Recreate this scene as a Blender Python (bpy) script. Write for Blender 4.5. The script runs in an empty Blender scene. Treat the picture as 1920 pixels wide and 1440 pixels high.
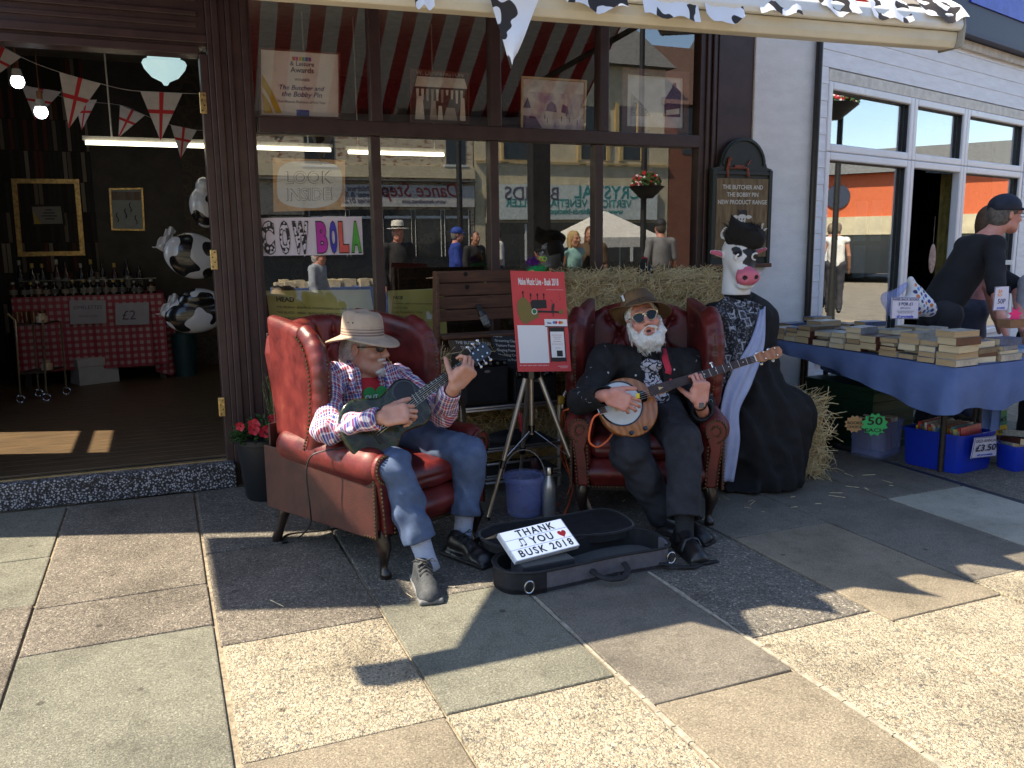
import bpy,bmesh,math,random
import numpy as np
from mathutils import Vector,Matrix
random.seed(7);rng=np.random.default_rng(7)
SC=bpy.context.scene;COL=SC.collection
R_=math.radians
CAMH=1.45
FX=Vector((0.9236034,-0.38318411,-0.01125577))
FD=Vector((-0.07360336,-0.14844069,-0.98617844))
FF=Vector((0.37621709,0.91166622,-0.16530396))
FPX=1584.54
cam=bpy.data.cameras.new('camera');camo=bpy.data.objects.new('camera',cam);COL.objects.link(camo)
cam.sensor_width=36.0;cam.lens=FPX/1920*36.0;cam.clip_end=400;cam.clip_start=0.05
m=Matrix(((FX.x,-FD.x,-FF.x,0),(FX.y,-FD.y,-FF.y,0),(FX.z,-FD.z,-FF.z,CAMH),(0,0,0,1)))
camo.matrix_world=m;SC.camera=camo
def wdir(px,py):return FX*(px-960)+FD*(py-720)+FF*FPX
def at(px,py,Y):
 d=wdir(px,py);t=Y/d.y;return Vector((d.x*t,Y,CAMH+d.z*t))
def gp(px,py,z=0.0):
 d=wdir(px,py);t=(z-CAMH)/d.z;return Vector((d.x*t,d.y*t,z))
SUN_TO=Vector((-0.72,0.27,1.0)).normalized()
w=bpy.data.worlds.new('World');SC.world=w;w.use_nodes=True
nt=w.node_tree;sky=nt.nodes.new('ShaderNodeTexSky');sky.sky_type='NISHITA';sky.sun_disc=False
sky.sun_elevation=math.asin(SUN_TO.z);sky.sun_rotation=math.atan2(SUN_TO.x,SUN_TO.y)%(2*math.pi)
sky.air_density=1.0;sky.dust_density=0.6
nt.links.new(sky.outputs[0],nt.nodes['Background'].inputs[0]);nt.nodes['Background'].inputs[1].default_value=0.12
sl=bpy.data.lights.new('sun','SUN');sl.energy=5.0;sl.angle=R_(0.5);sl.color=(1.0,0.88,0.68)
so=bpy.data.objects.new('sun',sl);COL.objects.link(so);so.rotation_euler=SUN_TO.to_track_quat('Z','Y').to_euler();so.location=(0,0,30)
SC.view_settings.view_transform='Standard';SC.view_settings.look='None';SC.view_settings.gamma=1.0
SC.view_settings.use_curve_mapping=False;SC.view_settings.exposure=1.38
SC.cycles.max_bounces=8;SC.cycles.transparent_max_bounces=16;SC.cycles.sample_clamp_indirect=6.0
SC.cycles.use_denoising=True;SC.cycles.caustics_reflective=False;SC.cycles.caustics_refractive=False
MATS={}
def pbr(name,col,rough=0.6,metal=0.0,var=0.12,vs=12.0,bump=0.0,bs=120.0,spec=0.5,col2=None,emit=None,es=0.0,alpha=1.0,trans=0.0,coat=0.0,sheen=0.0,dirt=0.0,stretch=None,vattr=False):
 if name in MATS:return MATS[name]
 M=bpy.data.materials.new(name);M.use_nodes=True;n=M.node_tree.nodes;L=M.node_tree.links
 b=n['Principled BSDF'];b.inputs['Roughness'].default_value=rough;b.inputs['Metallic'].default_value=metal
 b.inputs['Specular IOR Level'].default_value=spec
 b.inputs['Coat Weight'].default_value=coat;b.inputs['Sheen Weight'].default_value=sheen
 b.inputs['Transmission Weight'].default_value=trans;b.inputs['Alpha'].default_value=alpha
 c=(*col,1)
 tc=n.new('ShaderNodeTexCoord');vec=tc.outputs['Object']
 if stretch:
  mp=n.new('ShaderNodeMapping');mp.inputs['Scale'].default_value=stretch;L.new(vec,mp.inputs[0]);vec=mp.outputs[0]
 if var>0 or col2:
  nz=n.new('ShaderNodeTexNoise');nz.inputs['Scale'].default_value=vs;nz.inputs['Detail'].default_value=5;nz.inputs['Roughness'].default_value=0.65
  L.new(vec,nz.inputs['Vector'])
  mx=n.new('ShaderNodeMix');mx.data_type='RGBA'
  c2=(*(col2 if col2 else[x*(1-2.2*var) for x in col]),1)
  c1=c if col2 else(*[min(1,x*(1+var)) for x in col],1)
  rp=n.new('ShaderNodeMapRange');rp.inputs[1].default_value=0.3;rp.inputs[2].default_value=0.7
  L.new(nz.outputs[0],rp.inputs[0]);L.new(rp.outputs[0],mx.inputs[0]);mx.inputs[6].default_value=c1;mx.inputs[7].default_value=c2
  L.new(mx.outputs[2],b.inputs['Base Color'])
  rr=n.new('ShaderNodeMapRange');rr.inputs[3].default_value=max(0,rough-0.08);rr.inputs[4].default_value=min(1,rough+0.08)
  L.new(nz.outputs[0],rr.inputs[0]);L.new(rr.outputs[0],b.inputs['Roughness'])
 else:b.inputs['Base Color'].default_value=c
 if bump>0:
  n2=n.new('ShaderNodeTexNoise');n2.inputs['Scale'].default_value=bs;n2.inputs['Detail'].default_value=4;L.new(vec,n2.inputs['Vector'])
  bp=n.new('ShaderNodeBump');bp.inputs['Strength'].default_value=bump;bp.inputs['Distance'].default_value=0.004
  L.new(n2.outputs[0],bp.inputs['Height']);L.new(bp.outputs[0],b.inputs['Normal'])
 if emit:b.inputs['Emission Color'].default_value=(*emit,1);b.inputs['Emission Strength'].default_value=es
 MATS[name]=M;return M
def nodes_of(name):
 M=bpy.data.materials.new(name);M.use_nodes=True;MATS[name]=M
 return M,M.node_tree.nodes,M.node_tree.links,M.node_tree.nodes['Principled BSDF']
def ramp(n,L,fac,stops,interp='LINEAR'):
 r=n.new('ShaderNodeValToRGB');r.color_ramp.interpolation=interp
 while len(r.color_ramp.elements)<len(stops):r.color_ramp.elements.new(0.5)
 for e,(p,c) in zip(r.color_ramp.elements,stops):e.position=p;e.color=(*c,1)
 L.new(fac,r.inputs[0]);return r.outputs[0]
def glass(name,tint=(0.9,0.95,0.93),ior=0.12):
 M=bpy.data.materials.new(name);M.use_nodes=True;n=M.node_tree.nodes;L=M.node_tree.links;n.remove(n['Principled BSDF'])
 tr=n.new('ShaderNodeBsdfTransparent');tr.inputs[0].default_value=(*tint,1)
 gl=n.new('ShaderNodeBsdfGlossy');gl.inputs['Roughness'].default_value=0.0;gl.inputs[0].default_value=(1,1,1,1)
 lw=n.new('ShaderNodeLayerWeight');pw=n.new('ShaderNodeMath');pw.operation='POWER';pw.inputs[1].default_value=4.0;L.new(lw.outputs['Facing'],pw.inputs[0])
 lw.inputs[0].default_value=0.5;fr=n.new('ShaderNodeMath');fr.operation='MULTIPLY_ADD';fr.inputs[1].default_value=1-ior;fr.inputs[2].default_value=ior;L.new(pw.outputs[0],fr.inputs[0])
 mx=n.new('ShaderNodeMixShader');L.new(fr.outputs[0],mx.inputs[0]);L.new(tr.outputs[0],mx.inputs[1]);L.new(gl.outputs[0],mx.inputs[2])
 L.new(mx.outputs[0],n['Material Output'].inputs[0]);MATS[name]=M;return M
WORLD={}
def link(o,parent=None,world=True):
 COL.objects.link(o)
 if parent is not None:
  o.parent=parent
  if world:o.matrix_parent_inverse=WORLD[parent.name].inverted();WORLD[o.name]=Matrix()
  else:WORLD[o.name]=WORLD[parent.name].copy()
 else:WORLD[o.name]=o.matrix_basis.copy()
 return o
def tag(o,label=None,cat=None,group=None,kind=None):
 if label:o['label']=label
 if cat:o['category']=cat
 if group:o['group']=group
 if kind:o['kind']=kind
 return o
def thing(name,label,cat,loc=(0,0,0),rz=0.0,group=None):
 o=bpy.data.objects.new(name,None);o.location=loc;o.rotation_euler=(0,0,rz);o.empty_display_size=0.1
 o.matrix_basis=Matrix.Translation(Vector(loc))@Matrix.Rotation(rz,4,'Z')
 link(o);return tag(o,label,cat,group)
def mesh_obj(name,me,mat=None,parent=None,world=True):
 o=bpy.data.objects.new(name,me)
 if mat is not None:
  for mm in(mat if isinstance(mat,(list,tuple)) else[mat]):me.materials.append(mm)
 return link(o,parent,world)
def dup_tree(o,parent=None,name=None):
 c=o.copy();COL.objects.link(c)
 if parent is not None:c.parent=parent
 for ch in o.children:dup_tree(ch,c)
 return c
def frame3(d,up=(0,0,1)):
 z=Vector(d).normalized();u=Vector(up)
 if abs(z.dot(u))>0.98:u=Vector((1,0,0))
 x=u.cross(z).normalized();y=z.cross(x);return x,y,z
class MB:
 def __init__(s):s.v=[];s.f=[];s.m=[];s.M=Matrix();s.mi=0
 def add(s,vs,fs,mi=None):
  k=len(s.v);s.v+=[tuple(s.M@Vector(p)) for p in vs];s.f+=[tuple(i+k for i in f) for f in fs];s.m+=[s.mi if mi is None else mi]*len(fs);return s
 def box(s,c,size,rot=None,mi=None,taper=1.0):
  c=Vector(c);hx,hy,hz=size[0]/2,size[1]/2,size[2]/2;R=rot if rot is not None else Matrix.Identity(3)
  vs=[c+R@Vector((x*hx*(taper if z>0 else 1),y*hy*(taper if z>0 else 1),z*hz)) for x in(-1,1) for y in(-1,1) for z in(-1,1)]
  return s.add(vs,[(0,1,3,2),(4,6,7,5),(0,4,5,1),(2,3,7,6),(0,2,6,4),(1,5,7,3)],mi)
 def span(s,a,b,mi=None):
  a=Vector(a);b=Vector(b);return s.box((a+b)/2,[abs(b[i]-a[i]) for i in range(3)],mi=mi)
 def tube(s,path,r,seg=8,caps=True,mi=None,flat=1.0,up=(0,0,1)):
  path=[Vector(p) for p in path];n=len(path);rs=r if isinstance(r,(list,tuple)) else[r]*n
  vs=[];fs=[];X=None
  for i,p in enumerate(path):
   d=(path[min(i+1,n-1)]-path[max(i-1,0)])
   if d.length<1e-9:d=Vector((0,0,1))
   d.normalize()
   if X is None:X,Y,_=frame3(d,up)
   else:
    X=(X-d*X.dot(d));X=X.normalized() if X.length>1e-6 else frame3(d)[0];Y=d.cross(X)
   for j in range(seg):
    a=2*math.pi*j/seg;vs.append(p+X*(rs[i]*math.cos(a))+Y*(rs[i]*flat*math.sin(a)))
  for i in range(n-1):
   for j in range(seg):fs.append((i*seg+j,i*seg+(j+1)%seg,(i+1)*seg+(j+1)%seg,(i+1)*seg+j))
  if caps:fs.append(tuple(range(seg-1,-1,-1)));fs.append(tuple((n-1)*seg+j for j in range(seg)))
  return s.add(vs,fs,mi)
 def lathe(s,prof,o=(0,0,0),d=(0,0,1),seg=24,mi=None,sx=1.0,sy=1.0,caps=True,up=(0,1,0)):
  o=Vector(o);X,Y,Z=frame3(d,up);vs=[];fs=[]
  for(r,h) in prof:
   for j in range(seg):
    a=2*math.pi*j/seg;vs.append(o+X*(r*sx*math.cos(a))+Y*(r*sy*math.sin(a))+Z*h)
  n=len(prof)
  for i in range(n-1):
   for j in range(seg):fs.append((i*seg+j,i*seg+(j+1)%seg,(i+1)*seg+(j+1)%seg,(i+1)*seg+j))
  if caps:
   if prof[0][0]>1e-6:fs.append(tuple(range(seg-1,-1,-1)))
   if prof[-1][0]>1e-6:fs.append(tuple((n-1)*seg+j for j in range(seg)))
  return s.add(vs,fs,mi)
 def prism(s,poly,o,X,Y,Z,t,mi=None,mi_side=None):
  o=Vector(o);X=Vector(X);Y=Vector(Y);Z=Vector(Z);n=len(poly)
  vs=[o+X*a+Y*b for a,b in poly]+[o+X*a+Y*b+Z*t for a,b in poly]
  s.add(vs,[tuple(range(n-1,-1,-1)),tuple(range(n,2*n))],mi)
  k=len(s.v)-2*n
  for i in range(n):s.f.append((k+i,k+(i+1)%n,k+n+(i+1)%n,k+n+i));s.m.append((mi if mi_side is None else mi_side) or s.mi)
  return s
 def ball(s,c,r,seg=8,rings=5,mi=None,d=(0,0,1)):
  rr=r if isinstance(r,(tuple,list)) else(r,r,r);c=Vector(c)
  vs=[c+Vector((0,0,-rr[2]))];fs=[]
  for i in range(1,rings):
   ph=-math.pi/2+math.pi*i/rings
   for j in range(seg):
    a=2*math.pi*j/seg;vs.append(c+Vector((rr[0]*math.cos(ph)*math.cos(a),rr[1]*math.cos(ph)*math.sin(a),rr[2]*math.sin(ph))))
  vs.append(c+Vector((0,0,rr[2])));L=len(vs)-1
  for j in range(seg):fs.append((0,1+(j+1)%seg,1+j));fs.append((L,L-seg+j,L-seg+(j+1)%seg))
  for i in range(rings-2):
   for j in range(seg):a=1+i*seg;fs.append((a+j,a+(j+1)%seg,a+seg+(j+1)%seg,a+seg+j))
  return s.add(vs,fs,mi)
 def grid(s,fn,nu,nv,mi=None):
  vs=[fn(i/nu,j/nv) for j in range(nv+1) for i in range(nu+1)]
  fs=[(j*(nu+1)+i,j*(nu+1)+i+1,(j+1)*(nu+1)+i+1,(j+1)*(nu+1)+i) for j in range(nv) for i in range(nu)]
  return s.add(vs,fs,mi)
 def mesh(s,name):
  me=bpy.data.meshes.new(name);me.from_pydata(s.v,[],s.f);me.polygons.foreach_set('material_index',s.m);me.update();return me
 def build(s,name,mat,parent=None,smooth=False,bevel=0.0,world=True,seg=2,solid=0.0,sub=0,auto=40):
  me=s.mesh(name)
  bm=bmesh.new();bm.from_mesh(me);bmesh.ops.recalc_face_normals(bm,faces=bm.faces);bm.to_mesh(me);bm.free()
  o=mesh_obj(name,me,mat,parent,world)
  if smooth:
   me.polygons.foreach_set('use_smooth',[True]*len(me.polygons))
   if auto<180:me.set_sharp_from_angle(angle=R_(auto))
  if solid:q=o.modifiers.new('solid','SOLIDIFY');q.thickness=solid;q.offset=0
  if bevel:q=o.modifiers.new('bevel','BEVEL');q.width=bevel;q.segments=seg;q.limit_method='ANGLE';q.angle_limit=R_(35)
  if sub:q=o.modifiers.new('sub','SUBSURF');q.levels=sub;q.render_levels=sub
  return o
FONT_CACHE={}
def text(body,name,mat,o,X,Y,size,parent=None,align='CENTER',bold=0.0,sx=1.0,depth=0.0,shear=0.0,lift=0.0015,spacing=1.0,vcenter=False):
 c=bpy.data.curves.new(name,'FONT');c.body=body;c.size=size;c.align_x=align;c.offset=bold;c.extrude=depth;c.shear=shear
 c.resolution_u=3;c.space_character=spacing;c.fill_mode='FRONT' if depth==0 else 'BOTH'
 if vcenter:c.align_y='CENTER'
 c.materials.append(mat)
 X=Vector(X).normalized();Y=Vector(Y).normalized();Z=X.cross(Y).normalized()
 o=Vector(o)+Z*lift
 M=Matrix(((X.x*sx,Y.x,Z.x,o.x),(X.y*sx,Y.y,Z.y,o.y),(X.z*sx,Y.z,Z.z,o.z),(0,0,0,1)))
 tmp=bpy.data.objects.new('tmp',c);me=bpy.data.meshes.new_from_object(tmp);bpy.data.objects.remove(tmp);bpy.data.curves.remove(c)
 me.transform(M);me.name=name
 ob=bpy.data.objects.new(name,me);return link(ob,parent)
class SDF:
 def __init__(s,lo,hi,res=0.006):
  s.lo=np.array(lo,float);s.res=res;s.n=np.ceil((np.array(hi)-s.lo)/res).astype(int)+1
  s.ax=[(s.lo[i]+res*np.arange(s.n[i])).astype(np.float32) for i in range(3)]
  s.d=np.full(s.n,0.12,np.float32)
 def _rng(s,lo,hi):
  a=np.clip(np.floor((np.array(lo)-s.lo)/s.res).astype(int),0,s.n);b=np.clip(np.ceil((np.array(hi)-s.lo)/s.res).astype(int)+1,0,s.n);return a,b
 def put(s,fn,lo,hi,k=0.0,mode='add'):
  mg=0.03+k;a,b=s._rng(np.array(lo)-mg,np.array(hi)+mg)
  if(b<=a).any():return s
  sl=tuple(slice(a[i],b[i]) for i in range(3))
  X=s.ax[0][sl[0]][:,None,None];Y=s.ax[1][sl[1]][None,:,None];Z=s.ax[2][sl[2]][None,None,:]
  v=fn(X,Y,Z).astype(np.float32);d=s.d[sl]
  if mode=='add':
   if k>0:h=np.maximum(k-np.abs(d-v),0)/k;s.d[sl]=np.minimum(d,v)-h*h*k*0.25
   else:s.d[sl]=np.minimum(d,v)
  elif mode=='sub':
   v=-v
   if k>0:h=np.maximum(k-np.abs(d-v),0)/k;s.d[sl]=np.maximum(d,v)+h*h*k*0.25
   else:s.d[sl]=np.maximum(d,v)
  return s
 def cap(s,a,b,ra,rb=None,k=0.02,mode='add',n=None,sq=1.0):
  a=np.array(a,float);b=np.array(b,float);rb=ra if rb is None else rb;ba=b-a;q=max(ba.dot(ba),1e-9);mr=max(ra,rb)*max(1,sq)
  nn=None if n is None else np.array(n,float)/np.linalg.norm(n)
  def fn(X,Y,Z):
   px,py,pz=X-a[0],Y-a[1],Z-a[2];h=np.clip((px*ba[0]+py*ba[1]+pz*ba[2])/q,0,1)
   px=px-h*ba[0];py=py-h*ba[1];pz=pz-h*ba[2];L=px*px+py*py+pz*pz
   if nn is not None:L=L+(px*nn[0]+py*nn[1]+pz*nn[2])**2*(1/sq**2-1)
   return np.sqrt(L)-(ra+(rb-ra)*h)
  return s.put(fn,np.minimum(a,b)-mr,np.maximum(a,b)+mr,k,mode)
 def ell(s,c,r,R=None,k=0.02,mode='add'):
  c=np.array(c,float);r=np.array(r if isinstance(r,(tuple,list)) else(r,r,r),float);A=np.identity(3) if R is None else np.array(R)
  def fn(X,Y,Z):
   px,py,pz=X-c[0],Y-c[1],Z-c[2];k0=0;k1=0
   for i in range(3):
    u=(px*A[0,i]+py*A[1,i]+pz*A[2,i])/r[i];k0=k0+u*u;k1=k1+(u/r[i])**2
   k0=np.sqrt(k0);return k0*(k0-1)/np.sqrt(np.maximum(k1,1e-9))
  e=np.abs(A)@r;return s.put(fn,c-e,c+e,k,mode)
 def box(s,c,half,rd=0.01,R=None,k=0.02,mode='add'):
  c=np.array(c,float);h=np.array(half,float);A=np.identity(3) if R is None else np.array(R);rd=min(rd,h.min()*0.99)
  def fn(X,Y,Z):
   px,py,pz=X-c[0],Y-c[1],Z-c[2];o=0;mxx=None
   for i in range(3):
    u=np.abs(px*A[0,i]+py*A[1,i]+pz*A[2,i])-(h[i]-rd);o=o+np.maximum(u,0)**2;mxx=u if mxx is None else np.maximum(mxx,u)
   return np.sqrt(o)+np.minimum(mxx,0)-rd
  e=np.abs(A)@h;return s.put(fn,c-e,c+e,k,mode)
 def cut(s,p,n,k=0.0):
  p=np.array(p,float);n=np.array(n,float);n/=np.linalg.norm(n);hi=s.lo+s.res*s.n
  def fn(X,Y,Z):return-((X-p[0])*n[0]+(Y-p[1])*n[1]+(Z-p[2])*n[2])+0*(X+Y+Z)
  return s.put(fn,s.lo,hi,k,'sub')
 def noise(s,amp,freq,seed=0,n=7,mask=None):
  r=np.random.default_rng(seed);X=s.ax[0][:,None,None];Y=s.ax[1][None,:,None];Z=s.ax[2][None,None,:];t=0
  for i in range(n):
   v=r.normal(size=3);v*=freq*(0.6+0.9*r.random())/np.linalg.norm(v);t=t+np.sin(v[0]*X+v[1]*Y+v[2]*Z+r.random()*6.28)/n**0.5
  if mask is not None:t=t*mask(X,Y,Z)
  s.d+=(amp*t).astype(np.float32);return s
 def wave(s,fn):
  X=s.ax[0][:,None,None];Y=s.ax[1][None,:,None];Z=s.ax[2][None,None,:];s.d+=fn(X,Y,Z).astype(np.float32);return s
 def hit(s,px,py):
  d=wdir(px,py).normalized();o=Vector((0,0,CAMH));ys=np.arange(2.0,9.0,.003)
  P=np.array(o)[None]+ys[:,None]*np.array(d)[None];I=np.round((P-s.lo)/s.res).astype(int);ok=((I>=0)&(I<s.n)).all(1);I=np.clip(I,0,s.n-1)
  v=np.where(ok,s.d[I[:,0],I[:,1],I[:,2]],1);k=np.argmax(v<0);return Vector(P[k]) if v[k]<0 else None
 def net(s):
  d=s.d;I=d<0;nx,ny,nz=d.shape
  for ax in range(3):
   for e in(0,-1):
    sl=[slice(None)]*3;sl[ax]=e;d[tuple(sl)]=np.maximum(d[tuple(sl)],0.001)
  I=d<0
  cnt=np.zeros((nx-1,ny-1,nz-1),np.int8);C=[(i,j,k) for i in(0,1) for j in(0,1) for k in(0,1)]
  for(i,j,k) in C:cnt+=I[i:nx-1+i,j:ny-1+j,k:nz-1+k]
  act=np.argwhere((cnt>0)&(cnt<8));idx=np.full(cnt.shape,-1,np.int64);idx[act[:,0],act[:,1],act[:,2]]=np.arange(len(act))
  val={c:d[act[:,0]+c[0],act[:,1]+c[1],act[:,2]+c[2]] for c in C}
  sm=np.zeros((len(act),3));ct=np.zeros(len(act))
  for a in C:
   for ax in range(3):
    if a[ax]==0:
     b=list(a);b[ax]=1;b=tuple(b);va,vb=val[a],val[b];mk=(va<0)!=(vb<0)
     t=np.where(mk,va/np.where(mk,va-vb,1),0);p=np.array(a,float)[None,:].repeat(len(act),0);p[:,ax]+=t
     sm[mk]+=p[mk];ct[mk]+=1
  V=s.lo+s.res*(act+sm/np.maximum(ct,1)[:,None]);F=[]
  for ax in range(3):
   o1,o2=[(1,2),(2,0),(0,1)][ax];A=[slice(1,-1)]*3;A[ax]=slice(0,-1);B=list(A);B[ax]=slice(1,None)
   ia,ib=I[tuple(A)],I[tuple(B)];e=np.argwhere(ia!=ib);off=np.array([1,1,1]);off[ax]=0;e0=e+off
   fl=ia[e[:,0],e[:,1],e[:,2]];u=np.zeros(3,int);u[o1]=1;v=np.zeros(3,int);v[o2]=1
   q=[idx[tuple((e0-s1*u-s2*v).T)] for s1,s2 in((1,1),(0,1),(0,0),(1,0))]
   Q=np.stack(q,1);Q[~fl]=Q[~fl][:,::-1];F.append(Q)
  return V,np.concatenate(F)
 def build(s,name,mat,parent=None,world=True,uvfn=None,smooth=True):
  V,F=s.net();me=bpy.data.meshes.new(name);me.vertices.add(len(V));me.vertices.foreach_set('co',V.astype(np.float32).ravel())
  me.loops.add(4*len(F));me.loops.foreach_set('vertex_index',F.ravel().astype(np.int32));me.polygons.add(len(F))
  me.polygons.foreach_set('loop_start',np.arange(0,4*len(F),4,dtype=np.int32));me.polygons.foreach_set('loop_total',np.full(len(F),4,np.int32))
  me.update(calc_edges=True);me.polygons.foreach_set('use_smooth',np.ones(len(F),bool))
  if uvfn is not None:
   a=me.attributes.new('pat','FLOAT_VECTOR','POINT');a.data.foreach_set('vector',uvfn(V).astype(np.float32).ravel())
  o=mesh_obj(name,me,mat,parent,world);return o
def limb_uv(segs):
 def fn(V):
  best=np.full(len(V),1e9);out=np.zeros((len(V),3))
  for a,b,r,ref in segs:
   a=np.array(a,float);b=np.array(b,float);ba=b-a;L=np.linalg.norm(ba);t=ba/L;q=V-a;h=np.clip(q@t,-0.05,L+0.05);e=q-h[:,None]*t;dist=np.linalg.norm(e,axis=1)/r
   ref_=np.array(ref,float);x=ref_-t*(ref_@t);x/=np.linalg.norm(x);y=np.cross(t,x);ang=np.arctan2(e@y,e@x)
   mk=dist<best;best[mk]=dist[mk];out[mk,0]=(e@y*1.15)[mk];out[mk,1]=(q@t)[mk]
  return out
 return fn
# ================================================================== SETTING
def slab_mat(name,base,pebbles=None,scale=60.0,contrast=0.5,stain=0.3,rel=0.003):
 base=[x*.78 for x in base];pebbles=[(p,[x*.78 for x in c]) for p,c in pebbles] if pebbles else None
 M,n,L,b=nodes_of(name);b.inputs['Roughness'].default_value=0.85;b.inputs['Specular IOR Level'].default_value=0.25
 tc=n.new('ShaderNodeTexCoord');V=tc.outputs['Object']
 info=n.new('ShaderNodeObjectInfo')
 ns=n.new('ShaderNodeTexNoise');ns.inputs['Scale'].default_value=2.3;ns.inputs['Detail'].default_value=6;L.new(V,ns.inputs['Vector'])
 fine=n.new('ShaderNodeTexNoise');fine.inputs['Scale'].default_value=150;fine.inputs['Detail'].default_value=3;L.new(V,fine.inputs['Vector'])
 f2=ramp(n,L,fine.outputs[0],[(0.3,[x*(1-contrast) for x in base]),(0.5,base),(0.72,[min(1,x*(1+contrast*0.8)) for x in base])])
 col=f2;hgt=fine.outputs[0]
 if pebbles:
  vo=n.new('ShaderNodeTexVoronoi');vo.inputs['Scale'].default_value=scale;vo.inputs['Randomness'].default_value=1.0
  wn=n.new('ShaderNodeTexNoise');wn.inputs['Scale'].default_value=scale*1.3;wn.inputs['Detail'].default_value=2;L.new(V,wn.inputs['Vector'])
  ad=n.new('ShaderNodeMixRGB');ad.blend_type='LINEAR_LIGHT';ad.inputs[0].default_value=0.012;L.new(V,ad.inputs[1]);L.new(wn.outputs[1],ad.inputs[2]);L.new(ad.outputs[0],vo.inputs['Vector'])
  sep=n.new('ShaderNodeSeparateColor');L.new(vo.outputs['Color'],sep.inputs[0])
  pc=ramp(n,L,sep.outputs[0],pebbles,'CONSTANT')
  mk=ramp(n,L,vo.outputs['Distance'],[(0.36,(1,1,1)),(0.62,(0,0,0))])
  mx=n.new('ShaderNodeMix');mx.data_type='RGBA';L.new(mk,mx.inputs[0]);L.new(f2,mx.inputs[6]);L.new(pc,mx.inputs[7])
  mf=n.new('ShaderNodeMix');mf.data_type='RGBA';mf.blend_type='OVERLAY';mf.inputs[0].default_value=0.5;L.new(mx.outputs[2],mf.inputs[6]);L.new(fine.outputs[0],mf.inputs[7]);col=mf.outputs[2]
  sm=n.new('ShaderNodeMath');sm.operation='ADD';L.new(mk,sm.inputs[0]);L.new(fine.outputs[0],sm.inputs[1]);hgt=sm.outputs[0]
 st=ramp(n,L,ns.outputs[0],[(0.32,[1-stain]*3),(0.55,(1,1,1)),(0.75,[1-stain*0.35]*3)])
 ml=n.new('ShaderNodeMix');ml.data_type='RGBA';ml.blend_type='MULTIPLY';ml.inputs[0].default_value=1;L.new(col,ml.inputs[6]);L.new(st,ml.inputs[7])
 v3=n.new('ShaderNodeTexNoise');v3.inputs['Scale'].default_value=11;v3.inputs['Detail'].default_value=8;v3.inputs['Roughness'].default_value=.8;L.new(V,v3.inputs['Vector']);g3=ramp(n,L,v3.outputs[0],[(.36,(.72,.71,.70)),(.5,(1,1,1)),(.68,(1.0,1.0,1.0)),(.76,(.84,.83,.82))])
 m9=n.new('ShaderNodeMix');m9.data_type='RGBA';m9.blend_type='MULTIPLY';m9.inputs[0].default_value=.8;L.new(ml.outputs[2],m9.inputs[6]);L.new(g3,m9.inputs[7]);ml=m9
 vs=n.new('ShaderNodeTexVoronoi');vs.inputs['Scale'].default_value=4.3;L.new(V,vs.inputs['Vector'])
 sp=ramp(n,L,vs.outputs['Distance'],[(0.045,(0.48,0.47,0.47)),(0.075,(1,1,1))])
 m2=n.new('ShaderNodeMix');m2.data_type='RGBA';m2.blend_type='MULTIPLY';m2.inputs[0].default_value=1;L.new(ml.outputs[2],m2.inputs[6]);L.new(sp,m2.inputs[7])
 L.new(m2.outputs[2],b.inputs['Base Color'])
 bp=n.new('ShaderNodeBump');bp.inputs['Strength'].default_value=0.8;bp.inputs['Distance'].default_value=rel;L.new(hgt,bp.inputs['Height']);L.new(bp.outputs[0],b.inputs['Normal'])
 return M
PEB=[(0.0,(0.48,0.41,0.29)),(0.14,(0.16,0.15,0.14)),(0.20,(0.60,0.515,0.37)),(0.42,(0.32,0.285,0.23)),(0.50,(0.62,0.54,0.40)),(0.68,(0.25,0.225,0.19)),(0.76,(0.55,0.47,0.34)),(0.93,(0.40,0.27,0.19)),(0.95,(0.27,0.265,0.24))]
PEB2=[(0.0,(0.22,0.19,0.155)),(0.3,(0.11,0.10,0.09)),(0.45,(0.33,0.29,0.23)),(0.65,(0.17,0.15,0.125)),(0.88,(0.50,0.45,0.37))]
PEB3=[(0.0,(0.27,0.265,0.21)),(0.3,(0.22,0.215,0.175)),(0.5,(0.34,0.325,0.255)),(0.7,(0.29,0.28,0.22)),(0.88,(0.40,0.38,0.30))]
PEB4=[(0.0,(0.40,0.34,0.25)),(0.3,(0.34,0.285,0.21)),(0.5,(0.45,0.385,0.285)),(0.9,(0.38,0.32,0.24))]
PEB5=[(0.0,(0.29,0.26,0.21)),(0.3,(0.24,0.215,0.18)),(0.5,(0.34,0.305,0.25)),(0.9,(0.27,0.24,0.20))]
SM=dict(coarse=slab_mat('coarse_pebble_concrete',(0.50,0.43,0.315),PEB,88,0.35,.35,.007),fine=slab_mat('fine_gravel_concrete',(0.245,0.21,0.17),PEB2,105,0.5),dark=slab_mat('dark_gravel_concrete',(0.20,0.185,0.16),PEB2,90,0.5),green=slab_mat('grey_green_concrete',(0.31,0.30,0.235),PEB3,170,0.30),buff=slab_mat('buff_concrete',(0.42,0.355,0.26),PEB4,190,0.22),grey=slab_mat('grey_concrete',(0.31,0.275,0.225),PEB5,190,0.22),pale=slab_mat('pale_concrete',(0.47,0.44,0.36),None,60,0.2))
mortar=pbr('sandy_mortar',(0.33,0.27,0.19),0.95,bump=0.8,bs=300,var=0.3,vs=40)
white_mortar=pbr('pale_mortar',(0.36,0.32,0.25),0.95,bump=0.6,bs=300,var=0.2,vs=30)
pav=MB();pav.span((-9,-2.2,-0.30),(14,5.30,-0.012));pav=pav.build('pavement',mortar);tag(pav,kind='structure')
pav['label']='mixed concrete paving slabs in front of the shops'
COLX=[-2.4,-1.80,-1.19,-0.575,0.098,0.725,1.330,1.905,2.51,3.112,3.71,4.312,4.93,5.55,6.2]
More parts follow.
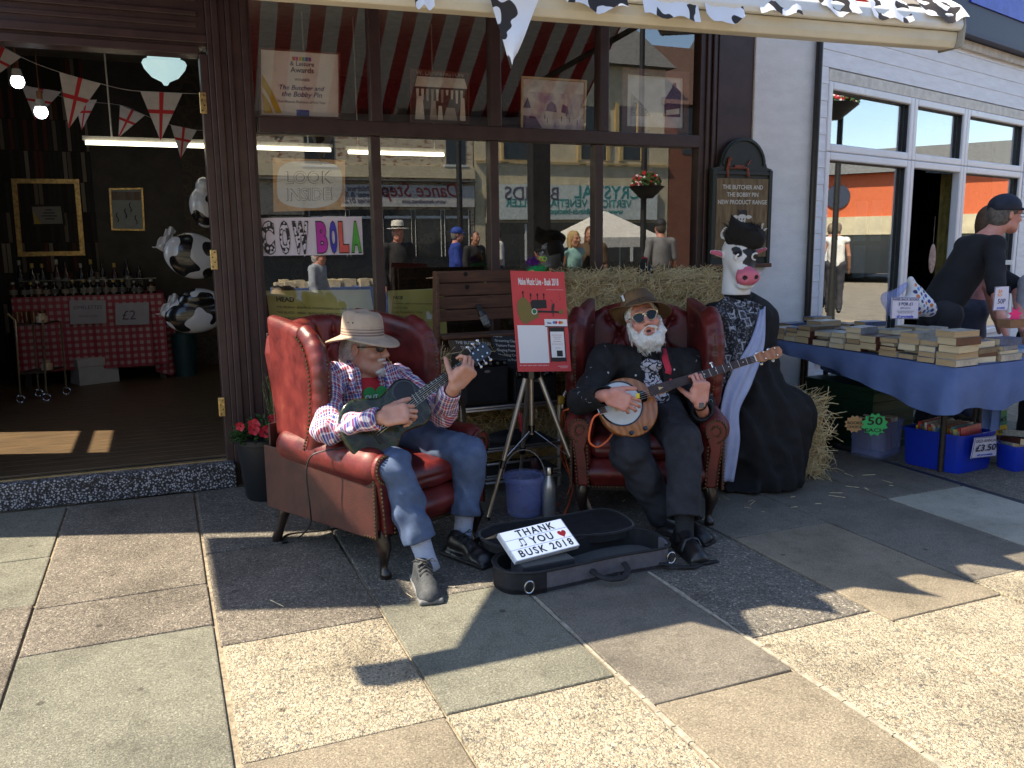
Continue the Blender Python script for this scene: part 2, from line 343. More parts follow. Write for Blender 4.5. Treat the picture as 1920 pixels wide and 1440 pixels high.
JY={0:[1.6,2.5,3.4,4.3],1:[1.9,2.7,3.6,4.4],2:[2.0,2.93,3.80,4.4],3:[1.7,3.30,3.74],4:[1.55,2.32,3.10,4.12],5:[1.5,2.33,3.20,4.10],6:[1.35,2.12,3.3,4.2],7:[1.4,2.37,3.50],8:[1.5,2.27,3.27,4.2],9:[1.7,2.42,3.43,4.3],10:[1.8,2.6,3.45,4.4],11:[2.0,3.05,3.9,4.6],12:[2.2,3.2,4.1],13:[2.0,3.0,4.0]}
KIND={(3,0):'green',(3,1):'green',(3,2):'fine',(3,3):'fine',(2,0):'pale',(2,1):'pale',(2,2):'fine',(2,3):'green',(2,4):'green',(4,0):'buff',(4,1):'buff',(4,2):'coarse',(4,3):'fine',(4,4):'dark',(5,0):'coarse',(5,1):'coarse',(5,2):'green',(5,3):'dark',(5,4):'dark',(6,0):'buff',(6,1):'buff',(6,2):'grey',(6,3):'dark',(7,0):'coarse',(7,1):'coarse',(7,2):'dark',(7,3):'dark',(8,0):'coarse',(8,1):'coarse',(8,2):'buff',(8,3):'grey',(9,0):'coarse',(9,1):'coarse',(9,2):'grey',(9,3):'grey',(10,0):'coarse',(10,1):'pale',(10,2):'pale',(10,3):'grey',(11,1):'fine',(11,2):'fine',(11,3):'dark'}
for ci in range(len(COLX)-1):
 ys=[-2.15]+[-1.2,-0.3,0.6]+JY.get(ci,[])+[5.24]
 for k in range(len(ys)-1):
  kk=KIND.get((ci,k-3 if k>=3 else-1),random.choice(['grey','buff','fine','green']))
  g1=0.010 if ci!=5 else 0.02;g2=0.006
  x0,x1,y0,y1=COLX[ci]+(0.022 if ci in(6,7) else 0.014 if ci==4 else 0.005),COLX[ci+1]-0.004,ys[k]+0.004,ys[k+1]-0.003
  j=lambda:random.uniform(-0.003,0.003)
  b=MB();zt=random.uniform(-0.0025,0.0015)
  vs=[(x0+j(),y0+j(),-0.05),(x1+j(),y0+j(),-0.05),(x1+j(),y1+j(),-0.05),(x0+j(),y1+j(),-0.05)]
  if ci>=11 and k==len(ys)-2:vs=[(x0,y0,-.05),(x1,y0,-.05),(x1,y1-.01,-.05),(x0,y1-.01,-.05)]
  b.add(vs+[(p[0],p[1],zt) for p in vs],[(3,2,1,0),(4,5,6,7),(0,1,5,4),(1,2,6,5),(2,3,7,6),(3,0,4,7)])
  b.build('paving_slab',SM[kk],pav,bevel=0.006)
st=MB()
for X,a,c in((1.341,1.2,3.3),(1.916,0.9,3.3)):
 for q in range(24):
  y=a+(c-a)*q/24;st.box((X+random.uniform(-.002,.002),y+0.05,-0.006),(random.uniform(.010,.022),(c-a)/24+.004,0.006))
st.build('mortar_strip',white_mortar,pav)
MB().span((4.295,1.2,-0.008),(4.345,5.0,0.001)).build('drain_channel',pbr('dark_drain',(0.03,0.03,0.04),0.5,bump=.3),pav)
road=MB();road.span((-40,-11.2,-0.4),(60,-2.2,-0.13));tag(road.build('road',pbr('asphalt',(0.055,0.055,0.057),0.9,bump=0.8,bs=200,var=.25,vs=3)),'grey asphalt road behind the photographer',kind='structure')
MB().span((-9,-2.34,-0.3),(14,-2.2,0.0)).build('kerb',pbr('kerb_concrete',(0.3,0.29,0.27),0.9,bump=.4),pav,bevel=.01)
fp=MB();fp.span((-40,-16.2,-0.4),(60,-11.2,0.0));tag(fp.build('far_pavement',pbr('worn_asphalt',(.085,.082,.078),.9,bump=.6,bs=150,var=.25,vs=2)),'grey pavement on the far side of the street',kind='structure')
gr=MB();gr.span((-150,-150,-0.8),(150,150,-0.41));tag(gr.build('ground',SM['grey']),'ground beneath the street',kind='structure')
# ================================================================== THE BUTCHER SHOP
brown=pbr('dark_brown_gloss_paint',(0.060,0.034,0.034),0.38,var=0.16,vs=7,bump=0.12,bs=60)
render_w=pbr('white_painted_render',(0.82,0.82,0.82),0.8,var=0.05,vs=5,bump=0.5,bs=45,stretch=(1,1,2.2))
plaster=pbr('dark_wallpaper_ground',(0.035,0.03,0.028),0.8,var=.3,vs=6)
FY=5.27
shop=thing('butcher_shop','dark brown painted shopfront with open doorway and tall divided windows','shop',(1.0,5.3,0))
XC=-2.155
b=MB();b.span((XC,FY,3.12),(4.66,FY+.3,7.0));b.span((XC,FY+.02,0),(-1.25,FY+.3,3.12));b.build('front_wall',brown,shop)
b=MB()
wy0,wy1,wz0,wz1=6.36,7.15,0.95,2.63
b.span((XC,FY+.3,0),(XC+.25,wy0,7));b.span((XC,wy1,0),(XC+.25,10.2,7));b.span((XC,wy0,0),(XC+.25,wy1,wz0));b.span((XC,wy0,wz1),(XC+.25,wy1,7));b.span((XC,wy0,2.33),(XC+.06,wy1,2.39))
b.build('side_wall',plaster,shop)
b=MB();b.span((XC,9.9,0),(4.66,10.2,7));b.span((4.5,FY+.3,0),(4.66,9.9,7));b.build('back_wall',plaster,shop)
MB().span((XC,FY,7.0),(4.66,10.2,7.2)).build('roof',pbr('roof_felt',(.06,.06,.065),.9),shop)
tag(MB().span((XC+.25,FY+.3,3.3),(4.5,9.9,3.4)).build('ceiling',pbr('dim_ceiling',(0.25,0.24,0.22),.9),shop),None)
wood_floor=pbr('worn_floorboards',(0.12,0.078,0.042),0.4,var=0.25,vs=4,bump=.15,bs=40,stretch=(1,12,12))
fl=MB()
fl.span((XC+.25,FY+.12,0.0),(4.5,9.9,0.158));fl=fl.build('shop_floor',pbr('floor_gap',(0.02,.015,.01),.9),shop)
y=FY+.14
while y<9.85:
 b=MB();b.span((-1.95,y,0.15),(3.2,y+.118,0.17));b.build('floorboard',wood_floor,shop,bevel=.002);y+=.121
terr,n,L,bb=nodes_of('terrazzo');bb.inputs['Roughness'].default_value=.5
tc=n.new('ShaderNodeTexCoord');vo=n.new('ShaderNodeTexVoronoi');vo.feature='F1';vo.inputs['Scale'].default_value=85;L.new(tc.outputs['Object'],vo.inputs['Vector'])
cc=ramp(n,L,vo.outputs['Distance'],[(0.34,(0.46,0.46,0.50)),(0.50,(0.03,0.03,0.035))]);sepc=n.new('ShaderNodeSeparateColor');L.new(vo.outputs['Color'],sepc.inputs[0])
tn=ramp(n,L,sepc.outputs[0],[(0.0,(.35,.35,.36)),(0.25,(1,1,1)),(.8,(.7,.72,.75)),(.9,(.2,.2,.2))],'CONSTANT')
mx=n.new('ShaderNodeMix');mx.data_type='RGBA';mx.blend_type='MULTIPLY';mx.inputs[0].default_value=1;L.new(cc,mx.inputs[6]);L.new(tn,mx.inputs[7]);L.new(mx.outputs[2],bb.inputs['Base Color'])
b=MB();b.M=Matrix.Rotation(0.0,4,'Z');b.add([(-1.3,5.295,0),(.345,5.225,0),(.345,5.40,0),(-1.3,5.40,0),(-1.3,5.295,.155),(.345,5.225,.155),(.345,5.40,.155),(-1.3,5.40,.155)],[(3,2,1,0),(4,5,6,7),(0,1,5,4),(1,2,6,5),(2,3,7,6),(3,0,4,7)])
b.build('terrazzo_step',terr,shop,bevel=.012,seg=3)
brass_strip=pbr('brass_nosing',(0.62,0.48,0.26),0.35,0.85,var=.2)
MB().add([(-1.3,5.352,.153),(.30,5.315,.153),(.30,5.345,.153),(-1.3,5.382,.153),(-1.3,5.352,.163),(.30,5.315,.163),(.30,5.345,.163),(-1.3,5.382,.163)],[(3,2,1,0),(4,5,6,7),(0,1,5,4),(1,2,6,5),(2,3,7,6),(3,0,4,7)]).build('threshold_strip',brass_strip,shop)
b=MB()
b.span((.300,5.30,.0),(.345,5.44,2.52));b.span((.345,5.285,0),(.375,5.40,3.12));b.span((-1.25,5.30,.16),(-1.16,5.44,2.52));b.build('door_jamb',brown,shop,bevel=.004)
b=MB();b.span((-1.16,5.30,2.515),(.300,5.44,2.56));b.span((-1.25,5.315,2.56),(.345,5.44,3.12));b.span((-1.25,5.285,2.575),(.345,5.315,2.62))
for z,d in((2.66,.012),(2.72,.02),(2.80,.012),(2.86,.024),(2.92,.012)):b.span((-1.25,5.315-d,z),(.30,5.316,z+.028))
b.build('door_lintel',brown,shop,bevel=.004)
b=MB()
for x0,x1,yy in((.375,.41,5.262),(.41,.45,5.277),(.45,.475,5.255),(.475,.53,5.270),(.53,.565,5.258)):b.span((x0,yy,0.0),(x1,5.42,3.12))
b.build('door_pilaster',brown,shop,bevel=.004)
brass=pbr('polished_brass',(0.75,0.56,0.25),0.3,0.9,var=.25,vs=40)
blk=pbr('black_matt',(0.012,0.012,0.013),0.6,var=.2)
hg=None
for px,py in((381,193),(401,487),(416,763)):
 p=at(px,py,5.299);q=MB();q.span((p.x-.019,5.292,p.z-.058),(p.x+.019,5.2995,p.z+.058));h=q.build('hinge',brass,shop,bevel=.003)
 s=MB()
 for i in range(4):s.lathe([(.0045,0),(.0045,.002)],(p.x+(.006 if i%2 else-.006),5.2915,p.z-.042+.028*i),(0,-1,0),8)
 s.build('screw_hole',blk,h)
b=MB()
b.span((.548,5.28,.80),(.584,5.37,3.12));b.build('window_post',brown,shop,bevel=.004)
b=MB();b.span((3.655,5.28,0.0),(3.70,5.37,3.12));b.build('window_post',brown,shop,bevel=.004)
MB().span((.60,5.275,2.105),(3.655,5.375,2.192)).build('transom_rail',brown,shop,bevel=.006)
MB().span((.60,5.28,3.04),(3.655,5.37,3.12)).build('window_head',brown,shop,bevel=.006)
MB().span((.565,5.22,.735),(3.70,5.40,.80)).build('window_sill',brown,shop,bevel=.008)
for x in(1.29,2.075,2.85):MB().span((x-.031,5.283,.80),(x+.031,5.365,2.105)).build('mullion',brown,shop,bevel=.006)
for x in(1.307,2.095,2.885):MB().span((x-.036,5.283,2.192),(x+.036,5.365,3.04)).build('mullion',brown,shop,bevel=.006)
pane_m=glass('shop_window_glass',(0.94,0.96,0.95),0.205)
for z0,z1,xs in((.80,2.105,(.556,1.29,2.075,2.85,3.655)),(2.192,3.04,(.556,1.307,2.095,2.885,3.655))):
 for i in range(4):
  t=random.uniform(-.0012,.0012);b=MB();b.add([(xs[i]+.028,5.326+t,z0),(xs[i+1]-.028,5.326-t,z0),(xs[i+1]-.028,5.326-t*.4,z1),(xs[i]+.028,5.326+t*1.6,z1)],[(0,1,2,3)]);b.build('window_pane',pane_m,shop)
stall=MB().span((.50,5.325,0),(3.70,5.42,.735)).build('stall_riser',mortar,shop)
brick_ms=[pbr('red_brick_a',(0.22,0.065,0.04),.85,bump=.6,bs=90,var=.25),pbr('red_brick_b',(0.17,0.05,0.035),.85,bump=.6,bs=90,var=.25),pbr('red_brick_c',(0.26,0.085,0.05),.85,bump=.6,bs=90,var=.25)]
for r in range(9):
 x=.58-(.115 if r%2 else 0)
 z=.012+r*.081
 while x<3.6 and z<.72:
  xa=max(x,.57);MB().span((xa,5.308,z),(x+.215,5.33,z+.069)).build('brick',random.choice(brick_ms),stall,bevel=.003);x+=.226
b=MB()
for x0,x1,yy in((3.70,3.725,5.262),(3.725,3.75,5.28),(3.75,3.772,5.258),(3.772,3.80,5.278),(3.80,4.105,5.268)):b.span((x0,yy,0),(x1,5.42,3.12))
b.build('window_pilaster',brown,shop,bevel=.004)
b=MB();b.span((4.105,5.252,0),(4.655,5.6,7.0));b.build('white_pier',render_w,shop,bevel=.006)
MB().tube([(4.655,5.215,0.0),(4.655,5.215,4.5)],.026,12).build('downpipe',pbr('black_pipe_paint',(.012,.012,.014),.35,bump=.1),shop,smooth=True)
dk=pbr('dark_display_lining',(0.016,0.014,0.013),.9)
b=MB();b.span((.62,5.42,.72),(3.66,6.1,.76));b.build('display_shelf',pbr('display_shelf_wood',(0.05,.035,.025),.6),shop)
sg=thing('projecting_sign','flat projecting shop sign on the corner above the pavement','sign',(-2.1,5.0,3.1))
MB().span((-2.115,4.26,3.10),(-2.085,5.18,4.10)).build('sign_board',brown,sg,bevel=.004)
MB().tube([(-2.1,5.30,4.12),(-2.1,4.3,4.12)],.012,6).build('bracket',blk,sg)
# ================================================================== AWNING
aw=thing('awning','red and white striped awning with long cream front bar over the chairs','awning',(1.3,4.3,2.4))
cream=pbr('cream_powder_coat',(0.72,0.66,0.52),0.45,var=.06,vs=3)
white_al=pbr('white_powder_coat',(0.80,0.80,0.78),0.4,var=.05,vs=3)
def bz(x):return 2.33+.0195*(x-.79)
xl,xr=-1.12,3.78
def bar(prof,name,m):
 b=MB();vs=[]
 for x in(xl,xr):vs+=[(x,y,bz(x)+z) for y,z in prof]
 n=len(prof);b.add(vs,[tuple(range(n-1,-1,-1)),tuple(range(n,2*n))]+[(i,(i+1)%n,n+(i+1)%n,n+i) for i in range(n)]);return b.build(name,m,aw,bevel=.006)
bar([(3.285,.075),(3.26,.075),(3.262,.03),(3.275,.0),(3.36,.004),(3.37,.07)],'lower_bar',cream)
bar([(3.235,.078),(3.225,.10),(3.235,.145),(3.27,.175),(3.36,.185),(3.39,.12),(3.38,.078)],'front_bar',white_al)
capm=pbr('grey_plastic_cap',(.35,.34,.31),.5)
b=MB()
for x in(xl-.012,xr):b.prism([(3.23,.0),(3.222,.10),(3.233,.15),(3.27,.182),(3.36,.19),(3.395,.12),(3.375,-.004),(3.27,-.004)],(x,0,bz(x)),(0,1,0),(0,0,1),(1,0,0),.012)
b.build('end_cap',capm,aw,bevel=.003)
fab,n,L,bb=nodes_of('striped_awning_cloth');n.remove(bb)
tc=n.new('ShaderNodeTexCoord');sx=n.new('ShaderNodeSeparateXYZ');L.new(tc.outputs['Object'],sx.inputs[0])
mm=n.new('ShaderNodeMath');mm.operation='MULTIPLY';mm.inputs[1].default_value=1/.23;L.new(sx.outputs[0],mm.inputs[0])
fr=n.new('ShaderNodeMath');fr.operation='FRACT';L.new(mm.outputs[0],fr.inputs[0])
cl=ramp(n,L,fr.outputs[0],[(0,(0.20,0.014,0.018)),(0.48,(0.20,0.014,0.018)),(0.50,(0.34,0.335,0.33)),(0.98,(0.34,0.335,0.33))])
df=n.new('ShaderNodeBsdfDiffuse');tl=n.new('ShaderNodeBsdfTranslucent');ms=n.new('ShaderNodeMixShader');ms.inputs[0].default_value=.10
L.new(cl,df.inputs[0]);L.new(cl,tl.inputs[0]);L.new(df.outputs[0],ms.inputs[1]);L.new(tl.outputs[0],ms.inputs[2]);L.new(ms.outputs[0],n['Material Output'].inputs[0])
b=MB();fxl,fxr=-.93,3.70
def fabric(u,v):
 x=fxl+(fxr-fxl)*u;y=3.34+(5.255-3.34)*v;return(x,y,bz(x)+.175+(4.12-2.52)*v-.05*math.sin(math.pi*v)+.006*math.sin(u*40))
b.grid(fabric,60,12);b.build('awning_cloth',fab,aw,smooth=True)
b=MB()
for x in(-.55,3.25):
 e=Vector((x+(.5 if x<1 else-.5),4.35,2.62));b.tube([(x,5.25,2.95),e],.022,8);b.tube([e,(x+(.1 if x<1 else-.1),3.38,bz(x)+.1)],.020,8)
b.build('folding_arm',pbr('dark_awning_arm',(.05,.05,.055),.45,.3),aw,smooth=True)
cow,n,L,bb=nodes_of('cow_print_cloth');bb.inputs['Roughness'].default_value=.7
tc=n.new('ShaderNodeTexCoord');nz=n.new('ShaderNodeTexNoise');nz.inputs['Scale'].default_value=13;nz.inputs['Detail'].default_value=.6;nz.inputs['Distortion'].default_value=.25
mp=n.new('ShaderNodeMapping');mp.inputs['Location'].default_value=(3.1,.7,1.3);L.new(tc.outputs['Object'],mp.inputs[0]);L.new(mp.outputs[0],nz.inputs['Vector'])
L.new(ramp(n,L,nz.outputs[0],[(0,(.80,.82,.88)),(.545,(.80,.82,.88)),(.556,(.028,.022,.02)),(1,(.028,.022,.02))]),bb.inputs['Base Color'])
def pennant(name,a,bq,tip,label,cat='pennant',group='cow print pennants on the awning bar',sag=.03,mat=cow,parent=None,droop=0):
 a,bq,tip=Vector(a),Vector(bq),Vector(tip);nrm=(bq-a).cross(tip-a).normalized();q=MB();N=8
 def f(u,v):
  w=(1-v);p=a.lerp(bq,.5+(u-.5)*w).lerp(tip-(a.lerp(bq,.5)-a.lerp(bq,.5)),0);base=a.lerp(bq,u);p=base.lerp(tip,v)
  return p+nrm*(sag*math.sin(u*5+v*4+a.x*9)*v+sag*.5*math.sin(v*7+a.x*5))
 q.grid(f,N,N);o=q.build(name,mat,parent,smooth=True);return tag(o,label,cat,group) if parent is None else o
pennant('cow_pennant',at(918,-8,3.21),at(1013,-8,3.21),at(959,128,3.19),'black and white cow print pennant hanging down from the awning bar',group='cow print pennants on the awning bar',sag=.012)
PS=[(770,806,8,'small corner of'),(1050,1165,16,'leftmost long'),(1195,1300,26,'twisted'),(1310,1382,40,'pointed drooping'),(1412,1490,18,'second flat'),(1525,1600,24,'pale blue lit'),(1622,1698,30,'boldly spotted'),(1720,1800,35,'rightmost')]
for i,(x0,x1,yb,w_) in enumerate(PS):
 y0=-6+(x0-770)*.018;A=at(x0,y0,3.27);B=at(x1,y0+4,3.27);A.z=bz(A.x)+.192;B.z=bz(B.x)+.192
 T=at((x0+x1)/2+6,yb+6,3.213)
 q=MB()
 def f(u,v,A=A,B=B,T=T,i=i):
  base=A.lerp(B,u);top=base+Vector((0,.16,.11));w2=base.lerp(Vector((base.x,T.y,T.z+(.035 if i%2 else.0)*abs(u-.5)*2)),max(0,v*2-1));p=top.lerp(base,min(1,v*2)) if v<.5 else w2
  return p+Vector((0,-.004,.010*math.sin(u*11+i*2+v*3)))
 q.grid(f,10,8);tag(q.build('cow_pennant',cow,None,smooth=True),w_+' cow print pennant draped over the front of the awning bar','pennant','cow print pennants on the awning bar')
for i,X in enumerate((.25,.62,1.05,1.4,1.7)):
 pennant('cow_pennant',(X-.26,3.25,bz(X)+.19),(X-.02,3.25,bz(X)+.19),(X-.1+.05*(i%3),3.02+.05*(i%2),bz(X)+.17),'%s cow print pennant lying forward on the left part of the awning bar'%('leftmost','second','middle','fourth','fifth')[i],sag=.015)
# ================================================================== WHITE CLAPBOARD SHOP (turned away from the street line)
WO=Vector((4.685,5.262,0));WE=Vector((0.9578,0.2875,0));WN=Vector((0.2875,-0.9578,0));WU=Vector((0,0,1))
def wsz(px,py,off=0.0):
 d=wdir(px,py);o=Vector((0,0,CAMH));t=((WO+WN*off)-o).dot(WN)/d.dot(WN);p=o+d*t;return(p-WO).dot(WE),p.z
def wp(s,z,off=0.0):return WO+WE*s+WU*z+WN*off
RW=Matrix((WE,-WN,WU)).transposed()
def wbox(b,s0,s1,z0,z1,o0,o1,mi=None):
 c=wp((s0+s1)/2,(z0+z1)/2,(o0+o1)/2);return b.box(c,(abs(s1-s0),abs(o1-o0),abs(z1-z0)),RW,mi)
ws=thing('clapboard_shop','white clapboard shop with wide plastic framed windows behind the book stall','shop',tuple(wp(1.5,0)))
board=pbr('white_weatherboard',(0.83,0.84,0.88),.5,var=.05,vs=5,bump=.15,bs=25,stretch=(1,1,6))
pvc=pbr('white_pvc',(0.84,0.84,0.86),.3,var=.03,vs=4)
s_l,z_t=wsz(1553,128);s_a,_=wsz(1704,270);s_b,_=wsz(1803,300);_,z_tr=wsz(1620,292);_,z_b=wsz(1540,600)
z_b=.45;s_e=wsz(1917,300)[0]
zz=0.0
while zz<3.75:
 b=MB();hi=zz+.123
 segs=[(0,9.0)] if zz>=z_t-.02 or zz<z_b-.1 else[(0,s_l-.002),(s_e+.05,9.0)]
 for s0,s1 in segs:
  vs=[wp(s0,zz,.011),wp(s1,zz,.011),wp(s1,hi,.006),wp(s0,hi,.006),wp(s0,zz,-.03),wp(s1,zz,-.03),wp(s1,hi,-.03),wp(s0,hi,-.03)]
  q=MB().add(vs,[(0,1,2,3),(5,4,7,6),(0,4,5,1),(2,6,7,3),(1,5,6,2),(4,0,3,7)]);q.build('weatherboard',board,ws)
 zz+=.1245
b=MB();wbox(b,0,9,3.7,7.5,-.3,-.02);b.build('upper_wall',board,ws)
b=MB();wbox(b,0,s_l,0,3.75,-.3,-.035);wbox(b,s_e+.05,9,0,3.75,-.3,-.035);wbox(b,s_l,s_e+.05,z_t,3.75,-.3,-.035);wbox(b,s_l,s_e+.05,0,z_b,-.3,-.035);b.build('inner_wall',board,ws)
def frame(nm,s0,s1,z0,z1,bw=.062):
 b=MB();wbox(b,s0,s0+bw,z0,z1,-.06,.018);wbox(b,s1-bw,s1,z0,z1,-.06,.018);wbox(b,s0+bw,s1-bw,z1-bw,z1,-.06,.018);wbox(b,s0+bw,s1-bw,z0,z0+bw,-.06,.018)
 return b.build(nm,pvc,ws,bevel=.012,seg=3)
pane2=glass('clapboard_shop_glass',(.72,.78,.78),.34)
dks=pbr('window_seal',(.02,.02,.022),.5)
zr=z_tr
for(s0,s1,open_) in((s_l,s_a+.03,False),(s_a+.035,s_b+.02,True),(s_b+.025,s_e,False)):
 f1=frame('window_frame',s0,s1,zr+.002,z_t-.09)
 b=MB();wbox(b,s0+.06,s1-.06,zr+.062,z_t-.15,-.045,-.040);p_=b.build('window_pane',pane2,f1)
 b=MB()
 for q in((s0+.060,s0+.066,zr+.06,z_t-.15),(s1-.066,s1-.060,zr+.06,z_t-.15)):wbox(b,*q,-.04,-.005)
 wbox(b,s0+.06,s1-.06,z_t-.158,z_t-.150,-.04,-.005);b.build('seal',dks,f1)
 f2=frame('window_frame' if not open_ else 'door_frame',s0,s1,z_b if not open_ else.02,zr)
 if not open_:
  b=MB();wbox(b,s0+.06,s1-.06,z_b+.06,zr-.06,-.045,-.040);b.build('window_pane',pane2,f2)
  b=MB();wbox(b,s1-.066,s1-.060,z_b+.06,zr-.06,-.04,-.005);wbox(b,s0+.06,s1-.06,zr-.068,zr-.06,-.04,-.005);b.build('seal',dks,f2)
b=MB();wbox(b,s_l,s_e,z_t-.088,z_t,-.06,.01);b.build('window_head',pbr('cream_head_board',(.70,.66,.58),.5),ws,bevel=.006)
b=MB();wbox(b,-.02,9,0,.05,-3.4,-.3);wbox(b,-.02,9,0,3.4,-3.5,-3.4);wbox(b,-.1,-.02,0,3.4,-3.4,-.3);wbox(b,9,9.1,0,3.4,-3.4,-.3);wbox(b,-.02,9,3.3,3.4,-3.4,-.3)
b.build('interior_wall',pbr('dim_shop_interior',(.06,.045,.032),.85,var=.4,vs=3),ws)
fa=thing('navy_fascia','weathered navy blue fascia board above the clapboard shop','fascia',tuple(wp(2,3.3)))
fs,fz=wsz(1870,80,.10);print('fascia',fs,fz)
navy=pbr('flaking_navy_paint',(.010,.016,.05),.5,col2=(.03,.04,.085),vs=60,bump=.4,bs=80)
b=MB();wbox(b,.02,9,fz,fz+.62,.02,.10);wbox(b,0,9,fz-.03,fz,.02,.14);b.build('fascia_board',navy,fa,bevel=.006)
b=MB();wbox(b,0,9,fz-.11,fz-.035,.02,.05);b.build('cream_trim',pbr('cream_trim_paint',(.62,.57,.5),.6),fa,bevel=.004)
s0,z0=wsz(1890,28,.115);s1,_=wsz(1822,0,.115)
b=MB();wbox(b,s1,s1+1.6,z0-.01,z0+.4,.10,.115);bs=b.build('blue_panel',pbr('bright_blue_panel',(.02,.06,.55),.4),fa,bevel=.003)
# ================================================================== CHESTERFIELD WING CHAIRS
leather,n,L,bb=nodes_of('oxblood_leather');bb.inputs['Roughness'].default_value=.42;bb.inputs['Coat Weight'].default_value=.06;bb.inputs['Coat Roughness'].default_value=.25
tc=n.new('ShaderNodeTexCoord');V=tc.outputs['Object']
nz=n.new('ShaderNodeTexNoise');nz.inputs['Scale'].default_value=6;nz.inputs['Detail'].default_value=6;nz.inputs['Roughness'].default_value=.7;L.new(V,nz.inputs['Vector'])
L.new(ramp(n,L,nz.outputs[0],[(.30,(.040,.006,.006)),(.48,(.110,.011,.010)),(.62,(.165,.018,.014)),(.76,(.24,.065,.028))]),bb.inputs['Base Color'])
L.new(ramp(n,L,nz.outputs[0],[(.3,(.33,)*3),(.7,(.55,)*3)]),bb.inputs['Roughness'])
vo=n.new('ShaderNodeTexVoronoi');vo.inputs['Scale'].default_value=260;L.new(V,vo.inputs['Vector']);wr=n.new('ShaderNodeTexNoise');wr.inputs['Scale'].default_value=28;wr.inputs['Detail'].default_value=6;L.new(V,wr.inputs['Vector'])
ad=n.new('ShaderNodeMath');ad.operation='MULTIPLY_ADD';ad.inputs[1].default_value=2.5;L.new(wr.outputs[0],ad.inputs[0]);L.new(vo.outputs['Distance'],ad.inputs[2])
bp=n.new('ShaderNodeBump');bp.inputs['Strength'].default_value=.22;bp.inputs['Distance'].default_value=.002;L.new(ad.outputs[0],bp.inputs['Height']);L.new(bp.outputs[0],bb.inputs['Normal'])
hide=pbr('dull_leathercloth',(.060,.016,.012),.5,var=.2,vs=9,bump=.3,bs=150)
stud_m=pbr('antique_brass_stud',(.13,.095,.055),.35,.9,var=.2,vs=90)
darkwood=pbr('dark_mahogany',(.022,.013,.010),.3,var=.2,vs=20,coat=.3)
def poly_sdf(S,poly,O,X,Y,Z,half,rd,k=.02,mode='add'):
 O,X,Y,Z=[np.array(q,float) for q in(O,X,Y,Z)];P=np.array(poly,float)
 def fn(x,y,z):
  a,b,c=x-O[0],y-O[1],z-O[2]
  u=a*X[0]+b*X[1]+c*X[2];v=a*Y[0]+b*Y[1]+c*Y[2];w=a*Z[0]+b*Z[1]+c*Z[2]
  d=None;ins=None;N=len(P)
  for i in range(N):
   e=P[(i+1)%N]-P[i];pu,pv=u-P[i][0],v-P[i][1];h=np.clip((pu*e[0]+pv*e[1])/max(e.dot(e),1e-9),0,1)
   q=(pu-e[0]*h)**2+(pv-e[1]*h)**2;d=q if d is None else np.minimum(d,q)
   c1=(v>=P[i][1])!=(v>=P[(i+1)%N][1]);t=(u-P[i][0])*e[1]-(v-P[i][1])*e[0];cr=c1&((t<0)==(e[1]>0));ins=cr if ins is None else ins^cr
  d=np.where(ins,-1,1)*np.sqrt(d)+rd;w=np.abs(w)-half+rd
  return np.sqrt(np.maximum(d,0)**2+np.maximum(w,0)**2)+np.minimum(np.maximum(d,w),0)-rd
 pts=np.array([O+X*p[0]+Y*p[1]+Z*s for p in P for s in(-half,half)]);return S.put(fn,pts.min(0),pts.max(0),k,mode)
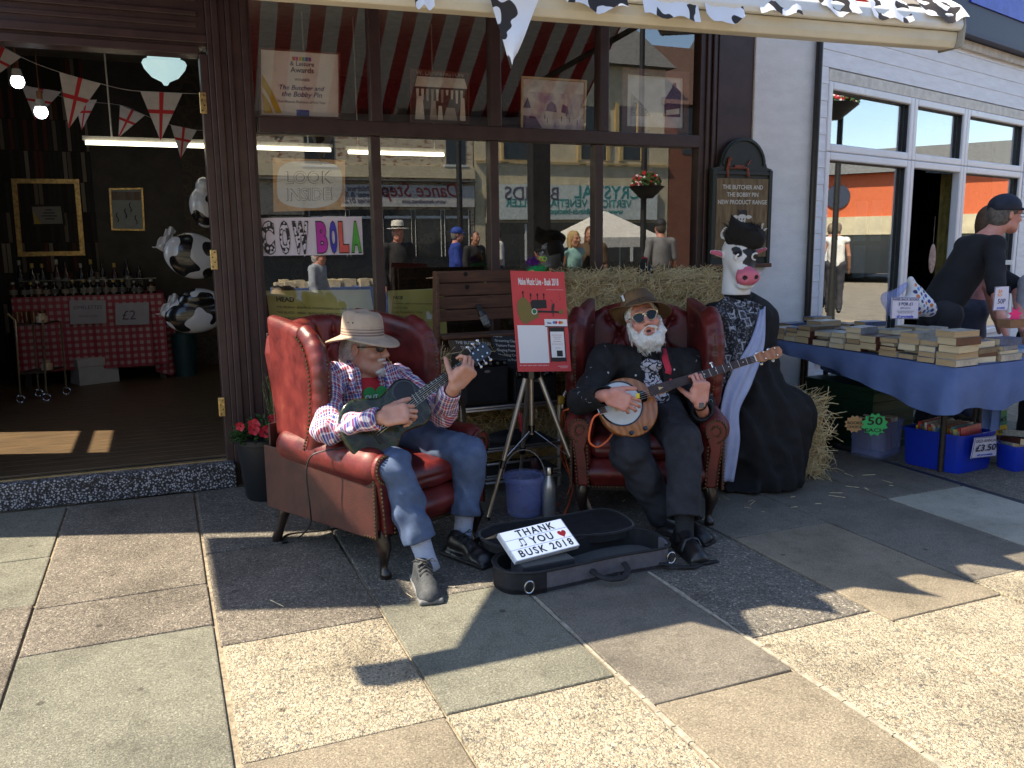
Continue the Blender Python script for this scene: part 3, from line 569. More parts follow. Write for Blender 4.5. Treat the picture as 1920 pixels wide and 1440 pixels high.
def build_chair(root):
 rs=.0075
 S=SDF((-.42,.10,.38),(.42,.48,1.16),rs);tl=R_(9)
 def bk(x,z):return.245+(z-.45)*math.tan(tl)
 Rb=Matrix.Rotation(-tl,3,'X')
 poly_sdf(S,[(-.34,0),(.34,0),(.36,.52),(.33,.60),(.24,.645),(.12,.672),(0,.68),(-.12,.672),(-.24,.645),(-.33,.60),(-.36,.52)],(0,.315,.43),(1,0,0),Rb@Vector((0,0,1)),Rb@Vector((0,1,0)),.075,.055,0)
 rows=[(.58,(-.21,-.07,.07,.21)),(.69,(-.14,0,.14)),(.80,(-.21,-.07,.07,.21)),(.91,(-.14,0,.14)),(1.0,(-.21,-.07,.07,.21))]
 btn=[]
 for z,xs in rows:
  for x in xs:btn.append((x,bk(x,z),z))
 for(x,y,z) in btn:
  S.ell((x,y-.004,z),(.014,.026,.014),k=.05,mode='sub')
  for(x2,y2,z2) in btn:
   if.02<z2-z<.13 and abs(x2-x)<.09:S.cap((x,y+.004,z),(x2,y2+.004,z2),.006,k=.022,mode='sub')
  if z>.98:S.cap((x,y,z),(x*1.12,bk(x,1.09)+.02,1.105),.007,k=.022,mode='sub');S.cap((x*1.12,bk(x,1.09)+.02,1.11),(x*1.14,.42,1.13),.007,k=.02,mode='sub')
  if z<.6:S.cap((x,y,z),(x,bk(x,.42),.44),.006,k=.02,mode='sub')
 S.build('backrest',leather,root,False)
 b=MB()
 for(x,y,z) in btn:b.ball((x,y+.012,z),.0105,7,5)
 o=b.build('button',leather,root,True,world=False)
 for s in(-1,1):
  S=SDF((min(s*.30,s*.56),-.26,.44),(max(s*.30,s*.56),.44,1.15),rs);fl=R_(11)
  Yd=np.array([s*-math.sin(fl),math.cos(fl),0]);Zd=np.array([s*math.cos(fl),math.sin(fl),0])
  poly_sdf(S,[(.27,.0),(-.10,.0),(-.155,.10),(-.185,.24),(-.185,.38),(-.15,.47),(-.08,.525),(.05,.555),(.20,.575),(.31,.585)],(s*.378,.10,.535),Yd,(0,0,1),Zd,.05,.04,0)
  E=[Vector((s*.378,.10,.535))+Vector(Yd)*a+Vector((0,0,b_)) for a,b_ in((-.085,.0),(-.12,.06),(-.142,.12),(-.158,.18),(-.166,.24),(-.168,.30),(-.164,.36),(-.150,.41),(-.128,.455),(-.095,.49),(-.05,.515))]
  for i in range(len(E)-1):S.cap(E[i]+Vector(Zd)*.022,E[i+1]+Vector(Zd)*.022,.046,k=.012)
  for t in(.14,.30,.44):S.cap(Vector((s*.318,.02,.535+t)),Vector((s*.325,.34,.535+t+.02)),.003,k=.022,mode='sub')
  S.build('wing',leather,root,False)
  b=MB();O=Vector((s*.378,.10,.535));pts=[]
  for i in range(len(E)-1):
   k_=max(2,int((E[i+1]-E[i]).length/.017))
   for j in range(k_):pts.append(E[i].lerp(E[i+1],j/k_))
  for p in pts:
   b.ball(p+Vector(Zd)*.075+Vector(Yd)*.022,.0072,6,4);b.ball(p+Vector(Zd)*.0-Vector(Yd)*.043,.0068,6,4)
  q=b.build('stud',stud_m,root,True,world=False);tag(q,kind='stuff')
  S=SDF((s*.385-.13,-.42,.17),(s*.385+.13,.30,.65),rs)
  S.cap((s*.385,-.335,.50),(s*.385,.24,.515),.088,.075,0,n=(0,0,1),sq=.95);S.box((s*.37,-.06,.36),(.055,.30,.17),.03,k=.03);S.box((s*.365,-.345,.34),(.045,.035,.155),.02,k=.03)
  for yy in(-.05,-.23):S.cap((s*.30,yy,.52),(s*.47,yy+.03,.53),.003,k=.018,mode='sub')
  S.build('armrest',leather,root,False)
  b=MB();cx,cz,yf=s*.385,.50,-.418;prof=[]
  for i in range(22):a=R_(-40+260*i/21);prof.append((cx+s*.068*math.cos(a),cz+.066*math.sin(a)))
  prof+=[(s*.352,.40),(s*.335,.31),(s*.33,.205),(s*.395,.205),(s*.405,.31),(s*.425,.42)]
  b.prism(prof if s>0 else prof[::-1],(0,yf,0),(1,0,0),(0,0,1),(0,1,0),.03);b.build('arm_facing',leather,root,False,bevel=.012,seg=3,world=False)
  b=MB();pts=[]
  for i in range(20):a=R_(-75+300*i/19);rr=.060-.0002*i;pts.append(Vector((cx+s*rr*math.cos(a),yf-.004,cz+rr*math.sin(a))))
  for i in range(12):t=i/11;pts.append(Vector((s*(.343-.012*t),yf-.004,.42-.21*t)));pts.append(Vector((s*(.418-.022*t),yf-.004,.42-.21*t)))
  for i in range(8):a=R_(-60+220*i/7);pts.append(Vector((cx+s*.027*math.cos(a),yf-.004,cz+.027*math.sin(a))))
  for p in pts:b.ball(p,.0072,6,4)
  q=b.build('stud',stud_m,root,True,world=False);tag(q,kind='stuff')
  b=MB();b.span((s*.424,-.40,.19),(s*.436,.40,.50));b.build('side_panel',hide,root,False,bevel=.004,world=False)
  b=MB()
  for i in range(17):b.ball((s*.437,-.392,.205+i*.0165),.0068,6,4)
  for i in range(5):b.ball((s*.437,-.392+i*.017,.198),.0068,6,4)
  q=b.build('stud',stud_m,root,True,world=False);tag(q,kind='stuff')
  b=MB();x=s*.365
  b.tube([(x,-.355,.22),(x*1.0,-.36,.19),(x*1.03,-.385,.14),(x*1.0,-.375,.085),(x*.99,-.365,.04),(x*1.0,-.38,.018),(x*1.0,-.385,.0)],[.045,.046,.040,.024,.019,.030,.028],12);b.build('leg',darkwood,root,True,world=False,auto=180)
  b=MB();b.tube([(x,.33,.22),(x,.345,.15),(x*1.02,.375,.07),(x*1.04,.40,.02),(x*1.04,.405,.0)],[.036,.030,.022,.028,.026],12);b.build('leg',darkwood,root,True,world=False,auto=180)
 b=MB();b.span((-.40,.385,.19),(.40,.398,.60));b.add([(-.35,.392,.58),(.35,.392,.58),(.33,.440,1.03),(-.33,.440,1.03),(-.35,.40,.58),(.35,.40,.58),(.33,.452,1.03),(-.33,.452,1.03)],[(0,1,2,3),(7,6,5,4),(0,4,5,1),(1,5,6,2),(2,6,7,3),(3,7,4,0)]);b.build('back_panel',hide,root,False,bevel=.004,world=False)
 S=SDF((-.36,-.45,.30),(.36,.32,.54),rs);S.box((0,-.08,.40),(.318,.325,.058),.05,k=0);S.ell((0,-.1,.40),(.29,.30,.088),k=.03)
 S.cap((-.31,-.405,.40),(.31,-.405,.40),.004,k=.012,mode='sub');S.noise(.0022,30,5);S.build('seat_cushion',leather,root,False)
 S=SDF((-.38,-.45,.16),(.38,-.2,.38),rs);S.box((0,-.345,.265),(.335,.05,.075),.045,k=0);S.cap((-.32,-.39,.27),(.32,-.39,.27),.035,k=.03);S.noise(.0018,28,6);S.build('front_rail',leather,root,False)
 b=MB();b.span((-.36,-.36,.17),(.36,.38,.20));b.build('seat_frame',darkwood,root,False,world=False)
 b=MB()
 for i in range(38):b.ball((-.325+i*.0176,-.398,.198),.0066,6,4)
 q=b.build('stud',stud_m,root,True,world=False);tag(q,kind='stuff')
CH1,CH2=Vector((.905,3.95,0)),Vector((2.42,3.97,0))
chair1=thing('wing_armchair','red leather wing armchair beside the doorway, under the man with the guitar','armchair',CH1,R_(28),'red leather wing armchairs')
build_chair(chair1)
chair1.scale=(.81,1,1)
chair2=dup_tree(chair1);chair2.scale=(.89,1,1);chair2.location=CH2;chair2.rotation_euler=(0,0,R_(-28));chair2['label']='red leather wing armchair in front of the straw bales, under the bearded man'
# ================================================================== PEOPLE
IR=Vector((FX.x,FX.y,0)).normalized();UP=Vector((0,0,1));TC=Vector((-FF.x,-FF.y,0)).normalized()
def skin(name,col,red=(.5,.16,.12)):
 M=pbr(name,col,.5,var=.12,vs=26,bump=.25,bs=160,col2=[col[0]*.92,col[1]*.72,col[2]*.68]);b=M.node_tree.nodes['Principled BSDF']
 b.inputs['Subsurface Weight'].default_value=.12;b.inputs['Subsurface Radius'].default_value=(.012,.004,.002);b.inputs['Subsurface Scale'].default_value=1.0;return M
skin_a=skin('weathered_skin',(.56,.32,.235));skin_b=skin('pink_skin',(.62,.31,.24));skin_c=skin('tanned_skin',(.42,.23,.15))
def add_head(S,c,F,U,sc=1.0,mouth=.0,cheeks=1.0):
 c=Vector(c);F=Vector(F).normalized();U=(Vector(U)-F*Vector(U).dot(F)).normalized();R=F.cross(U)
 P=lambda x,y,z:c+(R*x+F*y+U*z)*sc
 A=np.array([R,F,U]).T
 S.ell(P(0,-.012,.035),tuple(sc*q for q in(.075,.096,.090)),A,.02)
 S.ell(P(0,.035,-.030),tuple(sc*q for q in(.060,.062,.088)),A,.03);S.ell(P(0,.058,-.088),tuple(sc*q for q in(.036,.034,.028)),A,.03)
 S.cap(P(-.042,.086,.030),P(.042,.086,.030),.012*sc,k=.018)
 for s in(-1,1):
  S.ell(P(s*.032,.108,.010),.013*sc,k=.014,mode='sub');S.ell(P(s*.031,.082,.009),.0125*sc,k=.004)
  S.ell(P(s*.042,.070,-.026),tuple(sc*cheeks*q for q in(.026,.022,.022)),A,.022)
  S.cap(P(s*.052,.02,-.075),P(s*.02,.06,-.098),.018*sc,k=.03)
 S.cap(P(0,.096,.014),P(0,.118,-.026),.009*sc,.0135*sc,k=.014)
 for s in(-1,1):S.ell(P(s*.012,.108,-.033),.0095*sc,k=.008)
 S.cap(P(-.019,.095,-.058),P(.019,.095,-.058),.0075*sc,k=.008);S.cap(P(-.016,.094,-.072-mouth),P(.016,.094,-.072-mouth),.0085*sc,k=.008)
 if mouth>0:S.ell(P(0,.106,-.066-mouth*.5),tuple(sc*q for q in(.017,.022,.004+mouth*.55)),A,.004,'sub')
 else:S.cap(P(-.02,.108,-.065),P(.02,.108,-.065),.003*sc,k=.005,mode='sub')
 for s in(-1,1):
  S.ell(P(s*.079,-.006,-.004),tuple(sc*q for q in(.010,.020,.032)),A,.008);S.ell(P(s*.09,-.002,.0),tuple(sc*q for q in(.006,.011,.018)),A,.006,'sub')
 return P
def add_hand(S,w,d,n,s,curls=((50,60,35),)*4,thumb=(.8,.55,.25),sc=1.16,tcurl=.4):
 w=Vector(w);d=Vector(d).normalized();n=Vector(n);n=(n-d*n.dot(d)).normalized();x=d.cross(n);x=x if x.dot(Vector(s))>0 else-x
 A=np.array([x,d,n]).T
 S.box(w+d*.052*sc,tuple(sc*q for q in(.038,.045,.0135)),.013,A,.018)
 S.cap(w+d*.02*sc+x*.018*sc+n*.008,w+d*.055*sc+x*.030*sc+n*.012,.016*sc,k=.015)
 for i,off in enumerate((.028,.0095,-.0095,-.027)):
  p=w+d*(.090-(0.006 if i in(0,3) else 0)-(.006 if i==3 else 0))*sc+x*off*sc;f=(.95,1.06,1.0,.78)[i];a=0;r=.0084*sc*(1.0,1.02,.98,.86)[i]
  S.ell(p-n*.003,.0112*sc,k=.01)
  for ln,cu in zip((.043,.027,.021),curls[i]):
   a+=R_(cu);q=p+(d*math.cos(a)+n*math.sin(a)+x*off*2.4)*ln*f*sc;S.cap(p,q,r,r*.92,k=.004);p=q;r*=.92
 p=w+d*.022*sc+x*.030*sc+n*.004;t=(x*thumb[0]+d*thumb[1]+n*thumb[2]).normalized()
 q=p+t*.040*sc;S.cap(p,q,.0135*sc,.0115*sc,k=.014);t2=(t+d*tcurl+n*.15).normalized();q2=q+t2*.032*sc;S.cap(q,q2,.0112*sc,.010*sc,k=.004);q3=q2+(t2+d*tcurl*.6).normalized()*.024*sc;S.cap(q2,q3,.0102*sc,.0085*sc,k=.004)
 return q3
def bounds(pts,m=.2):
 a=np.array([tuple(p) for p in pts]);return a.min(0)-m,a.max(0)+m
def add_shoe(S,heel,toe,h=.075,wdt=.047,k=.02):
 heel=Vector(heel);toe=Vector(toe);d=(toe-heel);Ln=d.length;d.normalize();x=d.cross(UP).normalized();A=np.array([x,d,x.cross(d)]).T
 S.box(heel.lerp(toe,.5)+UP*.016,(wdt,Ln*.5,.016),.014,A,.01);S.ell(heel.lerp(toe,.78)+UP*.030,(wdt*.95,Ln*.25,.040),A,.02);S.ell(heel.lerp(toe,.20)+UP*.045,(wdt*.78,Ln*.2,.05),A,.03)
 S.cap(heel.lerp(toe,.22)+UP*h,heel.lerp(toe,.72)+UP*.045,.040,.030,.03,n=x,sq=.95);S.cut((0,0,.002),(0,0,-1));return A
def strands(name,mat,pts,parent,r=.0012,seg=4):
 b=MB()
 for p in pts:b.tube(p,[r]*(len(p)-1)+[r*.3],seg,caps=False)
 o=b.build(name,mat,parent,True);return tag(o,kind='stuff')
def hat_mesh(name,mat,parent,c,F,U,prof,sx=1.0,sy=1.0,brim=None,crown=None,seg=48,band=None):
 c=Vector(c);F=Vector(F).normalized();U=(Vector(U)-F*Vector(U).dot(F)).normalized();R=F.cross(U);b=MB();vs=[];fs=[]
 for i,(r,h) in enumerate(prof):
  for j in range(seg):
   a=2*math.pi*j/seg;X,Y,Z=r*sx*math.sin(a),r*sy*math.cos(a),h
   if brim and r>.098 and h<.03:Z+=brim(X,Y,r)
   if crown and h>.05:X,Y,Z=crown(X,Y,Z)
   vs.append(c+R*X+F*Y+U*Z)
 n_=len(prof)
 for i in range(n_-1):
  for j in range(seg):fs.append((i*seg+j,i*seg+(j+1)%seg,(i+1)*seg+(j+1)%seg,(i+1)*seg+j))
 b.add(vs,fs);o=b.build(name,mat,parent,True,solid=.004,auto=180);return o
plaid,n,L,bb=nodes_of('plaid_cotton');bb.inputs['Roughness'].default_value=.85
at_=n.new('ShaderNodeAttribute');at_.attribute_name='pat';sp=n.new('ShaderNodeSeparateXYZ');L.new(at_.outputs['Vector'],sp.inputs[0])
def band(o,per,ph=0):
 m1=n.new('ShaderNodeMath');m1.operation='MULTIPLY_ADD';m1.inputs[1].default_value=1/per;m1.inputs[2].default_value=ph;L.new(o,m1.inputs[0]);f=n.new('ShaderNodeMath');f.operation='FRACT';L.new(m1.outputs[0],f.inputs[0]);return f.outputs[0]
W_,B_,R__=(.88,.86,.90),(.05,.085,.33),(.48,.05,.08)
u=ramp(n,L,band(sp.outputs[0],.046),[(0,W_),(.14,B_),(.36,W_),(.48,R__),(.70,W_),(.78,B_),(.9,R__)],'CONSTANT')
v=ramp(n,L,band(sp.outputs[1],.046,.3),[(0,W_),(.12,R__),(.38,W_),(.46,B_),(.72,W_),(.80,R__),(.92,W_)],'CONSTANT')
mx=n.new('ShaderNodeMix');mx.data_type='RGBA';mx.inputs[0].default_value=.5;L.new(u,mx.inputs[6]);L.new(v,mx.inputs[7])
m2=n.new('ShaderNodeMix');m2.data_type='RGBA';m2.blend_type='MULTIPLY';m2.inputs[0].default_value=.22;L.new(mx.outputs[2],m2.inputs[6]);L.new(u,m2.inputs[7]);L.new(m2.outputs[2],bb.inputs['Base Color'])
denim=pbr('blue_cotton_trousers',(.085,.125,.225),.85,var=.15,vs=14,bump=.4,bs=400)
navy_tr=pbr('charcoal_trousers',(.020,.021,.028),.85,var=.2,vs=14,bump=.4,bs=400)
red_t=pbr('red_tshirt',(.50,.02,.03),.85,var=.08)
sock_m=pbr('pale_blue_sock',(.40,.45,.58),.9,var=.12,vs=200,bump=.3,bs=300)
def trousers(name,mat,parent,J,r=(.105,.075,.058,.062),seed=3,res=.006,cuff=True):
 S=SDF(*bounds([J[k] for k in('pel','hipR','hipL','kneeR','kneeL','hemR','hemL')],.17),res)
 S.cap(J['hipR'],J['hipL'],.112,k=0);S.ell(J['pel']+Vector((0,.0,.03)),(.17,.13,.12),k=.05)
 for s in 'RL':
  S.cap(J['hip'+s],J['knee'+s],r[0],r[1]+.004,.03);h=J['hem'+s];kn=J['knee'+s];d=(h-kn).normalized();S.cap(kn,h+d*.03,r[1],r[3],.03)
 S.noise(.0075,34,seed);S.noise(.004,80,seed+1)
 for s in 'RL':
  h=J['hem'+s];kn=J['knee'+s];d=(h-kn).normalized()
  dd=np.array(d);p=np.array(h)
  def fn(X,Y,Z,p=p,dd=dd):return np.maximum(-((X-p[0])*dd[0]+(Y-p[1])*dd[1]+(Z-p[2])*dd[2]),np.sqrt((X-p[0])**2+(Y-p[1])**2+(Z-p[2])**2)-.14)
  S.put(fn,p-.14,p+.14,0,'sub');S.cap(h-d*.015,h+d*.06,r[3]-.014,k=.0,mode='sub')
 return S.build(name,mat,parent)
p1=thing('person','man in plaid shirt and tan hat sitting in the left armchair, playing a dark guitar','person',(.95,3.9,0))
J=dict(pel=Vector((.905,4.03,.55)),shR=at(618,712,3.92),shL=at(738,708,4.05),elR=at(614,806,3.66),wrR=at(716,783,3.45),elL=at(828,776,3.72),wrL=at(852,724,3.53),kneeR=at(742,884,3.47),kneeL=at(880,856,3.66),ankR=at(800,1050,3.37),ankL=at(868,1000,3.64))
J['hipR']=J['pel']+Vector((-.085,-.05,.0));J['hipL']=J['pel']+Vector((.10,.0,.0));J['neck']=at(680,690,3.97);J['head']=at(684,652,3.94)
J['hemR']=J['kneeR'].lerp(J['ankR'],.78);J['hemL']=J['kneeL'].lerp(J['ankL'],.74);J['chest']=J['shR'].lerp(J['shL'],.5)+Vector((-.01,.0,-.10))
F1=(IR*.93+TC*.36+UP*-.03).normalized();U1=UP+IR*.04
def torso(S,J,f,rr=(.15,.155),sh=.07,k=.05):
 up=(J['chest']-J['pel']).normalized();S.cap(J['pel']+up*.02,J['chest'],rr[0],rr[1],k,n=f,sq=.78);S.cap(J['shR'],J['shL'],sh,k=k);S.cap(J['chest'],J['neck'],.11,.06,k)
def body(name,mat,parent,J,F,U,res=.0047,mouth=0.0,hands=None,headscale=1.0,front=None,cheeks=1.0):
 S=SDF(*bounds(list(J.values()),.17),res);torso(S,J,front,(.125,.13),.05)
 for s in 'RL':
  S.cap(J['sh'+s],J['el'+s],.046,.034,.02);S.cap(J['el'+s],J['wr'+s],.036,.030,.01)
  S.cap(J['hip'+s],J['knee'+s],.085,.06,.03);S.cap(J['knee'+s],J['ank'+s],.055,.032,.02)
 S.cap(J['neck']-UP*.03,J['head']-UP*.05-Vector(F)*.02,.064,.058,.03)
 P=add_head(S,J['head'],F,U,headscale,mouth,cheeks)
 if hands:hands(S)
 return S.build(name,mat,parent),P
fr1=(IR*.45+TC*.85).normalized()
def hands1(S):
 add_hand(S,J['wrR']+(IR*.0),IR*.97+UP*.16-TC*.10,-TC*.85-UP*.5,UP+TC*.25,((38,62,35),(42,64,38),(46,66,40),(52,68,42)),(.45,.85,.3))
 add_hand(S,J['wrL'],UP*.72+IR*.66+TC*.04,-TC*.8-IR*.55+UP*.2,UP*.6-IR*.75,((48,66,40),(52,68,42),(58,70,44),(64,72,44)),(.25,.25,1.0),tcurl=.1)
_,P1=body('body',skin_a,p1,J,F1,U1,hands=hands1,front=fr1)
S=SDF(*bounds([J[k] for k in('pel','shR','shL','elR','elL','wrR','wrL','neck')],.20),.0065)
torso(S,J,fr1,(.172,.178),.072)
lap=[]
x1=fr1.cross(UP).normalized()
for s in(-1,1):lap+=[(J['neck']+x1*s*.062+UP*.055-fr1*.03,J['neck']+x1*s*.078+fr1*.075+UP*.0),(J['neck']+x1*s*.078+fr1*.075,J['neck']+x1*s*.095+fr1*.125-UP*.085)]
for s,e in(('R',.93),('L',.80)):
 S.cap(J['sh'+s],J['el'+s],.068,.060,.04);w_=J['el'+s].lerp(J['wr'+s],e);S.cap(J['el'+s],w_,.058,.046,.03)
S.noise(.008,36,11);S.noise(.0045,80,12)
for s,e in(('R',.93),('L',.80)):w_=J['el'+s].lerp(J['wr'+s],e);d=(J['wr'+s]-J['el'+s]).normalized();S.cap(w_-d*.005,w_+d*.06,.038,k=0,mode='sub');S.box(w_+d*.055,(.06,.06,.04),.005,np.array(frame3(d)).T,0,'sub')
S.cap(J['neck']+UP*.0,J['neck']+UP*.16,.068,.085,.0,'sub')
def opening(S,J,f,w0,w1,dx):
 for i in range(12):
  q=J['neck'].lerp(J['chest'],i/5.0)+f*.17+dx*(i/12);w_=w0+(w1-w0)*i/11;x=f.cross(UP).normalized();S.box(q,(w_,.115,.035),.01,np.array([x,f,x.cross(f)]).T,.0,'sub')
opening(S,J,fr1,.035,.080,IR*.05)
for a,bq in lap:S.cap(a,bq,.013,.017,.008)
up_t=(J['chest']-J['pel'])
SH=S;shirt=S.build('plaid_shirt',plaid,p1,uvfn=limb_uv([(J['pel'],J['neck'],.15,-fr1),(J['shR'],J['elR'],.06,TC),(J['elR'],J['wrR'],.05,UP),(J['shL'],J['elL'],.06,TC),(J['elL'],J['wrL'],.05,UP)]))
S=SDF(*bounds([J['pel'],J['shR'],J['shL'],J['neck']],.20),.0075);torso(S,J,fr1,(.148,.152),.036);S.cap(J['neck']+UP*.03,J['neck']+UP*.2,.06,.08,.0,'sub');S.noise(.003,40,3);ST=S;S.build('red_tshirt',red_t,p1)
lightplaid=pbr('collar_cotton',(.55,.50,.60),.85,var=.3,vs=60)
hp=ST.hit(703,742) or J['chest']+fr1*.13;Hx=(IR-fr1*IR.dot(fr1)).normalized();Hz=(UP+fr1*.12).normalized();Hn=Hx.cross(Hz)
green_p=pbr('green_print',(.04,.30,.08),.8);white_p=pbr('white_print',(.75,.75,.75),.8)
heart=[(.0,-.052)]+[(.062*math.sin(t)**3*1.0,.004*(13*math.cos(t)-5*math.cos(2*t)-2*math.cos(3*t)-math.cos(4*t))) for t in[math.pi-math.pi*i/12 for i in range(1,12)]]+[(0,.020)]+[(-.062*math.sin(t)**3,.004*(13*math.cos(t)-5*math.cos(2*t)-2*math.cos(3*t)-math.cos(4*t))) for t in[math.pi*i/12 for i in range(1,12)]]
MB().prism(heart,hp+Hn*.004,Hx,Hz,Hn,.006).build('heart_print',green_p,p1)
text('OUT','print_lettering',white_p,hp-Hz*.012-Hx*.02+Hn*.010,Hx,Hz,.030,p1,bold=.0008);text('PEOPLE','print_lettering',white_p,hp-Hz*.036+Hn*.010,Hx,Hz,.026,p1,bold=.0008)
trousers('trousers',denim,p1,J,(.100,.078,.06,.070),21)
trainer=pbr('grey_mesh_trainer',(.045,.050,.056),.7,var=.25,vs=60,bump=.5,bs=350);sole_m=pbr('grey_rubber_sole',(.16,.16,.16),.7);blackshoe=pbr('black_shoe_leather',(.012,.012,.013),.35,var=.2,vs=30);lace=pbr('dark_lace',(.02,.02,.022),.8)
def sock(J,s,mat,par):
 b=MB();h=J['hem'+s];a=J['ank'+s];d=(a-h);b.tube([h-d*.25,h,h.lerp(a,.5),a,a+d.normalized()*.05],[.050,.047,.044,.043,.046],14);b.build('sock',mat,par,True,auto=180)
def trainer_shoe(par,heel,toe,mat,sole,laces=True):
 S=SDF(*bounds([heel,toe],.13),.0055);S.lo
 add_shoe(S,heel,toe,.085,.047);S.noise(.0015,120,4);o=S.build('shoe',mat,par)
 S2=SDF(*bounds([heel,toe],.13),.0055);h2,t2=Vector(heel),Vector(toe);d=(t2-h2).normalized();x=d.cross(UP);A=np.array([x,d,x.cross(d)]).T
 S2.box(h2.lerp(t2,.5)+UP*.012,(.052,(t2-h2).length*.5+.008,.0125),.012,A,0);S2.build('sole',sole,o)
 if laces:
  b=MB()
  for i in range(5):
   c=h2.lerp(t2,.40+.075*i)+UP*(.112-.011*i);b.tube([c-x*.028-UP*.012,c+UP*.006,c+x*.028-UP*.012+d*.012],.0032,5);b.tube([c+x*.028-UP*.012,c+UP*.008,c-x*.028-UP*.012+d*.012],.0032,5)
  c=h2.lerp(t2,.42)+UP*.122;b.tube([c,c+x*.035+UP*.012,c+x*.05-d*.01,c+x*.02],.003,5);b.tube([c,c-x*.035+UP*.01,c-x*.048+d*.01,c-x*.02],.003,5);b.build('lace',lace,o,True)
sock(J,'R',sock_m,p1);sock(J,'L',sock_m,p1)
trainer_shoe(p1,(.965,3.415,0),(.925,3.125,0),trainer,sole_m);trainer_shoe(p1,(1.17,3.66,0),(1.285,3.40,0),blackshoe,blk)
grey_hair=pbr('grey_hair',(.46,.44,.42),.6,var=.25,vs=120);white_hair=pbr('white_hair',(.72,.70,.66),.6,var=.12,vs=120)
def hair_cap(par,P,sc,mat,F,U,seed=5,bulge=1.0,low=-.055,front=.045,n_=260,ln=.05):
 c0=P(0,0,0);R=Vector(F).cross(Vector(U)).normalized();S=SDF(*bounds([c0],.2),.0055);A=np.array([R,F,U]).T
 S.ell(P(0,-.020,.035),tuple(q*sc*bulge for q in(.083,.100,.094)),A,0);S.ell(P(0,-.055,-.02),tuple(q*sc*bulge for q in(.07,.055,.06)),A,.03);S.noise(.004,90,seed)
 S.cut(P(0,front,0),Vector(F)-Vector(U)*.25);S.cut(P(0,0,low),-Vector(U))
 for s in(-1,1):S.ell(P(s*.085,.002,-.01),tuple(q*sc for q in(.03,.022,.036)),A,.006,'sub')
 o=S.build('hair',mat,par);r=random.Random(seed);L_=[]
 for i in range(n_):
  a=r.uniform(R_(70),R_(290));z=r.uniform(low+.0,.03);q=P(.082*math.sin(a)*bulge,-.02+.098*math.cos(a)*bulge,z);d=(q-c0);d.z*=.2;d.normalize()
  if abs(math.sin(a))>.9 and z<.03 and math.cos(a)>-.2:continue
  L_.append([q-d*.004,q+d*.006-Vector(U)*ln*.4*r.uniform(.6,1.2),q+d*r.uniform(.0,.014)-Vector(U)*ln*r.uniform(.7,1.2)])
 strands('hair_strand',mat,L_,o,.0012);return o
hair_cap(p1,P1,1.0,grey_hair,F1,U1.normalized(),5,1.02,-.07)
def beard_strands(par,P,mat,spots,n_,ln,seed,down=1.0,r=.0011):
 rr=random.Random(seed);L_=[]
 for i in range(n_):
  c,e,d=rr.choice(spots);q=P(c[0]+rr.uniform(-e[0],e[0]),c[1]+rr.uniform(-e[1],e[1]),c[2]+rr.uniform(-e[2],e[2]));t=(P(*d)-P(0,0,0)).normalized()+Vector((rr.uniform(-.6,.6),rr.uniform(-.6,.6),rr.uniform(-.5,.3)))
  l=ln*rr.uniform(.6,1.3);L_.append([q,q+t*l*.5,q+t*l+UP*-.25*l])
 return strands('beard_strand',mat,L_,par,r)
S=SDF(*bounds([P1(0,0,0)],.2),.005);R1=F1.cross(U1.normalized());A1=np.array([R1,F1,U1.normalized()]).T
S.ell(P1(0,.076,-.103),(.034,.024,.020),A1,0);S.cap(P1(-.026,.092,-.051),P1(0,.108,-.046),.0055,k=.004);S.cap(P1(.026,.092,-.051),P1(0,.108,-.046),.0055,k=.004);S.noise(.0018,160,8)
b=MB();b.ball(P1(.004,.1045,-.0655),(.016,.006,.0042),10,6);b.build('teeth',pbr('teeth',(.72,.68,.60),.4,var=0),p1,True)
gb=S.build('goatee',white_hair,p1);beard_strands(gb,P1,white_hair,[((0,.085,-.108),(.025,.02,.012),(0,.4,-.9))],120,.008,3)
lens=pbr('dark_sunglass_lens',(.006,.006,.007),.08,spec=.8,var=0);gunm=pbr('dark_glasses_frame',(.03,.028,.026),.3,.4,var=0)
def sunglasses(par,P,F,U,m_frame,m_lens,w_=.027,h_=.022,aviator=False,r=.0022):
 F=Vector(F).normalized();U=Vector(U).normalized();R=F.cross(U);root=None
 for s in(-1,1):
  prof=[]
  for i in range(20):
   a=2*math.pi*i/20;x,z=math.cos(a)*w_,math.sin(a)*h_
   if aviator:z=z*1.1 if z<0 else z*.85;x=x*(1.0 if z>0 else.88)+(-s*.003 if z<0 else 0)
   prof.append((x+s*.034,z+.010))
  b=MB();ring=[P(0,0,0)+R*x+U*z+F*(.112-abs(x)*.22+.000) for x,z in prof]
  b.add(ring,[tuple(range(20))]);l_=b.build('lens',m_lens,root or par)
  b=MB();b.tube(ring+[ring[0]],r,6,caps=False)
  if s==-1:root=None
  b.build('lens_rim',m_frame,l_,True)
  b=MB();b.tube([P(s*(.034+w_),.098,.016),P(s*.078,.07,.016),P(s*.082,.0,.010),P(s*.080,-.02,-.008)],.0026,6);b.build('temple',m_frame,l_,True)
  if s==1:b=MB();b.tube([P(-.012,.112,.016),P(0,.116,.02),P(.012,.112,.016)],.0026,6);b.build('bridge',m_frame,l_,True)
sunglasses(p1,P1,F1,U1,gunm,lens,.027,.020)
b=MB();b.tube([P1(-.075,.02,-.02),P1(-.06,.09,-.05),P1(-.02,.125,-.062)],.0018,5);b.ball(P1(-.016,.130,-.063),.006,8,6);b.build('headset_microphone',pbr('beige_microphone',(.55,.42,.2),.6),p1,True)
tan_f=pbr('tan_canvas',(.47,.36,.265),.85,var=.08,vs=18,bump=.35,bs=350);band_f=pbr('mauve_brown_band',(.22,.155,.135),.85,var=.15,vs=40,stretch=(1,1,6));eyelet=blk
U1n=U1.normalized();hc=P1(0,-.012,.052)
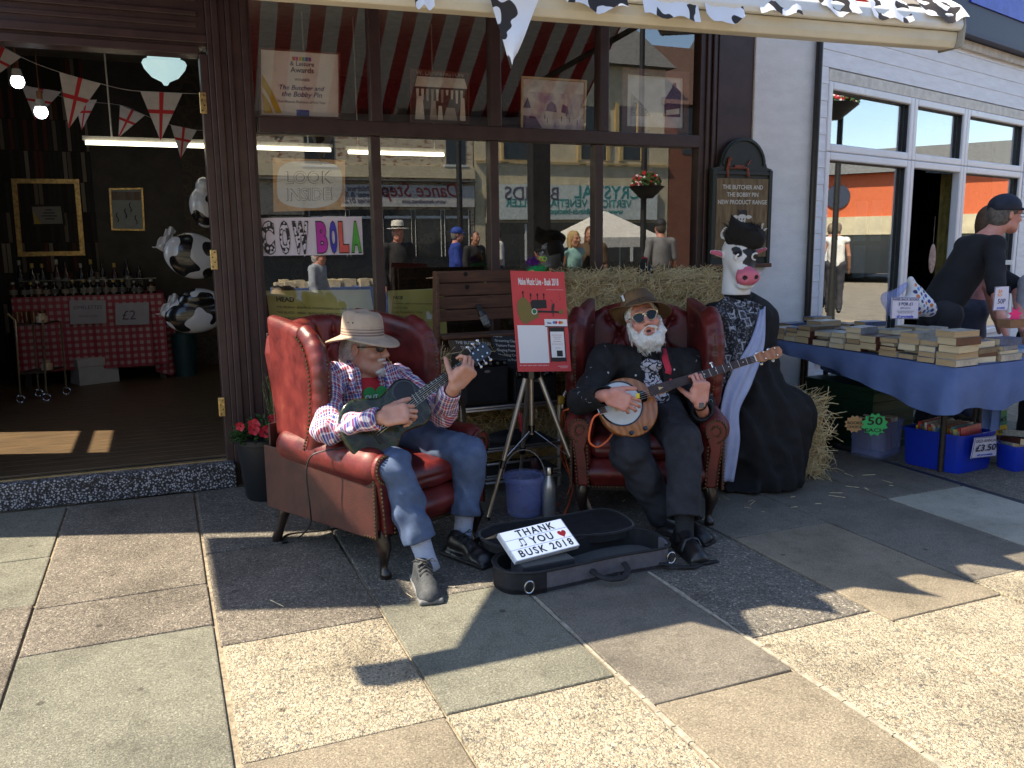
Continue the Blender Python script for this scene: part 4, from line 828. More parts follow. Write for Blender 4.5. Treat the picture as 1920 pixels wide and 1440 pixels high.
def crown1(X,Y,Z):
 t=(Z-.05)/.07;Z2=Z-max(0,t)*.012*math.exp(-(X/.030)**2)+(.004 if Y<0 else-.006*t);return X*(1-.10*max(0,t)*(1 if Y>0 else.4)),Y,Z2
hat1=hat_mesh('hat',tan_f,p1,hc,F1,U1n,[(.168,-.006),(.166,.000),(.14,.001),(.115,.002),(.099,.006),(.097,.012),(.095,.048),(.092,.08),(.088,.104),(.078,.118),(.060,.122),(.035,.117),(.008,.114),(.0005,.114)],.90,1.07,lambda X,Y,r:(r-.098)*(-.35*abs(Y)/.17+.20*(abs(X)/.15)**2-.12),crown1)
b=MB();F_,R_1=F1,R1
def bandfn(u,v):
 a=2*math.pi*u;r=.0995-.003*v+.0012*math.sin(v*19);return hc+R_1*(r*.90*math.sin(a))+F_*(r*1.07*math.cos(a))+U1n*(.010+.040*v)
b.grid(bandfn,48,8);b.build('hat_band',band_f,hat1,True,auto=180)
b=MB()
for dx in(-.008,.016):
 a=R_(96)+dx/.09;q=hc+R_1*(.094*.90*-math.sin(a)*-1)+F_*(.094*1.07*math.cos(a))+U1n*.072
 q2=hc-R_1*(-.0)+R_1*0
 pp=hc+R_1*(.0935*.9*math.sin(a))+F_*(.0935*1.07*math.cos(a))+U1n*.072;b.ball(pp,.0035,6,4)
b.build('eyelet',eyelet,hat1)
p2=thing('person','white bearded man in brown hat, mirrored sunglasses and black jacket, playing a banjo','person',(2.4,3.9,0))
J=dict(pel=Vector((2.45,4.02,.55)),shR=at(1136,674,3.99),shL=at(1290,680,3.89),elR=at(1092,752,3.76),wrR=at(1136,741,3.51),elL=at(1326,792,3.65),wrL=at(1312,757,3.44),kneeR=at(1183,856,3.52),kneeL=at(1280,830,3.44),ankR=at(1262,985,3.50),ankL=at(1284,1000,3.24))
J['hipR']=J['pel']+Vector((-.10,.0,.0));J['hipL']=J['pel']+Vector((.06,-.08,.0));J['neck']=at(1212,660,3.98);J['head']=at(1206,601,3.90)
J['hemR']=J['kneeR'].lerp(J['ankR'],.86);J['hemL']=J['kneeL'].lerp(J['ankL'],.84);J['chest']=J['shR'].lerp(J['shL'],.5)+Vector((.0,.0,-.10))
F2=(TC*.95-IR*.04+UP*.24).normalized();U2=(UP-IR*.27-TC*.12).normalized();U2=(U2-F2*U2.dot(F2)).normalized();R2=F2.cross(U2);fr2=TC
def hands2(S):
 add_hand(S,J['wrR']+IR*.005,IR*.90-UP*.36+TC*.06,-TC*.92-UP*.25,UP+IR*.3,((22,30,16),(24,34,18),(28,36,20),(32,40,20)),(.55,.8,.25))
 add_hand(S,J['wrL']+UP*.0,UP*.97+IR*.06+TC*.0,-TC*.9-IR*.3,-IR*.9+UP*.1,((42,62,40),(46,66,42),(50,68,42),(56,70,44)),(.35,.35,1.0),tcurl=.1)
_,P2=body('body',skin_b,p2,J,F2,U2,mouth=.009,hands=hands2,front=fr2,headscale=1.02,cheeks=1.1)
jacket=pbr('black_embroidered_jacket',(.010,.010,.012),.8,var=.3,vs=30,bump=.3,bs=250)
S=SDF(*bounds([J[k] for k in('pel','shR','shL','elR','elL','wrR','wrL','neck')],.21),.0065)
torso(S,J,fr2,(.195,.185),.080)
for s,e in(('R',.88),('L',.62)):w_=J['el'+s].lerp(J['wr'+s],e);S.cap(J['sh'+s],J['el'+s],.078,.068,.04);S.cap(J['el'+s],w_,.066,.054,.03)
S.noise(.006,32,31);S.noise(.0035,70,32)
for s,e in(('R',.88),('L',.62)):w_=J['el'+s].lerp(J['wr'+s],e);d=(J['wr'+s]-J['el'+s]).normalized();S.cap(w_-d*.01,w_+d*.07,.042,k=0,mode='sub');S.box(w_+d*.06,(.065,.065,.045),.005,np.array(frame3(d)).T,0,'sub')
opening(S,J,fr2,.045,.075,IR*.02);SJ=S;S.cap(J['neck'],J['neck']+UP*.18,.07,.09,.0,'sub')
S.build('jacket',jacket,p2)
under=pbr('black_shirt',(.008,.008,.009),.85);S=SDF(*bounds([J['pel'],J['shR'],J['shL'],J['neck']],.22),.0075);torso(S,J,fr2,(.172,.165),.06);S.noise(.003,40,3);S.build('shirt',under,p2)
trousers('trousers',navy_tr,p2,J,(.112,.088,.07,.082),41)
dsock=pbr('black_sock',(.012,.012,.014),.9);sock(J,'R',dsock,p2);sock(J,'L',dsock,p2)
def loafer(par,heel,toe):
 S=SDF(*bounds([heel,toe],.13),.0055);add_shoe(S,heel,toe,.080,.048);o=S.build('shoe',blackshoe,par);h2,t2=Vector(heel),Vector(toe);d=(t2-h2).normalized();x=d.cross(UP)
 b=MB();b.tube([h2.lerp(t2,.60)-x*.052+UP*.03,h2.lerp(t2,.58)-x*.03+UP*.078,h2.lerp(t2,.57)+UP*.088,h2.lerp(t2,.58)+x*.03+UP*.078,h2.lerp(t2,.60)+x*.052+UP*.03],.009,8,flat=2.2,up=d);b.build('strap',blackshoe,o,True)
 b=MB();b.box(h2.lerp(t2,.5)+UP*.008,(.10,(t2-h2).length+.012,.016),np.array([x,d,x.cross(d)]).T if False else Matrix((x,d,x.cross(d))).transposed());b.build('sole',blk,o,bevel=.006)
loafer(p2,(2.23,3.325,0),(2.165,3.035,0));loafer(p2,(2.25,3.50,0),(2.36,3.235,0))
S=SDF(*bounds([P2(0,0,0)],.25),.005);A2=np.array([R2,F2,U2]).T
S.ell(P2(0,.060,-.118),(.062,.046,.040),A2,0);S.ell(P2(0,.045,-.140),(.050,.036,.032),A2,.03)
for s in(-1,1):
 S.cap(P2(s*.076,.012,-.005),P2(s*.064,.045,-.085),.014,.020,.02);S.cap(P2(s*.004,.110,-.046),P2(s*.032,.092,-.060),.0062,.0055,.006);S.cap(P2(s*.034,.090,-.060),P2(s*.040,.078,-.10),.007,.012,.012);S.cap(P2(s*.062,.050,-.085),P2(s*.035,.07,-.115),.026,.03,.03)
S.noise(.0035,110,9);S.noise(.002,240,10)
S.ell(P2(0,.110,-.073),(.022,.03,.017),A2,.004,'sub')
bd=S.build('beard',white_hair,p2)
sp_=[((0,.085,-.128),(.045,.02,.02),(0,.6,-1)),((.05,.055,-.105),(.014,.02,.03),(.5,.3,-1)),((-.05,.055,-.105),(.014,.02,.03),(-.5,.3,-1)),((0,.07,-.155),(.035,.02,.015),(0,.3,-1)),((.072,.025,-.04),(.01,.015,.035),(.6,.1,-.8)),((-.072,.025,-.04),(.01,.015,.035),(-.6,.1,-.8))]
beard_strands(bd,P2,white_hair,sp_,1000,.013,5,r=.0012)
hair_cap(p2,P2,1.02,white_hair,F2,U2,15,1.03,-.085,.035,320,.075)
L_=[];rr=random.Random(4)
for i in range(26):q=P2(.075+rr.uniform(-.01,.01),.0,-.06+rr.uniform(-.03,.02));L_.append([q,q+IR*.02-UP*.03,q+IR*rr.uniform(.02,.05)-UP*.07,q+IR*rr.uniform(.05,.09)-UP*rr.uniform(.09,.13)])
strands('hair_wisp',white_hair,L_,p2,.0013)
b=MB();b.ball(P2(0,.090,-.0745),(.017,.010,.0085),12,8);b.build('mouth',pbr('mouth_dark',(.09,.02,.018),.5),p2,True)
b=MB();b.tube([P2(-.017,.103,-.085),P2(0,.108,-.0875),P2(.017,.103,-.085)],[.003,.0055,.003],8);b.build('lower_lip',pbr('lip',(.42,.16,.14),.45),p2,True,auto=180)
mirror=pbr('mirrored_lens',(.012,.014,.018),.05,0,spec=.25,var=0);gold_f=pbr('gold_wire',(.8,.62,.36),.25,1.0,var=0)
sunglasses(p2,P2,F2,U2,gold_f,mirror,.033,.0275,True,.0021)
hat_l=pbr('brown_waxed_hat',(.20,.115,.050),.6,var=.3,vs=9,bump=.3,bs=120,col2=(.085,.052,.028));U2h=(U2*.97-F2*.30).normalized();F2h=(F2-U2h*F2.dot(U2h)).normalized();R2h=F2h.cross(U2h)
hc2=P2(0,-.004,.048)
def crown2(X,Y,Z):
 t=max(0,(Z-.05)/.07);return X*(1-.16*t*(1 if Y>0 else.3)),Y,Z-t*.020*math.exp(-(X/.028)**2)
hat2=hat_mesh('hat',hat_l,p2,hc2,F2h,U2h,[(.160,-.004),(.158,.0),(.135,.0),(.115,.001),(.101,.005),(.099,.014),(.096,.045),(.091,.075),(.084,.098),(.070,.110),(.045,.110),(.015,.104),(.0005,.104)],.98,1.06,lambda X,Y,r:(r-.099)*(-.42*max(0,Y)/.16-.1+.95*max(0,X/.15)**2-.55*max(0,-X/.15)**2),crown2)
b=MB()
def bf2(u,v):a=2*math.pi*u;r=.102-.002*v;return hc2+R2h*(r*.98*math.sin(a))+F2h*(r*1.06*math.cos(a))+U2h*(.010+.020*v)
b.grid(bf2,48,3);b.build('hat_band',pbr('plaited_band',(.10,.055,.025),.6,var=.4,vs=160),hat2,True,solid=.005,auto=180)
b=MB();q=hc2+R2h*.075+F2h*.066+U2h*.072;b.box(q,(.010,.012,.034),Matrix((R2h,F2h,U2h)).transposed());b.build('white_tag',white_p,hat2)
kerchief,n,L,bb=nodes_of('grey_black_neckerchief');bb.inputs['Roughness'].default_value=.8;tc=n.new('ShaderNodeTexCoord');vo=n.new('ShaderNodeTexVoronoi');vo.feature='DISTANCE_TO_EDGE';vo.inputs['Scale'].default_value=26
nzz=n.new('ShaderNodeTexNoise');nzz.inputs['Scale'].default_value=14;ml=n.new('ShaderNodeMixRGB');ml.blend_type='LINEAR_LIGHT';ml.inputs[0].default_value=.08;L.new(tc.outputs['Object'],nzz.inputs['Vector']);L.new(tc.outputs['Object'],ml.inputs[1]);L.new(nzz.outputs[1],ml.inputs[2]);L.new(ml.outputs[0],vo.inputs['Vector'])
L.new(ramp(n,L,vo.outputs['Distance'],[(.0,(.012,.012,.014)),(.075,(.012,.012,.014)),(.09,(.52,.49,.54))]),bb.inputs['Base Color'])
S=SDF(*bounds([J['neck']+fr2*.1],.28),.0055);k0=J['neck']+fr2*.155-UP*.050
S.cap(k0-IR*.03,k0+IR*.03,.026,k=0);S.ell(k0-UP*.0,(.036,.03,.028),None,.02);S.cap(k0-UP*.02+IR*.0,k0-UP*.17+IR*.045+fr2*.055,.030,.045,.03,n=fr2,sq=.4);S.cap(k0-UP*.02,k0-UP*.15-IR*.02+fr2*.05,.026,.035,.03,n=fr2,sq=.4);S.cap(k0-IR*.03,k0-IR*.06-UP*.05-fr2*.02,.022,.014,.02,n=fr2,sq=.5)
S.wave(lambda X,Y,Z:.004*np.sin(95*(X*IR.x+Y*IR.y)+22*Z));S.build('neckerchief',kerchief,p2)
red_s=pbr('red_webbing',(.62,.03,.06),.8,var=.08)
def ribbon(name,path,wdt,mat,par,nrm,th=.003):
 b=MB();n_=len(path);vs=[]
 for i,p in enumerate(path):
  p=Vector(p);d=(Vector(path[min(i+1,n_-1)])-Vector(path[max(i-1,0)])).normalized();x=d.cross(Vector(nrm)).normalized();vs+=[p-x*wdt/2,p+x*wdt/2]
 b.add(vs,[(2*i,2*i+1,2*i+3,2*i+2) for i in range(n_-1)]);return b.build(name,mat,par,True,solid=th)
s0=J['neck']+fr2*.165+IR*.075-UP*.02;ribbon('strap',[s0+UP*.05-fr2*.07,s0,s0-UP*.05+IR*.012+fr2*.035,s0-UP*.07+IR*.006+fr2*.045],.034,red_s,p2,fr2);ribbon('strap',[s0-UP*.105+IR*.01+fr2*.060,s0-UP*.125+IR*.05+fr2*.055],.03,red_s,p2,fr2)
btnm=pbr('white_pearl_button',(.85,.85,.86),.2,.3)
b=MB()
for px,py,Y in((1264,648,3.83),(1264,693,3.79),(1140,699,3.91),(1192,704,3.80)):
 q=SJ.hit(px,py)
 if q:b.ball(q,(.0065,.0065,.0065),8,6)
b.build('button',btnm,p2,True)
silver=pbr('silver_embroidery',(.45,.45,.47),.45,.5,var=0)
b=MB();rr=random.Random(12)
def curl(p,r,a0,X,Y):
 return[p+X*(r*(1-.06*i)*math.cos(a0+i*.7))+Y*(r*(1-.06*i)*math.sin(a0+i*.7)) for i in range(7)]
for px,py,Y in((1082,728,3.83),(1086,738,3.82),(1092,745,3.80),(1099,750,3.79),(1106,752,3.78),(1133,650,3.98),(1137,655,3.98),(1108,690,3.98),(1100,708,3.93),(1305,676,3.92),(1309,668,3.93),(1296,706,3.84),(1288,738,3.70),(1334,742,3.68),(1332,752,3.66)):
 q=SJ.hit(px,py)
 if not q:continue
 p=q+TC*.002;b.tube(curl(p,.009*rr.uniform(.6,1.3),rr.uniform(0,6),IR,UP),.0012,4)
tag(b.build('embroidery',silver,p2,True),kind='stuff')
b=MB();d=(J['wrL']-J['elL']).normalized();c=J['wrL']-d*.005;X,Y,Z=frame3(d);b.lathe([(.034,-.010),(.0355,-.006),(.0355,.006),(.034,.010)],c,d,20,caps=False);b.build('watch_strap',blk,p2,True)
b=MB();b.box(c+TC*.035,(.024,.010,.026),Matrix((IR,TC,UP)).transposed());b.build('watch_face',pbr('watch_face',(.1,.1,.11),.15),p2,bevel=.003)
# ================================================================== INSTRUMENTS
def basis(u,n):
 u=Vector(u).normalized();n=Vector(n);n=(n-u*n.dot(u)).normalized();return u,n.cross(u),n
def closed_spline(pts,k=6):
 out=[];N=len(pts)
 for i in range(N):
  p0,p1,p2,p3=[Vector(pts[(i+j-1)%N]) for j in range(4)]
  for j in range(k):
   t=j/k;out.append(tuple(.5*((2*p1)+(-p0+p2)*t+(2*p0-5*p1+4*p2-p3)*t*t+(-p0+3*p1-3*p2+p3)*t**3)))
 return out
def path_spline(pts,k=8):
 P=[Vector(p) for p in pts];P=[P[0]*2-P[1]]+P+[P[-1]*2-P[-2]];out=[]
 for i in range(1,len(P)-2):
  p0,p1,p2,p3=P[i-1:i+3]
  for j in range(k):
   t=j/k;out.append(.5*((2*p1)+(-p0+p2)*t+(2*p0-5*p1+4*p2-p3)*t*t+(-p0+3*p1-3*p2+p3)*t**3))
 return out+[P[-2]]
steel=pbr('bright_steel',(.62,.62,.63),.25,1.0,var=.05);alu=pbr('brushed_aluminium',(.66,.66,.65),.35,1.0,var=.08,vs=30)
gt=thing('guitar','dark green camouflage small guitar held across the lap of the man in plaid','guitar',tuple(at(724,786,3.56)))
camo,n,L,bb=nodes_of('dark_camouflage_lacquer');bb.inputs['Roughness'].default_value=.22;bb.inputs['Coat Weight'].default_value=.15;tc=n.new('ShaderNodeTexCoord');nz=n.new('ShaderNodeTexNoise');nz.inputs['Scale'].default_value=17;nz.inputs['Detail'].default_value=1.2;L.new(tc.outputs['Object'],nz.inputs['Vector'])
L.new(ramp(n,L,nz.outputs[0],[(0,(.006,.007,.006)),(.45,(.012,.024,.010)),(.53,(.030,.030,.015)),(.60,(.007,.013,.007))],'CONSTANT'),bb.inputs['Base Color'])
Cg=at(724,786,3.56);N1=at(887,672,3.56);u,v,nn=basis(N1-at(773,749,3.52),TC*.9+UP*.12+IR*.05)
half=[(-.205,.0),(-.195,.075),(-.15,.135),(-.085,.155),(-.02,.125),(.03,.098),(.085,.105),(.14,.118),(.185,.095),(.205,.045),(.21,0)]
ol=closed_spline(half+[(a,-b_) for a,b_ in half[-2:0:-1]],4)
b=MB();b.prism(ol,Cg-nn*.075,u,v,nn,.075);b.build('body',camo,gt,True,bevel=.012,seg=3,auto=50)
def ring(b,c,r0,r1,th,n_,X,Y,Z,seg=36):
 vs=[]
 for r,h in((r0,0),(r0,th),(r1,th),(r1,0)):vs+=[c+X*(r*math.cos(2*math.pi*j/seg))+Y*(r*math.sin(2*math.pi*j/seg))+Z*h for j in range(seg)]
 b.add(vs,[(i*seg+j,i*seg+(j+1)%seg,((i+1)%4)*seg+(j+1)%seg,((i+1)%4)*seg+j) for i in range(4) for j in range(seg)])
def disc(b,c,r,X,Y,Z,th=.002,seg=32,ry=None):b.prism([(r*math.cos(2*math.pi*j/seg),(ry or r)*math.sin(2*math.pi*j/seg)) for j in range(seg)],c,X,Y,Z,th)
blackp=pbr('gloss_black',(.006,.006,.007),.15,coat=.5,var=0)
sh=Cg+u*.135+v*.055;b=MB();ring(b,sh,.046,.055,.004,0,u,v,nn);b.build('soundhole_ring',blackp,gt,True,bevel=.001);b=MB();disc(b,sh,.046,u,v,nn,.0012);b.build('soundhole',pbr('dark_blue_black',(.008,.010,.016),.3),gt)
fb0=.065;fL=(N1-Cg).dot(u);off=(N1-Cg).dot(v)
ebony=pbr('ebony',(.012,.010,.010),.4,var=.2);pale=pbr('pale_fret',(.60,.58,.5),.35,.6,var=0)
def neckline(t):return Cg+u*t+v*(off*min(1,max(0,(t-.0)/fL)))
b=MB();A,B=neckline(fb0),neckline(fL);d_=(B-A).normalized();x_=nn.cross(d_)
b.add([A-x_*.027+nn*.001,A+x_*.027+nn*.001,B+x_*.021+nn*.001,B-x_*.021+nn*.001,A-x_*.027+nn*.008,A+x_*.027+nn*.008,B+x_*.021+nn*.008,B-x_*.021+nn*.008],[(3,2,1,0),(4,5,6,7),(0,1,5,4),(1,2,6,5),(2,3,7,6),(3,0,4,7)]);b.build('fretboard',ebony,gt)
b=MB();b.tube([neckline(.19)-nn*.012,B-nn*.008],[.024,.020],10,up=nn);b.build('neck',camo,gt,True)
for i in range(13):
 t=1-2**(-i/12);p=B.lerp(A,t*1.55 if t*1.55<1 else 1);w_=.021+.006*t
 q=MB();q.tube([p-x_*w_+nn*.0085,p+x_*w_+nn*.0085],.0014,5);q.build('fret',pale,gt)
br=Cg-u*.075+v*-.01;b=MB();b.box(br+nn*.004,(.022,.13,.010),Matrix((u,v,nn)).transposed());b.build('bridge',ebony,gt,bevel=.002)
for i in range(6):
 q=MB();o_=(i-2.5);q.tube([br+v*o_*.0105+nn*.011,B+x_*o_*.0065+nn*.0115],.0007,4);q.build('string',pale,gt)
b=MB();b.box(B+nn*.008,(.006,.044,.012),Matrix((d_,x_,nn)).transposed());b.build('nut',pbr('bone',(.7,.66,.55),.5),gt)
hd=(d_*.96-nn*.27).normalized();b=MB();b.prism([(-.0,-.024),(.04,-.032),(.11,-.036),(.135,-.02),(.128,0),(.135,.02),(.11,.036),(.04,.032),(0,.024)],B-nn*.006,hd,x_,hd.cross(x_),.012);b.build('headstock',blackp,gt,bevel=.003)
for s in(-1,1):
 for i in range(3):
  c=B+hd*(.035+.034*i);q=MB();q.tube([c+x_*s*.018+nn*-.002,c+x_*s*.018+nn*.016],.0045,8);q.tube([c+x_*s*.03,c+x_*s*.048],.003,6);q.ball(c+x_*s*.054,(.008,.006,.009),8,6);q.build('tuning_peg',steel,gt,True)
bj=thing('banjo','banjo with round wooden body and white drum head held by the bearded man','banjo',tuple(at(1178,763,3.5)))
Cb=at(1179,763,3.58);NA,NB=at(1222,734,3.52),at(1413,674,3.48);u,v,nn=basis(NB-NA,TC*.92+UP*.38)
maple,n,L,bb=nodes_of('amber_wood');bb.inputs['Roughness'].default_value=.3;bb.inputs['Coat Weight'].default_value=.3;tc=n.new('ShaderNodeTexCoord');wv=n.new('ShaderNodeTexWave');wv.inputs['Scale'].default_value=9;wv.inputs['Distortion'].default_value=9;wv.inputs['Detail'].default_value=3;L.new(tc.outputs['Object'],wv.inputs['Vector']);L.new(ramp(n,L,wv.outputs[0],[(0,(.30,.105,.034)),(.6,(.36,.14,.048)),(1,(.41,.175,.066))]),bb.inputs['Base Color'])
pale_wood=pbr('pale_maple',(.55,.38,.19),.4,var=.12,vs=30)
b=MB();b.lathe([(.0,-.060),(.10,-.060),(.138,-.054),(.150,-.04),(.153,-.005),(.150,.002),(.143,.005),(.0,.005)],Cb,nn,56);b.build('resonator',maple,bj,True,auto=50)
_a,_b=(NA-Cb).dot(u),(NA-Cb).dot(v);Ch=Cb+u*(_a-.150)+v*_b;b=MB();ring(b,Ch+nn*.005,.109,.116,.007,0,u,v,nn,48);b.build('tension_hoop',blackp,bj,True)
b=MB();disc(b,Ch+nn*.005,.1095,u,v,nn,.0045,48);b.build('drum_head',pbr('white_drum_skin',(.62,.66,.68),.6,var=.05,vs=10),bj)
b=MB();disc(b,Cb+u*(_a-.028)+v*_b+nn*.005,.026,u,v,nn,.006,24,.030);b.build('sound_hole',blackp,bj)
A=NA;B=NB;d_=(B-A).normalized();x_=nn.cross(d_).normalized();A=A-d_*.02
b=MB();b.add([A-x_*.025+nn*.014,A+x_*.025+nn*.014,B+x_*.017+nn*.010,B-x_*.017+nn*.010,A-x_*.025+nn*.022,A+x_*.025+nn*.022,B+x_*.017+nn*.018,B-x_*.017+nn*.018],[(3,2,1,0),(4,5,6,7),(0,1,5,4),(1,2,6,5),(2,3,7,6),(3,0,4,7)]);b.build('fretboard',pbr('rosewood',(.045,.022,.016),.45,var=.25,vs=40),bj)
b=MB();b.tube([A+d_*.05-nn*.004,A+d_*.14-nn*.004,B-nn*.002],[.028,.020,.017],12,up=nn);b.build('neck',pale_wood,bj,True)
for i in range(19):
 t=1-2**(-i/12);p=B.lerp(A,t*1.5 if t*1.5<1 else 1);w_=.017+.007*t
 q=MB();q.tube([p-x_*w_+nn*.0195,p+x_*w_+nn*.0195],.0011,4);q.build('fret',pale,bj)
b=MB()
for f in(.12,.26,.38,.49,.6,.72):disc(b,B.lerp(A,f)+nn*.0195,.003,u,v,nn,.001,8)
b.build('inlay_dot',pbr('pearl_inlay',(.7,.7,.7),.3),bj)
bk_=Ch-u*.035;
for i in range(4):
 o_=i-1.5;q=MB();q.tube([Ch-u*.108+v*o_*.010+nn*.014,bk_+v*o_*.011+nn*.024,B+x_*o_*.008+nn*.020],.0007,4);q.build('string',pale,bj)
b=MB();b.box(bk_+nn*.016,(.006,.065,.014),Matrix((u,v,nn)).transposed());b.build('bridge',pale_wood,bj,bevel=.001)
b=MB();b.box(Ch-u*.105+nn*.012,(.045,.050,.010),Matrix((u,v,nn)).transposed());b.build('tailpiece',steel,bj,bevel=.003)
b=MB();b.box(B+nn*.016,(.005,.036,.012),Matrix((d_,x_,nn)).transposed());b.build('nut',pbr('bone',(.7,.66,.55),.5),bj)
ho=[(0,-.017),(.02,-.022),(.05,-.030),(.075,-.024),(.095,-.032),(.125,-.034),(.155,-.024),(.165,-.0),(.158,.022),(.13,.030),(.10,.026),(.075,.020),(.05,.028),(.02,.022),(0,.017)]
b=MB();b.prism(ho,B+nn*.004,d_,x_,nn,.012);hdk=b.build('headstock',pale_wood,bj,bevel=.002);b=MB();b.prism([(a*.985+.001,c*.94) for a,c in ho],B+nn*.0162,d_,x_,nn,.002);b.build('headstock_veneer',maple,hdk)
for a,c,s in((.05,-.018,-1),(.12,-.020,-1),(.05,.017,1),(.12,.018,1)):
 p=B+d_*a+x_*c;q=MB();q.tube([p,p+nn*.028],.004,8);q.ball(p+nn*.03,.0045,6,4);q.tube([p-nn*.02,p],.003,6);q.ball(p-nn*.03+x_*s*.012,(.010,.007,.010),8,6);q.build('tuning_peg',steel,bj,True)
q=MB();p=A.lerp(B,.62)+x_*.02;q.tube([p,p+x_*.02],.004,8);q.ball(p+x_*.026,(.009,.007,.009),8,6);q.build('tuning_peg',steel,bj,True)
for t in(-.3,.25):
 p=Cb-v*.128+u*t*.14+nn*.006;q=MB();q.lathe([(.011,0),(.011,.012),(.009,.015),(0,.015)],p,nn,14);q.build('control_knob',blackp,bj,True)
pk=MB();pp=at(1196,742,3.44);pk.prism([(-.010,-.012),(.010,-.012),(.007,.012),(-.007,.012)],pp,IR,UP,TC,.002);tag(pk.build('plectrum',pbr('yellow_plastic',(.8,.6,.03),.35),None,bevel=.001),'small yellow plectrum in the picking hand over the banjo','plectrum')
# ================================================================== POSTER ON TRIPOD
tp=thing('tripod','champagne metal tripod stand with black joints holding the red poster','tripod',(1.80,4.10,0))
cham=pbr('champagne_metal',(.50,.42,.33),.35,.7,var=.05)
ap=at(996,704,4.10);fL_,fR_=gp(914,975),gp(1111,966);fB=Vector((1.86,4.42,0))
def leg(top,foot):
 d=foot-top;b=MB();m_=top+d*.62;b.tube([top,m_],.0135,10);b.tube([m_,foot],.0105,10);lg=b.build('leg',cham,tp,True)
 q=MB();q.tube([m_-d*.03,m_+d*.025],.018,10);q.tube([foot-d*.02,foot],.013,8);q.build('joint',blackp,lg,True);return m_
tL,tR,tB=ap+Vector((-.03,0,0)),ap+Vector((.045,0,0)),ap+Vector((0,.03,0))
mL,mR,mB=leg(tL,fL_),leg(tR,fR_),leg(tB,fB)
cc_=Vector((ap.x+.004,ap.y+.01,.42));b=MB();b.tube([ap+UP*.02,cc_],.0125,10);b.build('centre_column',cham,tp,True)
b=MB();b.tube([cc_+UP*.05,cc_+UP*.01],.018,10);b.lathe([(.012,-.03),(.05,-.02),(.05,.02),(.012,.03)],ap+UP*.01,UP,12);b.build('collar',blackp,tp,True)
for q_ in(mL,mR,mB):
 b=MB();b.tube([cc_+UP*.03,q_+(ap-q_)*.06],.004,6,flat=.5);b.build('brace',alu,tp,True)
O=at(971,697,4.02);X=at(1071,696,3.99)-O;Yv=at(957,508,4.09)-O;Xn=X.normalized();Yn=(Yv-Xn*Yv.dot(Xn)).normalized();Zn=Xn.cross(Yn);PW,PH=X.length,Yv.length;sk=Yv.dot(Xn)/PH
po=thing('poster_board','red poster board headed Make Music Live standing on the tripod','poster',tuple(O))
red_p=pbr('red_poster_print',(.60,.055,.06),.45,var=.03,vs=3)
def Pq(x,y):return O+Xn*(x*PW+sk*y*PH)+Yn*(y*PH)
b=MB();cs=[Pq(0,0),Pq(1,0),Pq(1,1),Pq(0,1)];b.add(cs+[c-Zn*.006 for c in cs],[(0,1,2,3),(7,6,5,4),(0,4,5,1),(1,5,6,2),(2,6,7,3),(3,7,4,0)]);b.build('board',red_p,po)
wht=pbr('white_ink',(.80,.80,.82),.5,var=0);ink=pbr('black_ink',(.012,.012,.014),.5,var=0)
Yt=(Yn+Xn*sk).normalized()
text('Make Music Live - Busk 2018','title',wht,Pq(.5,.865),Xn,Yt,.050,po,bold=.0011,sx=PW*.92/.72)
def art(poly,mat,name,z=.001,base=None):
 b=MB();b.prism([(0,0)]*0+[((p-O).dot(Xn),(p-O).dot(Yn)) for p in[Pq(x,y) for x,y in poly]],O+Zn*z,Xn,Yn,Zn,.0006);return b.build(name,mat,po)
olive=pbr('olive_ink',(.17,.125,.04),.5,col2=(.20,.15,.03),vs=8)
art([(q[0],q[1]) for q in closed_spline([(.07,.62),(.10,.70),(.19,.74),(.27,.71),(.33,.66),(.40,.64),(.45,.60),(.46,.545),(.40,.53),(.35,.515),(.28,.495),(.20,.475),(.11,.52)],4)],olive,'guitar_picture')
art([(.40,.59),(.84,.588),(.84,.605),(.40,.612)],ink,'guitar_picture_neck',.0018);art([(.84,.58),(.92,.575),(.93,.625),(.84,.615)],olive,'guitar_picture_head',.0018)
art([(.34,.625),(.62,.635),(.62,.715),(.36,.715),(.32,.69)],ink,'amplifier_picture',.0022)
b=MB();Xo,Yo,Zo=Xn,Yn,Zn;disc(b,Pq(.385,.60)+Zn*.0026,.0155,Xo,Yo,Zo,.0005);b.build('dial_picture',wht,po);b=MB();disc(b,Pq(.385,.60)+Zn*.0032,.012,Xo,Yo,Zo,.0005);b.build('dial_picture',pbr('green_ink',(.02,.16,.03),.5),po)
art([(.70,.60),(.715,.66),(.745,.685),(.77,.68),(.765,.64),(.745,.60),(.735,.545),(.725,.545),(.725,.60)],pbr('dark_bird_ink',(.035,.025,.03),.5),'bird_picture',.0024)
b=MB();rr=random.Random(3)
def twig(x,y,a,l,dp):
 x2,y2=x+l*math.sin(a)*.6,y+l*math.cos(a);b.tube([Pq(x,y)+Zn*.0015,Pq(x2,y2)+Zn*.0015],.0008+.0005*dp,4)
 if dp>0:
  for da in(-.55,.1,.6):twig(x2,y2,a+da*rr.uniform(.7,1.3),l*.62,dp-1)
for x,y in((.20,.735),(.33,.715),(.46,.715),(.58,.715)):twig(x,y,rr.uniform(-.2,.2),.030,3)
for i in range(8):x,y=rr.uniform(.68,.92),rr.uniform(.68,.80);b.ball(Pq(x,y)+Zn*.001,(.003,.001,.002),5,3)
b.build('tree_picture',pbr('brown_ink',(.05,.012,.012),.6),po)
art([(.56,.455),(.985,.455),(.985,.525),(.56,.525)],wht,'card_strip');text('VISA','card_strip_word',pbr('blue_ink',(.03,.08,.35),.5),Pq(.645,.478),Xn,Yt,.0125,po,bold=.0005,lift=.003)
